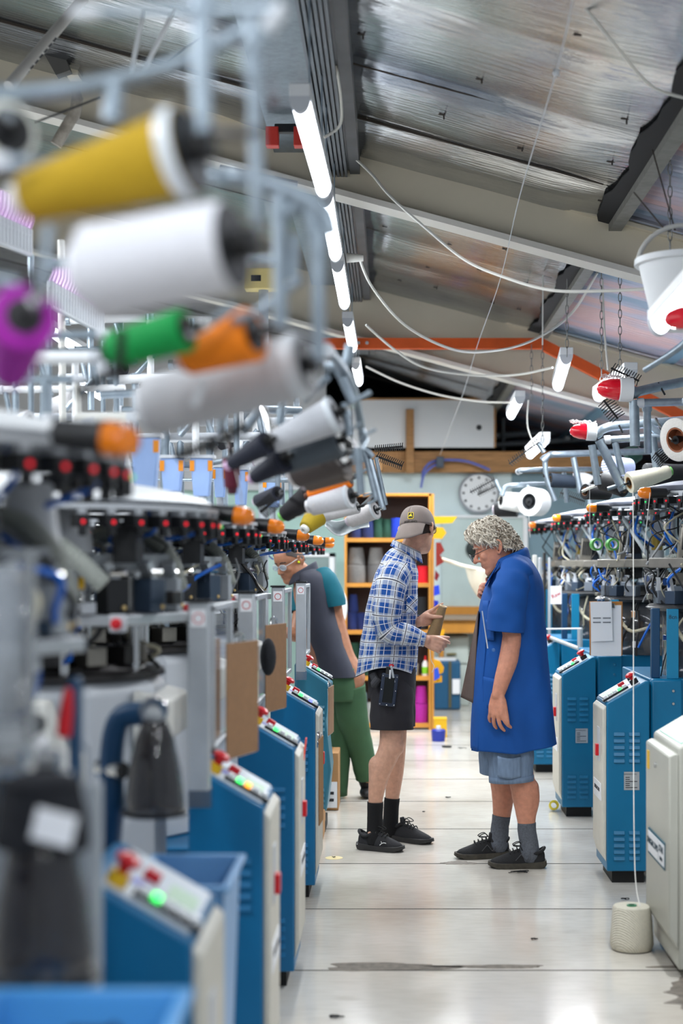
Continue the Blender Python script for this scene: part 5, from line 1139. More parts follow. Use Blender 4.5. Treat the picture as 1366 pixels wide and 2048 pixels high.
_, A, ax = cone((1058, 1003), (1080, 1005), 29, 27, 11.5, 'whiter', (230, 230, 228), 'large white yarn roll facing the camera beside the clock', .12, core=(40, 42, 46))
holder(t, A, ax, .03, at(1058, 998, 11.6))
_, A, ax = cone((1002, 1001), (1046, 1006), 17, 20, 11.7, 'whiter', (226, 222, 212), 'smaller white yarn cone between clock and large white roll', .05)
holder(t, A, ax, .02, at(1003, 988, 11.6))
_, A, ax = cone((1034, 1016), (990, 1020), 18, 14, 11.9, 'blackr', (24, 24, 28), 'dark yarn cone under the white rolls by the clock', .05)
holder(t, A, ax, .02, at(1058, 1002, 11.6))
t = creel('creel frame at the right edge above the fat white cone', [('top_rail', [(1410, 630), (1366, 690, .1), (1290, 740, .3)], 6), ('rail', [(1420, 800), (1366, 802)], 6)], (1400, 680), 5.4)
MB().tube([at(1410, 630, 5.4), at(1600, 640, 5.4), V((at(1600, 640, 5.4).x, 5.4, 0))], .02).build('floor_post', galv, t)
fishbone(((1222, 736), (1278, 762)), 7.4, 'black fishbone tensioner just above the middle red beacon', 12, 12)
fishbone(((1207, 800), (1236, 838)), 7.6, 'black fishbone tensioner hanging below the middle red beacon', 17, 9)
fishbone(((1018, 928), (1078, 884)), 9.8, 'black fishbone tensioner sloping across the low batten lamp', 8, 15)
fishbone(((940, 985), (990, 958)), 11.4, 'black fishbone tensioner in front of the clock', 5, 12)
fishbone(((955, 990), (992, 972)), 11.5, 'lower black fishbone tensioner in front of the clock', 5, 10)
fishbone(((1120, 985), (1170, 1003)), 10.5, 'bristled grey tensioner under the navy cone at right', 10, 14)
fishbone(((1310, 905), (1330, 925)), 7.6, 'short black tensioner left of the fat white cone', 14, 7)
fishbone(((748, 898), (806, 893)), 7.2, 'black fishbone tensioner over the timber beam at left', 7, 14)
fishbone(((752, 912), (805, 932)), 7.2, 'lower black fishbone tensioner over the timber beam at left', 9, 14)
q = at(757, 930, 7.4); tag(MB().obox(q, X_, Y_, Z_, .022, .01, .03).build('card_tag', card, loc=q, bevel=.004), 'small brown card tag by the left fishbone tensioners', 'tag')

# --- background racks at the upper left
def rack(pts, Y, dY, n, label, r, pinc, L=.085):
    a, b = at(*pts[0], Y), at(*pts[1], Y + dY); t = thing('bobbin_rack', label, 'rack', (a.x, Y, 0), 'bobbin racks')
    MB().tube([a, b], .008).build('lower_rail', alu, t); MB().tube([a + Z_ * L * .75, b + Z_ * L * .75], .005).build('upper_rail', alu, t)
    for k in range(n):
        c = a.lerp(b, (k + .5) / n); s = MB().cyl(c, c + Z_ * L, r).build('bobbin_tube', lgrey, t)
        MB().tube([c + Z_ * L, c + Z_ * (L + .03) + X_ * .012, c + Z_ * (L + .08) + X_ * .014], .006, 6).build('pin', pinc, s)
    MB().cyl(a, V((a.x, a.y, 0)), .010).build('floor_post', galv, t); MB().cyl(b, V((b.x, b.y, 0)), .010).build('floor_post', galv, t)
pinkp = mat('lilac_plastic', (206, 160, 214), .4)
rack(((98, 610), (206, 668)), 5.2, .9, 20, 'rack of pale tubes with lilac pins behind the purple cone', .011, pinkp)
rack(((-40, 470), (62, 510)), 4.6, .6, 14, 'rack of pale tubes with lilac pins at the left edge', .011, pinkp)
for i, (x0, y0, x1, y1, r, Y, lb, m) in enumerate([(30, 716, 205, 716, 13, 3.6, 'fat white rounded rail left of the green cone', white), (205, 716, 207, 748, 12, 3.6, 'bent down end of the fat white rail', white), (-20, 760, 170, 758, 8, 3.8, 'galvanised rail below the fat white one', galv), (90, 760, 96, 850, 9, 3.8, 'short galvanised upright at left behind the purple cone', galv), (150, 836, 275, 834, 10, 4.2, 'pale beam above the first amber beacon', offw), (95, 672, 220, 668, 9, 3.4, 'galvanised rail behind the green cone', galv), (90, 528, 175, 524, 11, 3.2, 'galvanised rail between purple and white cones', galv), (122, 480, 126, 860, 7, 5.5, 'tall pale upright behind the purple cone', offw), (155, 760, 158, 850, 6, 5.0, 'pale upright by the lilac rail', offw), (200, 790, 290, 785, 8, 5.2, 'dim galvanised rail under the green cone', galv), (240, 860, 270, 990, 6, 5.4, 'white slanting prop by the pale blue hoppers', white), (-10, 880, 190, 845, 12, 4.0, 'long white trunking over the nearest feeder ring', white)]):
    a, b = at(x0, y0, Y), at(x1, y1, Y); tt = thing('rack_rail', lb, 'rail', a, 'rack rails'); MB().cyl(a, b, r * Y / F, n=16).build('bar', m, tt, bevel=.003)
    MB().lathe([(r * Y / F * 1.08, 0), (r * Y / F * 1.08, .03), (r * Y / F, .03)], b, (a - b), 16).build('end_collar', lgrey, tt)
# creels of the second row, far left
def backcreel(k, dx, dy, Y, lb):
    t = creel(lb, [('top_rail', [(10 + dx, 700 + dy), (150 + dx, 696 + dy), (300 + dx, 702 + dy, .3)], 9, [galv, white][k % 2]), ('rail', [(20 + dx, 760 + dy), (280 + dx, 756 + dy)], 7, [white, galv][k % 2]), ('rail', [(0 + dx, 815 + dy, .2), (310 + dx, 812 + dy, .2)], 8, lgrey),
        ('upright', [(60 + dx, 690 + dy), (62 + dx, 880 + dy)], 7), ('upright', [(180 + dx, 690 + dy), (182 + dx, 880 + dy)], 7, white), ('upright', [(262 + dx, 700 + dy), (264 + dx, 890 + dy)], 6),
        ('arm', [(110 + dx, 700 + dy), (132 + dx, 772 + dy)], 6), ('arm', [(215 + dx, 700 + dy), (228 + dx, 766 + dy)], 6), ('arm', [(40 + dx, 760 + dy), (52 + dx, 820 + dy)], 5), ('brace', [(150 + dx, 812 + dy), (215 + dx, 740 + dy)], 5)], (150 + dx, 760 + dy), Y, grp='second row creels')
    q = at(120 + dx, 700 + dy, Y + .15); MB().cyl(q, (q.x, q.y, 0), .02).build('floor_post', galv, t)
    return t
for k, (dx, dy, Y, lb) in enumerate(((-30, 20, 5.6, 'pale pipe creel in the second row behind the purple cone'), (210, 60, 6.2, 'pale pipe creel in the second row above the blue hoppers'), (300, 120, 7.6, 'pale pipe creel in the second row behind the light grey cone'), (120, -60, 8.4, 'pale pipe creel far back between green and purple cones'), (330, 30, 9.6, 'pale pipe creel farthest back at the left'))): backcreel(k, dx, dy, Y, lb)
for i, (a, b, ra, rb_, Y, cn, rgb, lb) in enumerate((((150, 800), (95, 815), 20, 14, 5.7, 'offwhite', (214, 212, 214), 'off white yarn cone deep behind the purple cone'), ((330, 790), (280, 800), 18, 12, 6.3, 'offwhite', (214, 212, 214), 'off white yarn cone above the pale blue hoppers'), ((420, 822), (376, 832), 16, 10, 6.4, 'palegrey', (186, 186, 190), 'grey yarn cone above the middle blue hopper'), ((470, 880), (440, 892), 13, 9, 7.7, 'inkblue', (24, 28, 44), 'dark yarn cone far behind the maroon cone'), ((540, 915), (512, 925), 13, 9, 7.7, 'offwhite', (214, 212, 214), 'off white yarn cone far behind the slate cone'), ((60, 840), (10, 850), 20, 14, 5.0, 'palegrey', (186, 186, 190), 'grey yarn cone low behind the purple cone'), ((250, 735), (214, 742), 14, 10, 8.4, 'inkblue', (24, 28, 44), 'dark yarn cone just under the green cone, far back'))):
    _, A, ax = cone(a, b, ra, rb_, Y, cn, rgb, lb, .05)
# pale blue hoppers
hop = mat('pale_blue_translucent', (150, 178, 226), .35, noise_amt=.04)
orl = mat('orange_label', (226, 140, 20), .5)
for i, (px, py, w_, h_, Y, lb) in enumerate([(292, 930, 56, 108, 5.0, 'nearest pale blue hopper with orange labels, left'), (345, 950, 46, 66, 5.8, 'pale blue hopper second from the left'), (404, 955, 44, 76, 5.8, 'pale blue hopper in the middle with two orange labels'), (232, 945, 40, 90, 5.0, 'pale blue hopper behind the near amber beacon'), (440, 965, 26, 60, 6.6, 'pale blue hopper left of the maroon cone'), (482, 975, 30, 70, 6.6, 'small pale blue hopper behind the maroon cone'), (545, 985, 36, 60, 7.2, 'lilac blue hopper behind the black cones')]):
    s = F / Y; c = at(px, py, Y); t = thing('yarn_hopper', lb, 'hopper', c, 'pale blue hoppers'); w2, h2 = w_ / s / 2, h_ / s / 2
    def quad(z, f): return [c + V((-w2 * f, -w2 * .6, z)), c + V((w2 * f, -w2 * .6, z)), c + V((w2 * f, w2 * .6, z)), c + V((-w2 * f, w2 * .6, z))]
    lo, hi = quad(-h2, .72), quad(h2, 1.0); MB().add(lo + hi, [(3, 2, 1, 0), (4, 5, 6, 7), (0, 1, 5, 4), (1, 2, 6, 5), (2, 3, 7, 6), (3, 0, 4, 7)]).build('hopper_body', hop, t, bevel=.006)
    for sx in (-1, 1): MB().bx(c.x + sx * w2 * .82 - w2 * .2, c.x + sx * w2 * .82 + w2 * .2, c.y - w2 * .6 - .004, c.y - w2 * .6, c.z + h2 - .05, c.z + h2 - .01).build('orange_label', orl, t)
    MB().bx(c.x - w2 * 1.2, c.x + w2 * 1.2, c.y - w2 * .7, c.y + w2 * .7, c.z + h2, c.z + h2 + .012).build('lid', lgrey, t)
    MB().cyl((c.x, c.y, c.z - h2), (c.x, c.y, c.z - h2 - .07), .015).build('spout', grey, t)
# pipes, posts and braces of the roof at upper left
pvc = mat('pvc_pipe', (198, 194, 186), .4); oldp = mat('mottled_pipe', (150, 142, 130), .6, noise_amt=.35, noise_scale=30)
t = thing('drain_pipe', 'white plastic pipe sloping across the upper left corner', 'pipe', at(100, 80, 5.6)); MB().cyl(at(168, -5, 5.8), at(18, 172, 5.4), 11 * 5.6 / F).build('pipe', pvc, t)
for k in range(7):
    q = at(112 - 9 * k, 83 + 11 * k, 5.5); q.y -= .02; MB().obox(q + V((0, -.0, 0)), (X_ * -.65 + Z_ * -.76), Y_, (X_ * .76 - Z_ * .65), .009, .002, .0025).build('printed_mark', ink, t)
tag(MB().tube(smooth_pts([at(155, 195, 6.0), at(150, 225, 6.0), at(138, 245, 6.0), at(112, 290, 6.0)]), 12 * 6 / F, 12).build('old_pipe', oldp, loc=at(150, 225, 6.0)), 'mottled old pipe elbow above the mustard cone', 'pipe')
tag(MB().tube([at(150, 180, 6.3), at(157, 200, 6.3)], .02).build('pipe_stub', oldp, loc=at(150, 190, 6.3)), 'short pipe stub behind the thick galvanised rail', 'pipe')
struct(MB().bx(at(132, 0, 7.4).x, at(156, 0, 7.4).x, 7.4, 7.5, at(0, 150, 7.4).z, roof_z(-1.6)).build('trim_91', cream))
mb = MB(); mb.prism([at(25, -5, 7.3), at(85, -5, 7.3), at(140, 140, 7.3), at(112, 150, 7.3)], (0, .06, 0)); struct(mb.build('trim_92', mat('grey_brace', (88, 86, 82), .6)))
struct(MB().tube([at(160, 96, 7.2), at(280, 127, 7.2)], .02).build('trim_93', mat('amber_timber', (160, 100, 30), .6)))
for i, (a, b, r, lb, m) in enumerate([((288, 20, 4.6), (262, 145, 4.6), 5, 'white thin rod left of a pair at the top', white), ((352, 15, 4.6), (285, 145, 4.6), 5, 'white thin rod right of a pair at the top', white), ((70, 245, 5.0), (200, 195, 5.0), 2.2, 'black cable under the thick rail at upper left', black), ((330, 125, 5.0), (420, 60, 5.0), 2.0, 'dark cable between the white rods and upright', black), ((440, 335, 7.0), (595, 368, 7.0), 6, 'pale cable trunk left of the first lamp', lgrey), ((1086, 460 + 90, 9.2), (1085, 690, 9.2), 1.5, 'thin pale string below the foil edge', cordm)]):
    a_, b_ = at(*a), at(*b); tag(MB().cyl(a_, b_, r * a[2] / F, n=8).build(['rod', 'rod', 'cable', 'cable', 'trunking', 'string'][i], m, loc=a_), lb, ['rod', 'rod', 'cable', 'cable', 'trunk', 'string'][i])
q = at(575, 275, 7.0); t = thing('red_fitting', 'red and black fitting left of the nearest lamp', 'fitting', q)
for k in range(2): MB().obox(q + V((-.07 + .13 * k, 0, 0)), X_, Y_, Z_, .03, .03, .045).build('red_block', mat('orange_red', (206, 60, 50), .4), t, bevel=.004)
MB().obox(q + V((-.0, 0, .04)), X_, Y_, Z_, .06, .02, .02).build('black_block', black, t, bevel=.004)
q = at(527, 560, 9.0); t = thing('yellow_box', 'pale yellow box with a dark label in the distance at upper left', 'box', q)
MB().obox(q, X_, Y_, Z_, .11, .06, .062).build('box_body', mat('cream_yellow', (226, 206, 140), .5), t, bevel=.004); MB().obox(q + V((-.04, -.061, .0)), X_, Z_, Y_, .03, .018, .001).build('dark_label', ink, t)
MB().cyl(q - Z_ * .06, (q.x, q.y, 0), .03).build('stand', grey, t)
# ================= people =================
def skin(name, rgb, rough=.5):
    m = mat(name, rgb, rough, noise_amt=.10, noise_scale=45, bump=.12, bump_scale=220, sss=.12); return m
def cloth_m(name, rgb, rough=.85, n=.05, sc=14, b=.1, bs=500): return mat(name, rgb, rough, noise_amt=n, noise_scale=sc, bump=b, bump_scale=bs)

def limb(mb, pts, rs, n=14, k=4, ry=None):
    P_ = [V(p) for p in pts]; Q = smooth_pts(P_, k) if len(P_) > 2 else P_
    if len(P_) > 2:
        R = []
        for i in range(len(P_) - 1):
            for j in range(k): R.append(rs[i] + (rs[i + 1] - rs[i]) * j / k)
        R.append(rs[-1])
    else: R = list(rs)
    mb.tube(Q, R, n)
    mb.ell(Q[0], R[0], R[0], R[0], 12, 8); mb.ell(Q[-1], R[-1], R[-1], R[-1], 12, 8)

def head(mb, c, fwd, up, s=1.0, nose=1.0, chin=0.0):
    """head centred between the ears; face towards fwd"""
    f = V(fwd).normalized(); u = V(up); u = (u - f * u.dot(f)).normalized(); l = u.cross(f)
    def P(x, y, z): return c + (f * x + l * y + u * z) * s
    rows = [(-.122, .074, .052, .018), (-.114, .088 + chin, .015, .032), (-.098, .094 + chin, -.022, .046), (-.080, .087, -.04, .054), (-.068, .094, -.052, .058), (-.0605, .0905, -.058, .060), (-.053, .0955, -.062, .062), (-.038, .091, -.072, .065),
            (-.018, .088, -.084, .068), (.006, .083, -.093, .071), (.018, .086, -.096, .073), (.030, .094, -.099, .0745), (.05, .094, -.101, .076), (.078, .083, -.094, .072), (.1, .060, -.076, .058), (.114, .032, -.05, .038), (.122, .0, -.018, .014)]
    n = 28; vs = []; fs = []
    for (z, fr, bk, w) in rows:
        cx, d = (fr + bk) / 2, (fr - bk) / 2
        for k in range(n):
            a = 2 * PI * k / n; ca, sa = math.cos(a), math.sin(a); e = .88
            vs.append(P(cx + d * math.copysign(abs(ca) ** e, ca), w * math.copysign(abs(sa) ** e, sa), z))
    m = len(rows)
    for i in range(m - 1):
        for k in range(n): fs.append((i * n + k, i * n + (k + 1) % n, (i + 1) * n + (k + 1) % n, (i + 1) * n + k))
    fs.append(tuple(range(n))[::-1]); fs.append(tuple(range((m - 1) * n, m * n))); mb.add(vs, fs)
    # nose, brows, lips, cheeks
    limb(mb, [P(.086, 0, .018), P(.100, 0, -.006), P(.110 + .004 * nose, 0, -.026)], [.007 * s, .009 * s, .0105 * s * nose], 12)
    for sy in (-1, 1):
        mb.ell(P(.100, sy * .011, -.031), .0085 * s, .0085 * s, .0075 * s, 10, 8)
        limb(mb, [P(.082, sy * .012, .026), P(.084, sy * .03, .031), P(.066, sy * .05, .026)], [.008 * s, .009 * s, .007 * s], 10)
        mb.ell(P(.062, sy * .038, -.022), .024 * s, .022 * s, .022 * s, 12, 8)
        # eyelids
        limb(mb, [P(.080, sy * .018, .009), P(.083, sy * .030, .012), P(.074, sy * .043, .008)], [.0045 * s] * 3, 8)
        limb(mb, [P(.079, sy * .018, .002), P(.080, sy * .030, -.001), P(.073, sy * .043, .002)], [.0045 * s] * 3, 8)
        # ear: bowl and helix
        e = P(-.008, sy * .073, -.004)
        def E(x, z, o=0.0): return e + (f * x + u * z + l * sy * (.004 + o - x * .45)) * s
        limb(mb, [E(.008, .004), E(.010, .022, .004), E(-.006, .034, .008), E(-.022, .024, .012), E(-.022, .0, .012), E(-.012, -.018, .008), E(.004, -.030, .002), E(.008, -.016)], [.0045 * s, .0046 * s, .0048 * s, .005 * s, .005 * s, .005 * s, .0062 * s, .004 * s], 10)
        mb.ell(E(-.006, .004, .001), .013 * s, .006 * s, .022 * s, 12, 8, Matrix((f, l, u)).transposed())
        limb(mb, [E(-.006, .018, .004), E(-.014, .004, .006), E(-.006, -.012, .004)], [.004 * s, .004 * s, .004 * s], 8)
    limb(mb, [P(.083, .022, -.0555), P(.094, 0, -.054), P(.083, -.022, -.0555)], [.003 * s, .0052 * s, .003 * s], 8)
    limb(mb, [P(.081, .02, -.066), P(.0925, 0, -.0665), P(.081, -.02, -.066)], [.003 * s, .006 * s, .003 * s], 8)
    return P, f, l, u

def hand(mb, w, d, n, side, curl, s=1.0, spread=.0, thumb=(.5, .3, .3), thumb_in=0.0):
    """w wrist, d direction of fingers, n palm normal, side=+1 if thumb lies on d x n side; curl: 4 triples of bends (rad)"""
    d = V(d).normalized(); n = V(n); n = (n - d * n.dot(d)).normalized(); t = d.cross(n) * side
    pl = .088 * s; lat = [.030, .010, -.011, -.030]; ln = [.072, .080, .074, .058]; hh = [0, .004, .001, -.007]
    info = {}
    for i in range(4):
        b = w + d * (pl + hh[i] * s) + t * lat[i] * s
        limb(mb, [w + t * lat[i] * .55 * s + d * .005, w + d * pl * .55 + t * lat[i] * .9 * s, b], [.0165 * s, .0150 * s, .0112 * s], 12)
        dd = (d + t * spread * lat[i] / .03).normalized(); p = b; ang = 0; pts = [p]; rs = [.0102 * s]
        ax = dd.cross(n).normalized()
        for j, fr in enumerate((.44, .31, .25)):
            ang += curl[i][j]; v = dd * math.cos(ang) + n * math.sin(ang); p = p + v * ln[i] * fr * s; pts.append(p); rs.append([.0094, .0086, .0068][j] * s * (.9 if i == 3 else 1))
        limb(mb, pts, rs, 12, 3); info[i] = pts
    # thumb
    a, b1, b2 = thumb; b = w + d * .028 * s + t * .024 * s + n * .006 * s
    v = (d * math.cos(a) + t * math.sin(a) + n * thumb_in).normalized(); p1 = b + v * .042 * s
    v2 = (v + d * b1 + n * thumb_in * .7).normalized(); p2 = p1 + v2 * .034 * s; v3 = (v2 + d * b2 + n * thumb_in * .5).normalized(); p3 = p2 + v3 * .026 * s
    limb(mb, [w + d * .012 * s + t * .012 * s, b, p1, p2, p3], [.016 * s, .0165 * s, .0125 * s, .0108 * s, .0085 * s], 12, 3)
    limb(mb, [w + d * .04 * s + t * .02 * s, p1 - v * .012], [.013 * s, .012 * s], 10)
    return info

def bake(mb, name, m, root, voxel=.004, it=5, fac=.5):
    o = mb.build('tmp_body', m, root)
    r = o.modifiers.new('r', 'REMESH'); r.mode = 'VOXEL'; r.voxel_size = voxel; r.use_smooth_shade = True
    q = o.modifiers.new('s', 'SMOOTH'); q.factor = fac; q.iterations = it
    bpy.context.view_layer.update()
    me = bpy.data.meshes.new_from_object(o.evaluated_get(bpy.context.evaluated_depsgraph_get()))
    o.modifiers.clear(); old = o.data; o.data = me; bpy.data.meshes.remove(old); me.name = name; o.name = name; me.shade_smooth()
    return o

def shoe(root, toe, heel, zb, um, sm, name='shoe', collar=.085, ankle=None):
    """trainer from heel to toe points on the ground"""
    a, b = V(heel), V(toe); L = (b - a).length; x = (b - a) / L; y = Z_.cross(x)
    st = [0, .03, .1, .22, .36, .46, .58, .72, .86, .95, 1.0]
    hw = [.018, .029, .035, .037, .037, .039, .043, .046, .043, .032, .012]
    tp = [.070, .088, .090, .080, .092, .098, .086, .068, .054, .045, .030]
    n = 16; vs = []; fs = []
    for t, w, h in zip(st, hw, tp):
        c = a + x * (L * (.015 + .97 * t))
        for k in range(n):
            an = 2 * PI * k / n; cy, cz = math.cos(an), math.sin(an)
            z = .016 + (h - .016) * (max(cz, 0) ** .8) if cz > 0 else .016 + .012 * cz
            narrow = 1 - .42 * max(cz, 0) ** 2 * (1 if t < .6 else .5)
            vs.append(c + y * (w * cy * narrow) + Z_ * (zb + z))
    m = len(st)
    for i in range(m - 1):
        for k in range(n): fs.append((i * n + k, i * n + (k + 1) % n, (i + 1) * n + (k + 1) % n, (i + 1) * n + k))
    fs.append(tuple(range(n))[::-1]); fs.append(tuple(range((m - 1) * n, m * n)))
    mb = MB(); mb.add(vs, fs); s = mb.build(name, um, root, ang=60, sub=1)
    # sole
    vs = []; fs = []; N = 2 * m
    outl = [a + x * (L * t * 1.02 - L * .01) + y * (w + .006) for t, w in zip(st, hw)] + [a + x * (L * t * 1.02 - L * .01) - y * (w + .006) for t, w in zip(st[::-1], hw[::-1])]
    hs = [.040, .036, .034, .030, .028, .027, .026, .026, .027, .030, .032]; hs = hs + hs[::-1]; zb0 = [.012, .004, 0, 0, 0, 0, 0, 0, .003, .010, .016]; zb0 = zb0 + zb0[::-1]
    cen = a + x * L * .5
    vs = [p + (cen - p) * .03 + Z_ * (zb + z0) for p, z0 in zip(outl, zb0)] + [p + Z_ * (zb + h * .5) for p, h in zip(outl, hs)] + [p + (cen - p) * .02 + Z_ * (zb + h) for p, h in zip(outl, hs)]
    for q in range(2):
        for k in range(N): fs.append((q * N + k, q * N + (k + 1) % N, (q + 1) * N + (k + 1) % N, (q + 1) * N + k))
    fs.append(tuple(range(N))[::-1]); fs.append(tuple(range(2 * N, 3 * N)))
    mb = MB(); mb.add(vs, fs); mb.build('sole', sm, s, ang=50)
    # padded collar and tongue
    pts = [a + x * L * (.20 + .17 * math.cos(t)) + y * .030 * math.sin(t) + Z_ * (zb + .086 + .012 * math.cos(2 * t)) for t in [2 * PI * k / 18 for k in range(19)]]
    mb = MB(); mb.tube(pts, .0085, 8, False); mb.build('collar', um, s)
    mb = MB(); mb.prism([a + x * L * .36 + y * .022 + Z_ * (zb + .085), a + x * L * .36 - y * .022 + Z_ * (zb + .085), a + x * L * .335 - y * .016 + Z_ * (zb + .128), a + x * L * .335 + y * .016 + Z_ * (zb + .128)], x * .010); mb.build('tongue', um, s, bevel=.004)
    # laces
    mb = MB()
    for k in range(4):
        t = .42 + .07 * k; h = .101 - .05 * max(0, (t - .42)) * 1.6
        mb.tube(smooth_pts([a + x * L * t + y * .026 + Z_ * (zb + h - .012), a + x * L * (t + .02) + Z_ * (zb + h + .004), a + x * L * t - y * .026 + Z_ * (zb + h - .012)], 5), .0032, 6)
    p0 = a + x * L * .40 + Z_ * (zb + .108)
    for sy in (-1, 1):
        mb.tube(smooth_pts([p0, p0 + x * .02 + y * sy * .014 + Z_ * .018, p0 + x * .05 + y * sy * .016 + Z_ * .004, p0 + x * .03 + y * sy * .01 - Z_ * .002, p0], 5), .0025, 6)
    mb.build('laces', rubber, s)
    return s, a, x, y, L

def loft(rings, n=40, smoothk=3, wr=.006, fr=9.0, seed=0.0, uv=True, name='x', m=None, root=None, solid=.004, hem=None, exp=2.3, an=(1, 1, 1), fold=None):
    """garment from horizontal rings (x0, x1, z, yc, hy, tilt)"""
    P_ = [V((*r[:3],)) for r in rings]
    R = [list(r) + [0] * (6 - len(r)) for r in rings]
    # interpolate
    RR = []
    for i in range(len(R) - 1):
        p0, p1, p2, p3 = R[max(i - 1, 0)], R[i], R[i + 1], R[min(i + 2, len(R) - 1)]
        for j in range(smoothk):
            t = j / smoothk
            RR.append([.5 * ((2 * b) + (c - a) * t + (2 * a - 5 * b + 4 * c - d) * t * t + (3 * b - a - 3 * c + d) * t ** 3) for a, b, c, d in zip(p0, p1, p2, p3)])
    RR.append(R[-1])
    vs = []; uvs = []; fs = []; M = len(RR); vlen = 0; per = None
    for i, (x0, x1, z, yc, hy, tilt) in enumerate(RR):
        cx, rx = (x0 + x1) / 2, (x1 - x0) / 2
        if i: vlen += ((RR[i][2] - RR[i - 1][2]) ** 2 + ((RR[i][0] + RR[i][1] - RR[i - 1][0] - RR[i - 1][1]) / 2) ** 2) ** .5
        for k in range(n):
            a = 2 * PI * k / n; ca, sa = math.cos(a), math.sin(a); e = 2 / exp
            dx, dy = math.copysign(abs(ca) ** e, ca), math.copysign(abs(sa) ** e, sa)
            p = V((cx + rx * dx, yc + hy * dy, z + tilt * rx * dx))
            if hem and i >= M - 1 - hem[1] * smoothk: p.z += hem[0](dx, dy) * ((i - (M - 1 - hem[1] * smoothk)) / (hem[1] * smoothk))
            nr = V((dx, dy, 0)).normalized()
            w_ = wr * (noise.noise(V((p.x * fr * an[0], p.y * fr * an[1], p.z * fr * an[2] + seed))) + .5 * noise.noise(V((p.x * fr * 2.3 * an[0], p.y * fr * 2.3 * an[1], p.z * fr * 2.3 * an[2] + seed + 9))))
            if fold: w_ += fold(dx, dy, p)
            vs.append(p + nr * w_); uvs.append((k / n * 2 * PI * .5 * (.20 + .14), vlen))
    for i in range(M - 1):
        for k in range(n): fs.append((i * n + k, (i + 1) * n + k, (i + 1) * n + (k + 1) % n, i * n + (k + 1) % n))
    mb = MB(); mb.v = vs; mb.f = fs
    o = mb.build(name, m, root, ang=180)
    ul = o.data.uv_layers.new(name='UVMap')
    for poly in o.data.polygons:
        us = [uvs[o.data.loops[li].vertex_index] for li in poly.loop_indices]; wrap = max(u[0] for u in us) - min(u[0] for u in us) > .3
        for li, u in zip(poly.loop_indices, us): ul.data[li].uv = (u[0] + (2 * PI * .17 if wrap and u[0] < .2 else 0), u[1])
    if solid:
        md = o.modifiers.new('solid', 'SOLIDIFY'); md.thickness = solid; md.offset = -1
    return o

def sleeve(pts, rs, name, m, root, n=26, k=8, wr=.006, fr=14, seed=0, solid=.004, ry=1.0, urad=.075, kink=None):
    Q = smooth_pts([V(p) for p in pts], k); R = []
    for i in range(len(pts) - 1):
        for j in range(k):
            t = j / k; t = t * t * (3 - 2 * t); R.append(rs[i] + (rs[i + 1] - rs[i]) * t)
    R.append(rs[-1]); m_ = len(Q); vs = []; uvs = []; d0 = Q[1] - Q[0]; u, w = frame(d0); vl = 0
    u = (Y_ - d0.normalized() * Y_.dot(d0.normalized())).normalized()
    for i in range(m_):
        d = (Q[min(i + 1, m_ - 1)] - Q[max(i - 1, 0)]).normalized(); u = (u - d * u.dot(d)).normalized(); w = d.cross(u)
        if i: vl += (Q[i] - Q[i - 1]).length
        for j in range(n):
            a = 2 * PI * j / n; p = Q[i] + u * math.cos(a) * R[i] * ry + w * math.sin(a) * R[i]
            nr = (u * math.cos(a) + w * math.sin(a))
            ww = wr * (noise.noise(V((p.x * fr, p.y * fr * .7, p.z * fr + seed))) + .6 * noise.noise(p * fr * 2.1 + V((0, 0, seed))))
            if kink: ww += kink(i / (m_ - 1), a)
            vs.append(p + nr * ww); uvs.append((j / n * 2 * PI * urad, vl))
    fs = [(i * n + j, i * n + (j + 1) % n, (i + 1) * n + (j + 1) % n, (i + 1) * n + j) for i in range(m_ - 1) for j in range(n)]
    mb = MB(); mb.v = vs; mb.f = fs; o = mb.build(name, m, root, ang=180)
    ul = o.data.uv_layers.new(name='UVMap')
    for poly in o.data.polygons:
        us = [uvs[o.data.loops[li].vertex_index] for li in poly.loop_indices]; wrap = max(q[0] for q in us) - min(q[0] for q in us) > urad * PI
        for li, q in zip(poly.loop_indices, us): ul.data[li].uv = (q[0] + (2 * PI * urad if wrap and q[0] < urad * PI else 0), q[1])
    if solid:
        md = o.modifiers.new('solid', 'SOLIDIFY'); md.thickness = solid; md.offset = -1
    return o

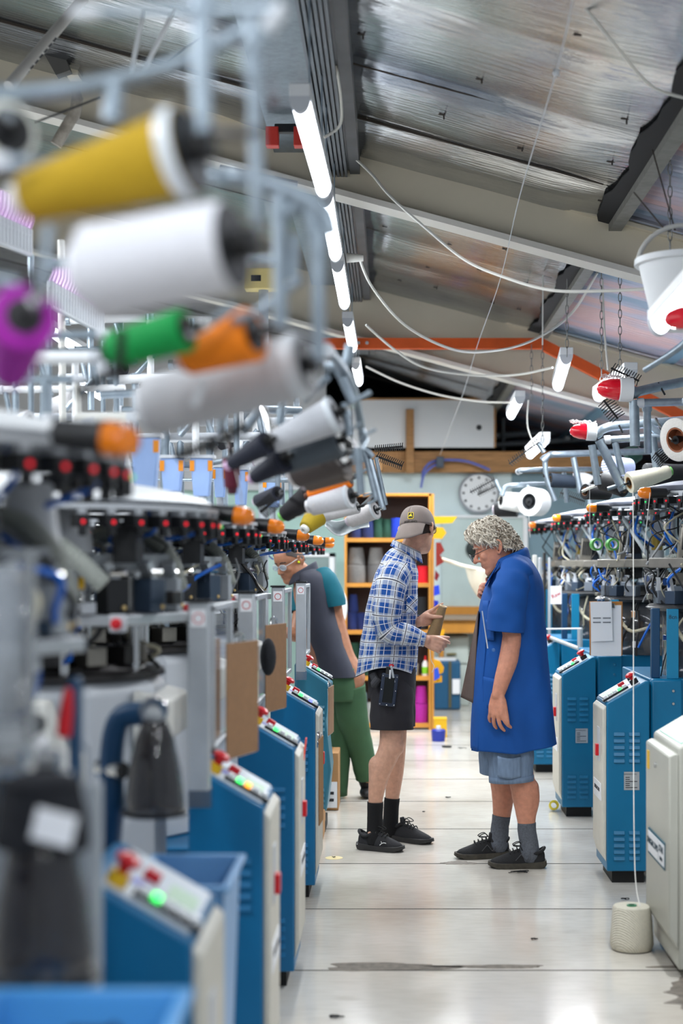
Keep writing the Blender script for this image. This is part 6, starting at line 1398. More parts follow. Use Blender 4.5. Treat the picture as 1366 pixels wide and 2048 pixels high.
# plaid cloth from its own UV (warp and weft stripes)
def plaid():
    m = bpy.data.materials.new('blue_plaid'); m.use_nodes = True; nt = m.node_tree; p = nt.nodes['Principled BSDF']; p.inputs['Roughness'].default_value = .9
    uvn = nt.nodes.new('ShaderNodeTexCoord'); sep = nt.nodes.new('ShaderNodeSeparateXYZ'); nt.links.new(uvn.outputs['UV'], sep.inputs['Vector'])
    bases = []; lines = []
    for ax, per, off in (('X', .086, .1), ('Y', .080, .3)):
        mu = nt.nodes.new('ShaderNodeMath'); mu.operation = 'MULTIPLY_ADD'; mu.inputs[1].default_value = 1 / per; mu.inputs[2].default_value = off
        nt.links.new(sep.outputs[ax], mu.inputs[0]); frn = nt.nodes.new('ShaderNodeMath'); frn.operation = 'FRACT'; nt.links.new(mu.outputs[0], frn.inputs[0])
        B_, L_ = lin((20, 76, 152)), lin((200, 206, 214)); N_ = (*lin((22, 26, 48))[:3], .88); W_ = (*lin((240, 240, 240))[:3], .9); O_ = (1, 1, 1, 0)
        for st, dst in (([(0, B_), (.55, L_)], bases), ([(0, O_), (.21, W_), (.245, O_), (.66, W_), (.70, N_), (.755, W_), (.79, O_)], lines)):
            r = nt.nodes.new('ShaderNodeValToRGB'); r.color_ramp.interpolation = 'CONSTANT'; els = r.color_ramp.elements
            els[0].position = 0; els[0].color = st[0][1]; els[1].position = st[1][0]; els[1].color = st[1][1]
            for ps, c in st[2:]:
                e = els.new(ps); e.color = c
            nt.links.new(frn.outputs[0], r.inputs['Fac']); dst.append(r)
    mx = nt.nodes.new('ShaderNodeMixRGB'); mx.inputs['Fac'].default_value = .5; nt.links.new(bases[0].outputs['Color'], mx.inputs['Color1']); nt.links.new(bases[1].outputs['Color'], mx.inputs['Color2'])
    for r in lines:
        m2 = nt.nodes.new('ShaderNodeMixRGB'); nt.links.new(r.outputs['Alpha'], m2.inputs['Fac']); nt.links.new(mx.outputs['Color'], m2.inputs['Color1']); nt.links.new(r.outputs['Color'], m2.inputs['Color2']); mx = m2
    nt.links.new(mx.outputs['Color'], p.inputs['Base Color'])
    n = nt.nodes.new('ShaderNodeTexNoise'); n.inputs['Scale'].default_value = 40; n.inputs['Detail'].default_value = 4; b = nt.nodes.new('ShaderNodeBump'); b.inputs['Strength'].default_value = .25; b.inputs['Distance'].default_value = .01
    nt.links.new(uvn.outputs['Object'], n.inputs['Vector']); nt.links.new(n.outputs['Fac'], b.inputs['Height']); nt.links.new(b.outputs['Normal'], p.inputs['Normal'])
    return m
plaidm = plaid()

def ground(px, py):
    Y = H * F / (py - VY); return V(((px - VX) * Y / F, Y, 0))
def feet(mb, toe, heel, ank, r):
    a, b = ground(*heel), ground(*toe); f = min(.42, max(.16, (ank - a).dot(b - a) / (b - a).length_squared)); limb(mb, [ank, a.lerp(b, f) + Z_ * .075, a.lerp(b, f + .05) + Z_ * .055], [r, r * .95, r * .8]); limb(mb, [a.lerp(b, .15) + Z_ * .045, a.lerp(b, .6) + Z_ * .042, a.lerp(b, .82) + Z_ * .036], [.022, .022, .016])
# ---------- young worker ----------
YA = 8.0
def A(px, py, dy=0.0): return at(px, py, YA + dy)
rootA = thing('person', 'person in a plaid shirt and backward grey cap holding a yarn cone', 'person', (A(770, 0).x, YA, 0))
skA = skin('skin_fair', (212, 162, 136)); mb = MB()
fA, uA = V((.42, .90, -.10)), V((.10, .02, 1)); 
lA = uA.cross(fA).normalized(); uA = (uA - lA * 0 + lA * .17)
hcA = A(836, 1060, .0)
PA, f_, l_, u_ = head(mb, hcA, fA, uA, 1.0)
limb(mb, [A(802, 1150, .02), A(815, 1112, .02), A(832, 1075, .0)], [.06, .058, .056])
limb(mb, [A(795, 1150), A(783, 1230), A(776, 1320), A(782, 1370)], [.085, .095, .095, .09], 16)
limb(mb, [A(797, 1150, -.12), A(797, 1150, .14)], [.05, .05])
limb(mb, [A(784, 1370, -.06), A(783, 1430, -.10), A(781, 1492, -.12), A(760, 1545, -.13), A(751, 1600, -.13), A(750, 1660, -.12)], [.07, .066, .062, .056, .038, .034])
limb(mb, [A(781, 1500, -.13), A(790, 1494, -.13)], [.058, .05]); limb(mb, [A(757, 1530, -.12), A(755, 1565, -.12)], [.054, .047])
limb(mb, [A(788, 1370, .07), A(792, 1430, .10), A(792, 1490, .13), A(789, 1545, .13), A(784, 1600, .13), A(780, 1650, .13)], [.07, .062, .055, .050, .037, .033])
feet(mb, (807, 1704), (716, 1697), A(750, 1655, -.12), .034); feet(mb, (864, 1689), (772, 1677), A(780, 1645, .13), .033)
# near arm
limb(mb, [A(790, 1155, -.14), A(776, 1215, -.2), A(772, 1248, -.21)], [.045, .042, .038]); limb(mb, [A(772, 1248, -.21), A(810, 1268, -.22), A(851, 1280, -.22)], [.042, .037, .027])
# far arm
limb(mb, [A(795, 1150, .17), A(790, 1220, .2), A(795, 1250, .18)], [.045, .042, .038]); limb(mb, [A(795, 1250, .18), A(822, 1247, .02), A(840, 1243, -.08)], [.04, .034, .026])
# near (right) hand: knuckles towards the camera, fingers folding behind the cone foot
hand(mb, A(851, 1281, -.215), V((.92, .12, -.30)), V((.05, .95, -.25)), 1, [(.45, .45, .3), (.8, .9, .5), (.95, .9, .5), (1.0, .9, .5)], .98, .1, (.38, .1, .1), .15)
# far (left) hand, cupping the cone
hand(mb, A(842, 1243, -.085), V((.80, .48, .36)), V((.50, -.86, .0)), -1, [(.15, .3, .25), (.6, .85, .6), (.7, .9, .6), (.75, .9, .6)], .96, .25, (-.55, .25, .15), .95)
bodyA = bake(mb, 'body', skA, rootA, .0042, 5)
# shirt
def xx(px): return A(px, 0).x
def zA(py): return A(0, py).z
ringsA = [(xx(806), xx(826), zA(1096), YA, .052, -.35), (xx(788), xx(829), zA(1105), YA, .085, -.5), (xx(770), xx(832), zA(1119), YA, .16, -.35), (xx(756), xx(834), zA(1140), YA, .20, -.12), (xx(744), xx(834), zA(1166), YA, .20, 0), (xx(737), xx(834), zA(1195), YA, .19, 0), (xx(731), xx(834), zA(1230), YA, .18, 0), (xx(724), xx(834), zA(1265), YA, .175, 0),
          (xx(718), xx(835), zA(1295), YA, .18, 0), (xx(714), xx(834), zA(1322), YA, .185, 0), (xx(711), xx(832), zA(1342), YA, .185, 0)]
hemA = (lambda dx, dy: -.03 * max(0, -dx) ** 2 - .022 * max(0, dx) ** 2 + .028 * (1 - dx * dx), 2)
shirtA = loft(ringsA, 64, 6, .009, 7, 2.0, name='shirt', m=plaidm, root=rootA, hem=hemA, exp=2.4, an=(1.3, 1, .8))
def kinkA(t, a): 
    return -.007 * math.sin(t * 60) * math.exp(-((t - .52) / .14) ** 2) * (.5 + .5 * math.cos(a)) 
s1 = sleeve([A(797, 1142, -.13), A(783, 1165, -.20), A(776, 1205, -.225), A(773, 1240, -.225), A(783, 1262, -.225), A(812, 1270, -.225), A(849, 1280, -.218)], [.078, .084, .078, .074, .070, .056, .036], 'sleeve', plaidm, shirtA, 34, 9, .007, 14, 3, kink=kinkA)
s2 = sleeve([A(800, 1145, .12), A(792, 1190, .2), A(792, 1240, .19), A(818, 1247, .04), A(836, 1244, -.06)], [.08, .08, .072, .055, .038], 'sleeve', plaidm, shirtA, 26, 7, .006, 14, 5)
sleeve([A(839, 1277.5, -.219), A(850, 1280, -.2185)], [.0375, .0375], 'cuff', plaidm, shirtA, 26, 4, .0, 1)
mb = MB()
for (o0, o1) in ((A(838, 1277, -.22), A(849.5, 1280.4, -.2185)),): pass
# collar: folded band round the neck
def coll(u, v):
    a = -2.6 + 5.2 * u; c = A(815, 1097, 0); c2 = A(813, 1104, 0)
    fr = V((.62, .78, 0)); sd = V((-.78, .62, 0)) ; tilt = -.32
    p_in = c - fr * math.cos(a) * .064 + sd * math.sin(a) * .064 ; p_out = c2 - fr * math.cos(a) * .082 + sd * math.sin(a) * .092
    p_in.z += (p_in.x - c.x) * tilt * 1.4 + .012; p_out.z += (p_out.x - c2.x) * tilt * 1.7 - .012
    q = p_in.lerp(p_out, v); q.z += .016 * math.sin(PI * min(1, v * 1.2)); return q
mb = MB(); mb.grid(coll, 30, 6); o = mb.build('collar', plaidm, shirtA, solid=.004, ang=180)
ul = o.data.uv_layers.new(name='UVMap')
for poly in o.data.polygons:
    for li in poly.loop_indices:
        vi = o.data.loops[li].vertex_index; ul.data[li].uv = ((vi % 31) / 30 * .42 + .02, (vi // 31) / 6 * .06 + .01)
# chest pocket
mb = MB(); mb.grid(lambda u, v: V((xx(812) + .055 * u, YA - .197 + .02 * u + .012 * u * u, zA(1190) - .1 * v + .008 * math.sin(u * PI) * v)), 8, 8); o = mb.build('pocket', plaidm, shirtA, solid=.004, ang=180)
ul = o.data.uv_layers.new(name='UVMap')
for poly in o.data.polygons:
    for li in poly.loop_indices:
        vi = o.data.loops[li].vertex_index; a_, b_ = (vi % 9) / 8 * .06, (vi // 9) / 8 * .1; ul.data[li].uv = (a_ * .7 + b_ * .7, b_ * .7 - a_ * .7)
# shorts
shm = cloth_m('black_shorts', (40, 38, 42), .85, .06, 12, .12, 300)
mb = MB()
ringsS = [(xx(738), xx(832), zA(1325), YA, .15, 0), (xx(736), xx(832), zA(1365), YA, .165, 0), (xx(737), xx(830), zA(1395), YA, .17, 0)]
sh = loft(ringsS, 40, 4, .004, 9, 1.0, name='shorts', m=shm, root=rootA, exp=2.5)
sleeve([A(783, 1352, -.06), A(784, 1400, -.085), A(784, 1430, -.095), A(784, 1459, -.10)], [.108, .116, .115, .112], 'leg_sleeve', shm, sh, 36, 7, .006, 10, 4, ry=.92)
sleeve([A(789, 1352, .07), A(793, 1400, .09), A(794, 1430, .10), A(794, 1452, .10)], [.10, .1, .1, .1], 'leg_sleeve', shm, sh, 32, 7, .006, 10, 6, ry=.9)
mb = MB(); mb.tube(smooth_pts([A(745, 1348, -.14), A(752, 1365, -.16), A(748, 1368, -.17), A(757, 1357, -.175)]), [.02, .028, .026, .012] and .02, 10); mb.build('pocket_flap', mat('charcoal_flap', (62, 62, 66), .9), sh)
sock = mat('black_sock', (20, 20, 22), .95, bump=.3, bump_scale=300)
sleeve([A(750.5, 1604, -.13), A(750, 1630, -.13), A(750, 1660, -.13), A(749, 1676, -.14), A(748, 1690, -.145)], [.0425, .041, .043, .047, .044], 'sock', sock, rootA, 24, 5, .0015, 20)
sleeve([A(784, 1596, .13), A(782, 1625, .13), A(781, 1650, .13), A(781, 1664, .14), A(783, 1676, .15)], [.042, .041, .043, .046, .042], 'sock', sock, rootA, 24, 5, .0015, 20)
um = mat('black_mesh', (34, 34, 37), .8, bump=.3, bump_scale=250); sm = mat('black_sole', (44, 43, 43), .6, noise_amt=.2)
wm = mat('white_mark', (230, 230, 230), .5)
s_, a_, x_, y_, L_ = shoe(rootA, ground(807, 1704), ground(716, 1697), 0, um, sm, 'shoe')
q = a_ + x_ * L_ * .60 - y_ * .0465 + Z_ * .045; mb = MB(); mb.tube(smooth_pts([q + Z_ * -.010 - x_ * .012, q, q + x_ * .012 + Z_ * .004, q + x_ * .024 + Z_ * .002], 4), .0018, 6); mb.tube([q, q + Z_ * .010 - x_ * .004], .0014, 6); mb.build('white_leap_mark', wm, s_)
q = a_ + x_ * L_ * .05 - y_ * .034 + Z_ * .03; MB().ell(q, .006, .003, .003, 8, 6).build('heel_mark', wm, s_)
s_, a_, x_, y_, L_ = shoe(rootA, ground(864, 1689), ground(772, 1677), 0, um, sm, 'shoe')
# cap
capm = cloth_m('taupe_cap', (134, 122, 116), .85, .04, 20, .12, 500)
def CP(a, t, r=1.0):   # crown surface: a azimuth (0 = brim side = back of head), t 0 rim..1 top
    th = max(t, .001) * PI / 2; z = min(t, 0) * .17 + .010 + .115 * math.sin(th) ** .92; w = max(math.cos(th), 0) ** .72
    x = -.006 - math.cos(a) * .108 * w * r; y = math.sin(a) * .090 * w * r
    return PA(x, y, z - .012 * math.cos(a) * (1 - t) * -1)
mb = MB(); mb.grid(lambda u, v: CP(2 * PI * u, v), 48, 14); capo = mb.build('cap', capm, rootA, solid=.003, ang=180)
mb = MB()
for k in range(6):
    a = PI / 6 + k * PI / 3; mb.tube([CP(a, t, 1.006) for t in [i / 14 for i in range(14)]], .0011, 5)
mb.build('panel_seam', mat('cap_seam', (104, 95, 90), .9), capo); MB().ell(PA(-.006, 0, .126), .009, .009, .005, 12, 8).build('top_button', capm, capo)
mb = MB()
for k in range(6):
    a = k * PI / 3; q = CP(a, .62, 1.01); mb.ell(q, .003, .003, .003, 8, 6)
mb.build('eyelets', capm, capo)
def brim(u, v):
    a = (u - .5) * 2.0; r0 = CP(a, .02, 1.0); out = PA(-.006 - math.cos(a * .80) * .178 + .0, math.sin(a) * .098, -.040 - .020 * math.cos(a) - .012 * math.sin(a) ** 2 + (.034 * math.sin(a) ** 2 if math.sin(a) < 0 else 0) - .006)
    q = r0.lerp(out, v); return q + u_ * .012 * math.sin(PI * v) * math.cos(a)
mb = MB(); mb.grid(brim, 30, 10); mb.build('brim', capm, capo, solid=.004, ang=180)
# cap badge
ym = mat('badge_yellow', (250, 220, 10), .5); bk = mat('badge_black', (22, 24, 20), .6)
AZ = -.12
def capq(du, dv, off=.002):
    a = AZ + du / .105; t = .22 + dv / .17; p = CP(a, t); nrm = (p - PA(-.006, 0, .03)).normalized(); return p + nrm * off
def capshape(pts, m, nm, par, off=.002, rep=3):
    P_ = []
    for i in range(len(pts)):
        a, b = pts[i], pts[(i + 1) % len(pts)]
        for j in range(rep): P_.append((a[0] + (b[0] - a[0]) * j / rep, a[1] + (b[1] - a[1]) * j / rep))
    c = (sum(p[0] for p in P_) / len(P_), sum(p[1] for p in P_) / len(P_))
    mb = MB(); n = len(P_); vs = [capq(*p, off) for p in P_] + [capq(c[0], c[1], off)] + [capq(*p, off - .003) for p in P_]
    fs = [(i, (i + 1) % n, n) for i in range(n)] + [(i, n + 1 + i, n + 1 + (i + 1) % n, (i + 1) % n) for i in range(n)]
    mb.add(vs, fs); return mb.build(nm, m, par, smooth=False)
def rrect(w, h, r, n=4):
    out = []
    for cx, cy, a0 in ((w - r, h - r, 0), (-w + r, h - r, PI / 2), (-w + r, -h + r, PI), (w - r, -h + r, 1.5 * PI)):
        for k in range(n + 1): a = a0 + PI / 2 * k / n; out.append((cx + r * math.cos(a), cy + r * math.sin(a)))
    return out
SGN = 1
bd = capshape(rrect(.018, .018, .006), ym, 'badge', capo, .0060, 3)
capshape([(x * .86, y * .86) for x, y in rrect(.0175, .0175, .006)], bk, 'badge_field', bd, .0067, 3)
capshape([(-.005, .010), (.0, .010), (.0015, .001), (.006, .004), (.0095, -.001), (.011, -.0095), (.006, -.004), (.0, -.0055), (-.006, -.0045), (-.011, -.0095), (-.0085, -.002), (-.005, .001)], ym, 'badge_figure', bd, .0078)
def captext(s, size, du0, dv0):
    cu = bpy.data.curves.new('t', 'FONT'); cu.body = s; cu.size = size; cu.align_x = 'CENTER'; cu.extrude = .0004; t = bpy.data.objects.new('tmp_text', cu); COL.objects.link(t)
    bpy.context.view_layer.update(); me = bpy.data.meshes.new_from_object(t.evaluated_get(bpy.context.evaluated_depsgraph_get())); bpy.data.objects.remove(t)
    mb = MB(); mb.add([capq(du0 + v.co.x * SGN, dv0 + v.co.y, .0052 + v.co.z) for v in me.vertices], [tuple(p.vertices) for p in me.polygons]); return mb.build('lettering', bk, capo, smooth=False)
captext('JOHN DEERE', .0145, .004, -.0355)
# hair at the nape
hm = mat('dark_brown_hair', (44, 30, 22), .7, bump=.6, bump_scale=160, stretch=(1, 1, .3))
def nape(u, v):
    a = (u - .5) * 3.0; x = -.006 - math.cos(a) * (.1 - .016 * v); y = math.sin(a) * .0785; return PA(x, y, .03 - (.075 - .02 * math.sin(a) ** 2) * v)
mb = MB(); mb.grid(nape, 30, 10); mb.build('hair', hm, rootA, solid=.006, ang=180)
# glasses
gm = mat('dark_frame', (24, 24, 30), .3); gl = mat('lens', (196, 214, 226), .05, alpha=.45)
def glasses(root, P, label_m=gm, w=.029, h=.018, fx=.112, z=.006, color=gm):
    mb = MB()
    for sy in (-1, 1):
        ring = [P(fx - .006 * (abs(math.cos(t)) if sy * math.cos(t) > 0 else 0), sy * .034 + w * .9 * math.cos(t), z + h * math.copysign(abs(math.sin(t)) ** .7, math.sin(t))) for t in [2 * PI * k / 22 for k in range(23)]]
        mb.tube(ring, .0019, 6, False); mb.tube(smooth_pts([P(fx - .006, sy * .060, z + .008), P(.06, sy * .078, z + .012), P(-.005, sy * .0785, z + .012), P(-.026, sy * .077, z - .006)], 6), .0019, 6)
    mb.tube(smooth_pts([P(fx, -.008, z + .004), P(fx + .003, 0, z + .008), P(fx, .008, z + .004)], 5), .0018, 6)
    g = mb.build('glasses', color, root)
    for sy in (-1, 1):
        mb = MB(); mb.add([P(fx, sy * .034, z)] + [P(fx - .001, sy * .034 + w * .88 * math.cos(t), z + h * .97 * math.copysign(abs(math.sin(t)) ** .7, math.sin(t))) for t in [2 * PI * k / 20 for k in range(20)]], [(0, i + 1, (i + 1) % 20 + 1) for i in range(20)]); mb.build('lens', gl, g, solid=.0012)
    return g
glasses(rootA, PA)
# held cone
A0, B0 = A(864, 1278, -.066), A(886, 1213, -.090); ax = B0 - A0; L0 = ax.length; ax.normalize()
t = thing('yarn_cone', 'slim tan yarn cone held in the hands of the person in plaid', 'yarn cone', A0)
tan = mat('tan_yarn', (168, 140, 100), .8, wave=.6, wave_scale=110, noise_amt=.08, noise_scale=120)
MB().lathe([(.02, 0), (.036, 0), (.037, .006), (.0205, L0 * .96), (.0195, L0), (.013, L0), (.012, L0 * .8), (0, L0 * .78)], A0, ax, 36).build('yarn', tan, t); MB().lathe([(.0125, L0 - .001), (.0215, L0 - .002), (.0215, L0 + .004), (.0125, L0 + .004), (.0115, L0 * .8)], A0, ax, 30).build('core', mat('paper_core', (206, 180, 140), .7), t)
# tool pouch on the shorts
c = A(777, 1380, -.205); up = V((.12, .02, 1)).normalized(); sd = (X_ - up * X_.dot(up)).normalized(); nn = sd.cross(up)
t = thing('tool_pouch', 'riveted dark pouch with scissors hung on the black shorts', 'pouch', c)
MB().obox(c, sd, up, nn, .043, .085, .008).build('pouch_back', mat('navy_leather', (38, 48, 68), .5), t, bevel=.006); MB().obox(c + nn * .009, sd, up, nn, .026, .066, .002).build('clear_window', mat('black_gloss', (12, 14, 14), .15), t, bevel=.002)
for i, (a, b) in enumerate(((-.036, .072), (.036, .072), (-.036, -.0), (.036, -.0), (-.036, -.075), (.036, -.075), (0, -.078))): MB().ell(c + sd * a + up * b + nn * .009, .0042, .0042, .0042, 10, 6).build('rivet', chrome, t)
MB().obox(c + sd * .012 + up * .085 + nn * .006, (sd * .95 + up * .3).normalized(), (up * .95 - sd * .3).normalized(), nn, .006, .045, .003).build('scissor_blade', alu, t, bevel=.002); MB().obox(c - sd * .016 + up * .09 + nn * .004, sd, up, nn, .010, .03, .003).build('belt_clip', dkmetal, t, bevel=.002); MB().cyl(c + sd * .0 + up * .06 + nn * .01, c + sd * -.003 + up * .105 + nn * .01, .005).build('white_pen', white, t)
MB().ell(c + up * .128 + nn * .0, .014, .008, .008, 12, 8).build('red_handle', red, t)

# ---------- older worker ----------
YO = 7.5
def O(px, py, dy=0.0): return at(px, py, YO + dy)
rootO = thing('person', 'person with curly grey hair in a blue work coat looking down', 'person', (O(1030, 0).x, YO, 0))
skO = skin('skin_ruddy', (206, 142, 116)); mb = MB()
fO = V((-.90, .04, -.40)); uO = V((-.42, 0, .9)); hcO = O(990, 1094, -.01)
PO, fo_, lo_, uo_ = head(mb, hcO, fO, uO, 1.04, 1.25, .002)
limb(mb, [O(1032, 1160, .01), O(1018, 1128, .01), O(1000, 1108, .0)], [.066, .066, .066]); limb(mb, [O(985, 1128, -.0), O(1000, 1150, .0)], [.045, .06])
limb(mb, [O(1022, 1165), O(1022, 1260), O(1025, 1360), O(1024, 1430)], [.09, .12, .125, .11], 16); limb(mb, [O(1024, 1160, -.12), O(1024, 1160, .12)], [.055, .055])
limb(mb, [O(1032, 1430, -.07), O(1038, 1520, -.1), O(1044, 1562, -.1), O(1050, 1592, -.1), O(1053, 1646, -.1), O(1055, 1690, -.1)], [.08, .064, .064, .066, .044, .037], 16)
limb(mb, [O(1058, 1575, -.1), O(1060, 1600, -.1), O(1055, 1630, -.1)], [.050, .048, .042])
limb(mb, [O(1005, 1430, .1), O(1000, 1520, .13), O(1003, 1560, .14), O(1006, 1590, .15), O(1003, 1640, .15), O(1000, 1670, .15)], [.085, .066, .060, .058, .043, .037], 16)
feet(mb, (977, 1735), (1092, 1735), O(1055, 1690, -.1), .036); feet(mb, (910, 1717), (1020, 1714), O(1000, 1670, .15), .036)
# near arm
limb(mb, [O(1026, 1160, -.14), O(1020, 1220, -.21), O(1024, 1275, -.22)], [.05, .05, .045]); limb(mb, [O(1024, 1272, -.22), O(1017, 1318, -.24), O(1006, 1355, -.25), O(996, 1390, -.255)], [.046, .048, .041, .031])
limb(mb, [O(1030, 1274, -.20), O(1025, 1292, -.215)], [.037, .040])
hand(mb, O(996, 1388, -.255), V((-.10, -.10, -1)), V((.62, .70, .0)), 1, [(.35, .4, .3), (.28, .45, .3), (.30, .4, .3), (.3, .4, .3)], 1.12, .5, (.35, .25, .2), .1)
# far arm raised to the chest
limb(mb, [O(1015, 1150, .17), O(1010, 1220, .23), O(1005, 1240, .23)], [.06, .05, .046]); limb(mb, [O(1005, 1240, .23), O(990, 1212, .2), O(983, 1200, .17)], [.045, .036, .028])
hand(mb, O(983, 1200, .165), V((-.75, -.1, .6)), V((.5, -.75, .2)), 1, [(1.0, 1.2, .8), (1.1, 1.3, .8), (1.2, 1.3, .8), (1.25, 1.3, .8)], .86, .0, (.5, .3, .4), .5)
bodyO = bake(mb, 'body', skO, rootO, .0042, 5)
# coat
cm = cloth_m('royal_blue_twill', (8, 78, 156), .8, .05, 9, .14, 420)
def xo(px): return O(px, 0).x
def zo(py): return O(0, py).z
rc = [(xo(998), xo(1040), zo(1113), YO, .075, .55), (xo(990), xo(1050), zo(1122), YO, .11, .5), (xo(982), xo(1066), zo(1138), YO, .19, .28), (xo(976), xo(1080), zo(1160), YO, .225, .1), (xo(968), xo(1086), zo(1185), YO, .23, 0), (xo(961), xo(1088), zo(1215), YO, .225, 0), (xo(957), xo(1090), zo(1250), YO, .22, 0), (xo(955), xo(1093), zo(1300), YO, .22, 0), (xo(951), xo(1098), zo(1350), YO, .22, 0), (xo(946), xo(1103), zo(1410), YO, .225, 0), (xo(943), xo(1107), zo(1460), YO, .225, 0), (xo(942), xo(1109), zo(1494), YO, .225, 0)]
def foldO(dx, dy, p):
    k = max(0, min(1, (1.15 - p.z) / .35)); return .010 * k * math.sin(dx * 7 + 1.0 + p.z * 1.5) * (1 if dy < 0 else .6) 
coat = loft(rc, 72, 6, .011, 5, 4.0, name='coat', m=cm, root=rootO, exp=2.5, hem=(lambda dx, dy: .026 * max(0, dx) - .008 * (1 - abs(dx)), 2), an=(1.6, 1, .6), fold=foldO)
def kinkO(t, a): return -.005 * math.sin(t * 38 + a) * math.exp(-((t - .3) / .25) ** 2)
sleeve([O(1034, 1124, -.07), O(1029, 1146, -.165), O(1021, 1185, -.225), O(1014, 1230, -.24), O(1011, 1263, -.24)], [.055, .080, .089, .092, .092], 'sleeve', cm, coat, 36, 9, .010, 8, 2, kink=kinkO, ry=.85)
sleeve([O(1026, 1132, .12), O(1014, 1160, .2), O(1010, 1210, .24), O(1004, 1240, .24)], [.075, .09, .085, .08], 'sleeve', cm, coat, 28, 7, .006, 9, 5)
# collar and lapel
def collo(u, v):
    a = -2.5 + 5.0 * u; c = O(1019, 1114); c2 = O(1022, 1124)
    p1 = c + V((math.cos(a) * .080, math.sin(a) * .082, 0)); p2 = c2 + V((math.cos(a) * .098 - .002, math.sin(a) * .118, 0)); p1.z += (p1.x - c.x) * .42 + .012; p2.z += (p2.x - c2.x) * .36 - .020
    q = p1.lerp(p2, v); q.z += .016 * math.sin(PI * min(1, 1.2 * v)); return q
mb = MB(); mb.grid(collo, 30, 6); mb.build('collar', cm, coat, solid=.004, ang=180)
for sy, nm in ((-1, 'lapel'), (1, 'lapel')):
    yb_ = sy * .10
    mb = MB(); mb.grid(lambda u, v: O(1000 - 26 * v - 4 * u, 1124 + 46 * v + 6 * u, yb_ * (1 - .3 * v) + sy * .05 * u).lerp(O(985 - 14 * v, 1148 + 24 * v, yb_ * 1.2 + sy * .03), u), 8, 10); mb.build(nm, cm, coat, solid=.005, ang=180)
# placket, pockets, button
mb = MB(); mb.grid(lambda u, v: V((xo(966 - 22 * v + 11 * u) , YO - .10 - .055 * u, zo(1200 + 296 * v))) + V((-.004, 0, 0)), 6, 24); mb.build('front_placket', cm, coat, solid=.006, ang=180)
mb = MB(); mb.grid(lambda u, v: V((xo(963 + 28 * u), YO - .165 - .066 * u + .006 * math.sin(PI * u), zo(1348 + 60 * v + 5 * u))), 10, 8); mb.build('hip_pocket', cm, coat, solid=.004, ang=180)
mb = MB(); mb.grid(lambda u, v: V((xo(969 + 14 * u), YO - .15 - .06 * u, zo(1237 + 40 * v))), 8, 6); mb.build('chest_pocket', cm, coat, solid=.004, ang=180)
q = O(987, 1300, -.236); MB().lathe([(0, .004), (.008, .003), (.009, 0)], q, (-.2, -1, 0), 14).build('button', mat('blue_button', (70, 110, 170), .3), coat)
# dark inner shirt at the throat, brown apron behind the front edge
im = cloth_m('black_polo', (26, 26, 30), .8)
def inner(u, v):
    a = -2.9 + 5.8 * u; c = O(1012, 1120); c2 = O(1000, 1150); p1 = c + V((math.cos(a) * .066, math.sin(a) * .068, 0)); p2 = c2 + V((math.cos(a) * .085 + .02, math.sin(a) * .11, 0)); p1.z += (p1.x - c.x) * .65 + .018; p2.z += (p2.x - c2.x) * .3; return p1.lerp(p2, v)
mb = MB(); mb.grid(inner, 30, 8); mb.build('polo_shirt', im, rootO, solid=.004, ang=180)
bm = cloth_m('brown_apron', (96, 80, 74), .85, .08, 30, .15, 300)
mb = MB(); mb.grid(lambda u, v: O(957 - 36 * v * (1 - u) - 10 * v * u + .5, 1222 + (172 + 12 * u) * v, .12 - .16 * u + .03 * math.sin(u * 5)), 10, 20); mb.build('apron', bm, rootO, solid=.005, ang=180)
# shorts
dm = mat('faded_denim', (118, 138, 164), .85, noise_amt=.16, noise_scale=24, bump=.25, bump_scale=300, stretch=(3, 3, .6))
ds = loft([(xo(958), xo(1072), zo(1400), YO, .17, 0), (xo(960), xo(1070), zo(1440), YO, .17, 0), (xo(962), xo(1066), zo(1480), YO, .16, 0)], 36, 3, .004, 9, 3, name='denim_shorts', m=dm, root=rootO)
l1 = sleeve([O(1020, 1470, -.07), O(1022, 1510, -.09), O(1022, 1540, -.1), O(1023, 1561, -.1)], [.116, .114, .110, .108], 'leg_sleeve', dm, ds, 36, 7, .005, 11, 3, ry=.95)
for q in l1.data.vertices: pass
l2 = sleeve([O(995, 1470, .09), O(992, 1510, .11), O(992, 1545, .12)], [.088, .088, .086], 'leg_sleeve', dm, ds, 32, 7, .005, 11, 8, ry=.95)
sleeve([O(1022.5, 1550, -.1), O(1023.2, 1562, -.1)], [.1115, .1105], 'hem_band', dm, ds, 36, 4, .002, 11, 3, ry=.95)
mb = MB(); mb.grid(lambda u, v: V((xo(990 + 45 * u), YO - .195 - .012 * math.sin(PI * u), zo(1502 + 40 * v + 4 * math.sin(u * PI)))), 10, 8); mb.build('cargo_pocket', dm, ds, solid=.006, ang=180)
gs = mat('grey_sock', (92, 96, 104), .95, noise_amt=.2, noise_scale=120, bump=.4, bump_scale=260)
sleeve([O(1053.5, 1645, -.1), O(1054.5, 1665, -.1), O(1058, 1688, -.1), O(1058, 1706, -.1), O(1056, 1722, -.1)], [.0465, .046, .047, .053, .050], 'sock', gs, rootO, 26, 6, .002, 22)
sleeve([O(1003, 1631, .15), O(1000, 1655, .15), O(998, 1675, .15), O(997, 1690, .15), O(997, 1702, .15)], [.047, .046, .047, .05, .043], 'sock', gs, rootO, 26, 6, .002, 22)
um2 = mat('black_knit_upper', (28, 28, 30), .8, bump=.3, bump_scale=220, noise_amt=.1); sm2 = mat('dusty_sole', (66, 62, 54), .8, noise_amt=.25, noise_scale=40); nm_ = mat('dark_logo', (70, 70, 74), .5)
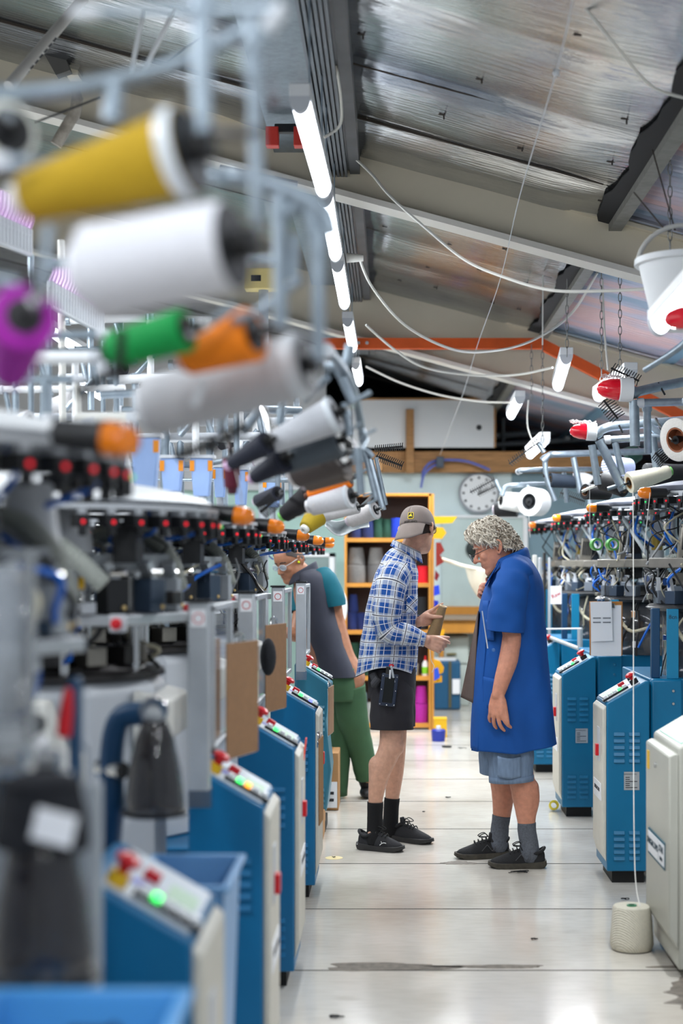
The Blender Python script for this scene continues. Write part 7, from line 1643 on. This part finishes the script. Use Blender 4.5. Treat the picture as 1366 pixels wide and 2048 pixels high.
for (tp_, hl) in ((ground(977, 1735), ground(1092, 1735)), (ground(910, 1717), ground(1020, 1714))):
    s_, a_, x_, y_, L_ = shoe(rootO, tp_, hl, 0, um2, sm2, 'shoe')
    side = y_ if (y_.y < 0) else -y_
    def SP_(t, z, o=.002): return a_ + x_ * L_ * t + side * (.041 * (1 - .42 * max(0, (z - .03) / .07) ** 2) + o) + Z_ * z
    mb = MB(); mb.tube(smooth_pts([SP_(.26, .075), SP_(.34, .045), SP_(.36, .042)], 4), .0016, 6); mb.tube([SP_(.36, .042), SP_(.44, .072)], .0016, 6); mb.tube([SP_(.44, .072), SP_(.54, .042)], .0016, 6); mb.tube([SP_(.26, .075), SP_(.30, .04), SP_(.36, .042)], .0016, 6); mb.build('letter_n_mark', nm_, s_)
glasses(rootO, PO, z=-.004, fx=.128, color=mat('dark_thin_frame', (40, 36, 38), .3))
# mouth line and eyes
mo = mat('mouth_line', (120, 60, 54), .6)
MB().tube(smooth_pts([PO(.082, .026, -.058), PO(.0955, 0, -.0602), PO(.082, -.026, -.058)], 6), .0016, 6).build('mouth', mo, rootO)
def eyes(root, P, s=1.0):
    for sy in (-1, 1):
        e = MB().ell(P(.0715, sy * .031, .005), .0115 * s, .0115 * s, .0115 * s, 14, 10).build('eye', mat('eye_white', (226, 222, 216), .2), root)
        MB().ell(P(.0805, sy * .031, .002), .004, .004, .004, 10, 8).build('iris', mat('iris', (50, 56, 60), .2), e)
eyes(rootO, PO)
# curly hair
h1 = mat('grey_hair', (166, 156, 142), .65, noise_amt=.35, noise_scale=60, bump=.4, bump_scale=200)
def scalp(P, a, t, r=0.0):
    """a azimuth 0=front..pi back, t 0 hairline .. 1 top"""
    th = t * PI / 2; w = max(math.cos(th), 0) ** .8
    x = -.004 + math.cos(a) * (.100 + r) * w * (1.0 if math.cos(a) < 0 else .98); y = math.sin(a) * (.077 + r) * w; z0 = .078 * max(0, math.cos(a)) ** .8 - .062 * max(0, -math.cos(a)) ** .8 + .01
    return P(x, y, z0 + (.128 + r - z0) * math.sin(th))
mb = MB(); mb.grid(lambda u, v: scalp(PO, 2 * PI * u, v, .013 + .006 * noise.noise(V((math.cos(2 * PI * u) * 4, math.sin(2 * PI * u) * 4, v * 5)))), 48, 16); ho = mb.build('hair', h1, rootO, ang=180)
rq = random.Random(11); mbs = [MB(), MB(), MB()]
for k in range(1500):
    a = rq.uniform(0, 2 * PI); t = rq.random() ** 1.3 * .97
    if math.cos(a) > .72 and t < .05: continue
    p = scalp(PO, a, t, .012); nrm = (p - PO(-.004, 0, .01)).normalized(); q_ = scalp(PO, a, max(t - .12, -.1), .012)
    dn = (q_ - p).normalized() if (q_ - p).length > 1e-5 else -uo_; sdv = nrm.cross(dn).normalized(); ph = rq.uniform(0, 6.3); am = rq.uniform(.003, .0065); Ls = rq.uniform(.022, .042); pts = []; tw = rq.uniform(-.7, .7); lift = rq.uniform(.002, .014)
    for j in range(8):
        f = j / 7; an = ph + f * rq.uniform(5.0, 7.5)
        pts.append(p + (dn + sdv * tw).normalized() * (Ls * f) + nrm * (.002 + lift * math.sin(PI * min(1, f * 1.1)) + am * .7 * math.cos(an)) + sdv * am * math.sin(an) - nrm * .012 * f * f)
    back = max(0, -math.cos(a)) * (1 - t); r_ = rq.random()
    sel = 0 if r_ > .45 + .5 * back else (1 if r_ > .12 + .35 * back else 2)
    mbs[sel].tube(pts, [.0024, .0030, .0031, .0030, .0028, .0024, .0016, .0006], 5)
for mb_, (nm, c) in zip(mbs, (('light', (220, 211, 196)), ('mid', (184, 173, 157)), ('dark', (128, 116, 100)))): mb_.build('hair_curls', mat('hair_' + nm, c, .5), ho)
# metal rule in the chest pocket
tag(MB().tube([O(964.5, 1222, -.215), O(975.5, 1297, -.215)], .0032, 8).build('latch_needle', mat('bright_steel', (226, 230, 236), .2, .4), loc=O(965, 1222, -.215)), 'thin silver rod tucked in the chest pocket of the blue coat', 'rod')

# ---------- third worker ----------
YT = 9.5
def T(px, py, dy=0.0): return at(px, py, YT + dy)
rootT = thing('person', 'person in dark vest and teal shirt leaning over the far left cabinets', 'person', (T(700, 0).x, YT, 0))
skT = skin('skin_brown', (168, 116, 88)); mb = MB()
fT = V((-.62, -.66, -.42)); uT = V((-.22, -.16, .96)); hcT = T(580, 1124, 0)
PT, ft_, lt_, ut_ = head(mb, hcT, fT, uT, 1.02)
limb(mb, [T(622, 1165, .0), T(604, 1148, 0), T(588, 1132, .02)], [.05, .066, .066]); limb(mb, [T(630, 1180), T(645, 1250), T(668, 1320), T(690, 1355)], [.14, .145, .135, .13], 16)
limb(mb, [T(646, 1172, -.05), T(668, 1210, -.06), T(673, 1262, -.02)], [.04, .05, .046]); limb(mb, [T(673, 1262, -.02), T(675, 1285, .1), T(678, 1298, .3)], [.045, .038, .032])
hand(mb, T(678, 1298, .3), V((.22, .25, -.9)), V((-.75, .1, -.35)), 1, [(.1, .3, .2)] * 4, 1.0, .2, (.5, .2, .2), .1)
limb(mb, [T(610, 1170, .1), T(600, 1235, .0), T(590, 1270, -.1)], [.055, .05, .045]); limb(mb, [T(590, 1270, -.1), T(575, 1265, -.2)], [.045, .035]); hand(mb, T(575, 1265, -.2), V((-.8, -.5, 0)), V((0, 0, -1)), 1, [(.2, .3, .2)] * 4)
limb(mb, [T(695, 1355, -.02), T(706, 1440, .02), T(728, 1525, .1), T(734, 1560, .14)], [.1, .085, .06, .045]); limb(mb, [T(680, 1360, .1), T(676, 1450, .1), T(672, 1560, .1)], [.1, .08, .05])
bodyT = bake(mb, 'body', skT, rootT, .006, 4)
vm = cloth_m('charcoal_vest', (56, 58, 70), .85); tm = cloth_m('teal_shirt', (4, 92, 108), .85); gm2 = cloth_m('green_trousers', (58, 92, 62), .85)
def xt(p): return T(p, 0).x
def zt(p): return T(0, p).z
vest = loft([(xt(596), xt(632), zt(1140), YT, .09, .2), (xt(596), xt(655), zt(1152), YT, .17, .1), (xt(598), xt(668), zt(1180), YT, .2, 0), (xt(606), xt(676), zt(1230), YT, .2, 0), (xt(622), xt(692), zt(1290), YT, .2, 0), (xt(640), xt(714), zt(1340), YT, .2, 0), (xt(646), xt(717), zt(1352), YT, .2, 0)], 40, 5, .008, 8, 6, name='vest', m=vm, root=rootT)
mb = MB(); mb.grid(lambda u, v: T(606, 1148, 0) + V((math.cos(-2.6 + 5.2 * u) * (.078 + .02 * v), math.sin(-2.6 + 5.2 * u) * (.08 + .02 * v), .03 - .06 * v + .05 * math.cos(-2.6 + 5.2 * u))), 24, 5); mb.build('vest_collar', vm, vest, solid=.006, ang=180)
sleeve([T(642, 1152, -.02), T(654, 1172, -.08), T(664, 1195, -.1), T(667, 1212, -.1)], [.075, .085, .08, .078], 'shirt_sleeve', tm, rootT, 26, 7, .005, 12, 2)
sleeve([T(612, 1160, .1), T(604, 1200, .06), T(602, 1225, .04)], [.075, .075, .072], 'shirt_sleeve', tm, rootT, 22, 6, .005, 12, 2)
tr = loft([(xt(640), xt(714), zt(1335), YT, .17, 0), (xt(648), xt(716), zt(1370), YT, .17, 0), (xt(654), xt(716), zt(1400), YT + .02, .16, 0)], 32, 4, .004, 9, 2, name='trousers', m=gm2, root=rootT)
sleeve([T(697, 1370, -.02), T(704, 1430, .02), T(716, 1480, .06), T(729, 1530, .1), T(733, 1556, .12)], [.105, .1, .085, .076, .07], 'trouser_leg', gm2, tr, 28, 8, .007, 9, 2); sleeve([T(680, 1370, .1), T(677, 1450, .1), T(671, 1590, .1)], [.1, .09, .078], 'trouser_leg', gm2, tr, 26, 8, .007, 9, 5)
s_ = MB(); c0 = T(730, 1545, .13); c1 = T(733, 1578, .13); limb(s_, [c0 + Z_ * .01, T(731, 1560, .14), c1 + Z_ * .012], [.05, .048, .036], 14); s_.ell(V((c1.x + .0, c1.y - .02, .035)), .045, .11, .035, 14, 8); bake(s_, 'shoe', mat('black_shoe', (26, 26, 28), .6), rootT, .006, 3)
s_ = MB(); c1 = T(668, 1570, .1); s_.ell(V((c1.x, c1.y - .05, .045)), .05, .13, .045, 14, 8); limb(s_, [V((c1.x, c1.y, .1)), V((c1.x, c1.y, .04))], [.05, .05]); bake(s_, 'shoe', MATS['black_shoe'], rootT, .006, 3)
mb = MB(); mb.grid(lambda u, v: scalp(PT, .9 + (2 * PI - 1.8) * u, .04 + v * .88, .003), 40, 12); mb.build('hair', mat('short_grey_hair', (78, 72, 70), .9, noise_amt=.3, noise_scale=200, bump=.5, bump_scale=300), rootT, ang=180)
eyes(rootT, PT); glasses(rootT, PT, fx=.100, z=.004, color=mat('clear_frame', (206, 212, 216), .2))
MB().tube(smooth_pts([PT(.08, .024, -.06), PT(.095, 0, -.0605), PT(.08, -.024, -.06)], 6), .0018, 6).build('mouth', mo, rootT)
for sy in (-1, 1): MB().tube(smooth_pts([PT(.092, sy * .014, .03), PT(.091, sy * .03, .034), PT(.074, sy * .05, .028)], 5), .0035, 6).build('eyebrow', mat('dark_brow', (52, 44, 40), .9), rootT)
for sy in (-1, 1): MB().tube(smooth_pts([PO(.098, sy * .014, .030), PO(.097, sy * .03, .035), PO(.08, sy * .05, .028)], 5), .0035, 6).build('eyebrow', mat('grey_brow', (170, 150, 134), .9), rootO)
MB().ell(PT(.004, .084, -.004), .008, .010, .008, 12, 8).build('earplug', mat('lime_foam', (220, 230, 20), .6), rootT)
# ================= light, camera =================
sc = bpy.context.scene
w = bpy.data.worlds.new('daylight'); sc.world = w; w.use_nodes = True
bg = w.node_tree.nodes['Background']; bg.inputs['Color'].default_value = (.80, .90, 1.0, 1); bg.inputs['Strength'].default_value = .42
cd = bpy.data.cameras.new('camera'); cam = bpy.data.objects.new('camera', cd); COL.objects.link(cam); sc.camera = cam
cam.location = (0, 0, H); cam.rotation_euler = (PI / 2, 0, 0)
cd.sensor_fit = 'VERTICAL'; cd.sensor_height = 36.0; cd.sensor_width = 24.0; cd.lens = F / 2048 * 36
cd.shift_x = -(VX - 683) / 2048; cd.shift_y = (VY - 1024) / 2048
cd.clip_start = .05; cd.clip_end = 100
cd.dof.use_dof = True; cd.dof.focus_distance = 7.55; cd.dof.aperture_fstop = 1.7; cd.dof.aperture_blades = 9
sc.view_settings.view_transform = 'Standard'; sc.view_settings.look = 'None'; sc.view_settings.gamma = 1; sc.view_settings.use_curve_mapping = False
sc.view_settings.exposure = 0.08
sc.cycles.max_bounces = 7; sc.cycles.diffuse_bounces = 3; sc.cycles.glossy_bounces = 3; sc.cycles.transmission_bounces = 4; sc.cycles.transparent_max_bounces = 10
sc.cycles.sample_clamp_indirect = 6; sc.cycles.use_denoising = True; sc.cycles.caustics_reflective = False; sc.cycles.caustics_refractive = False
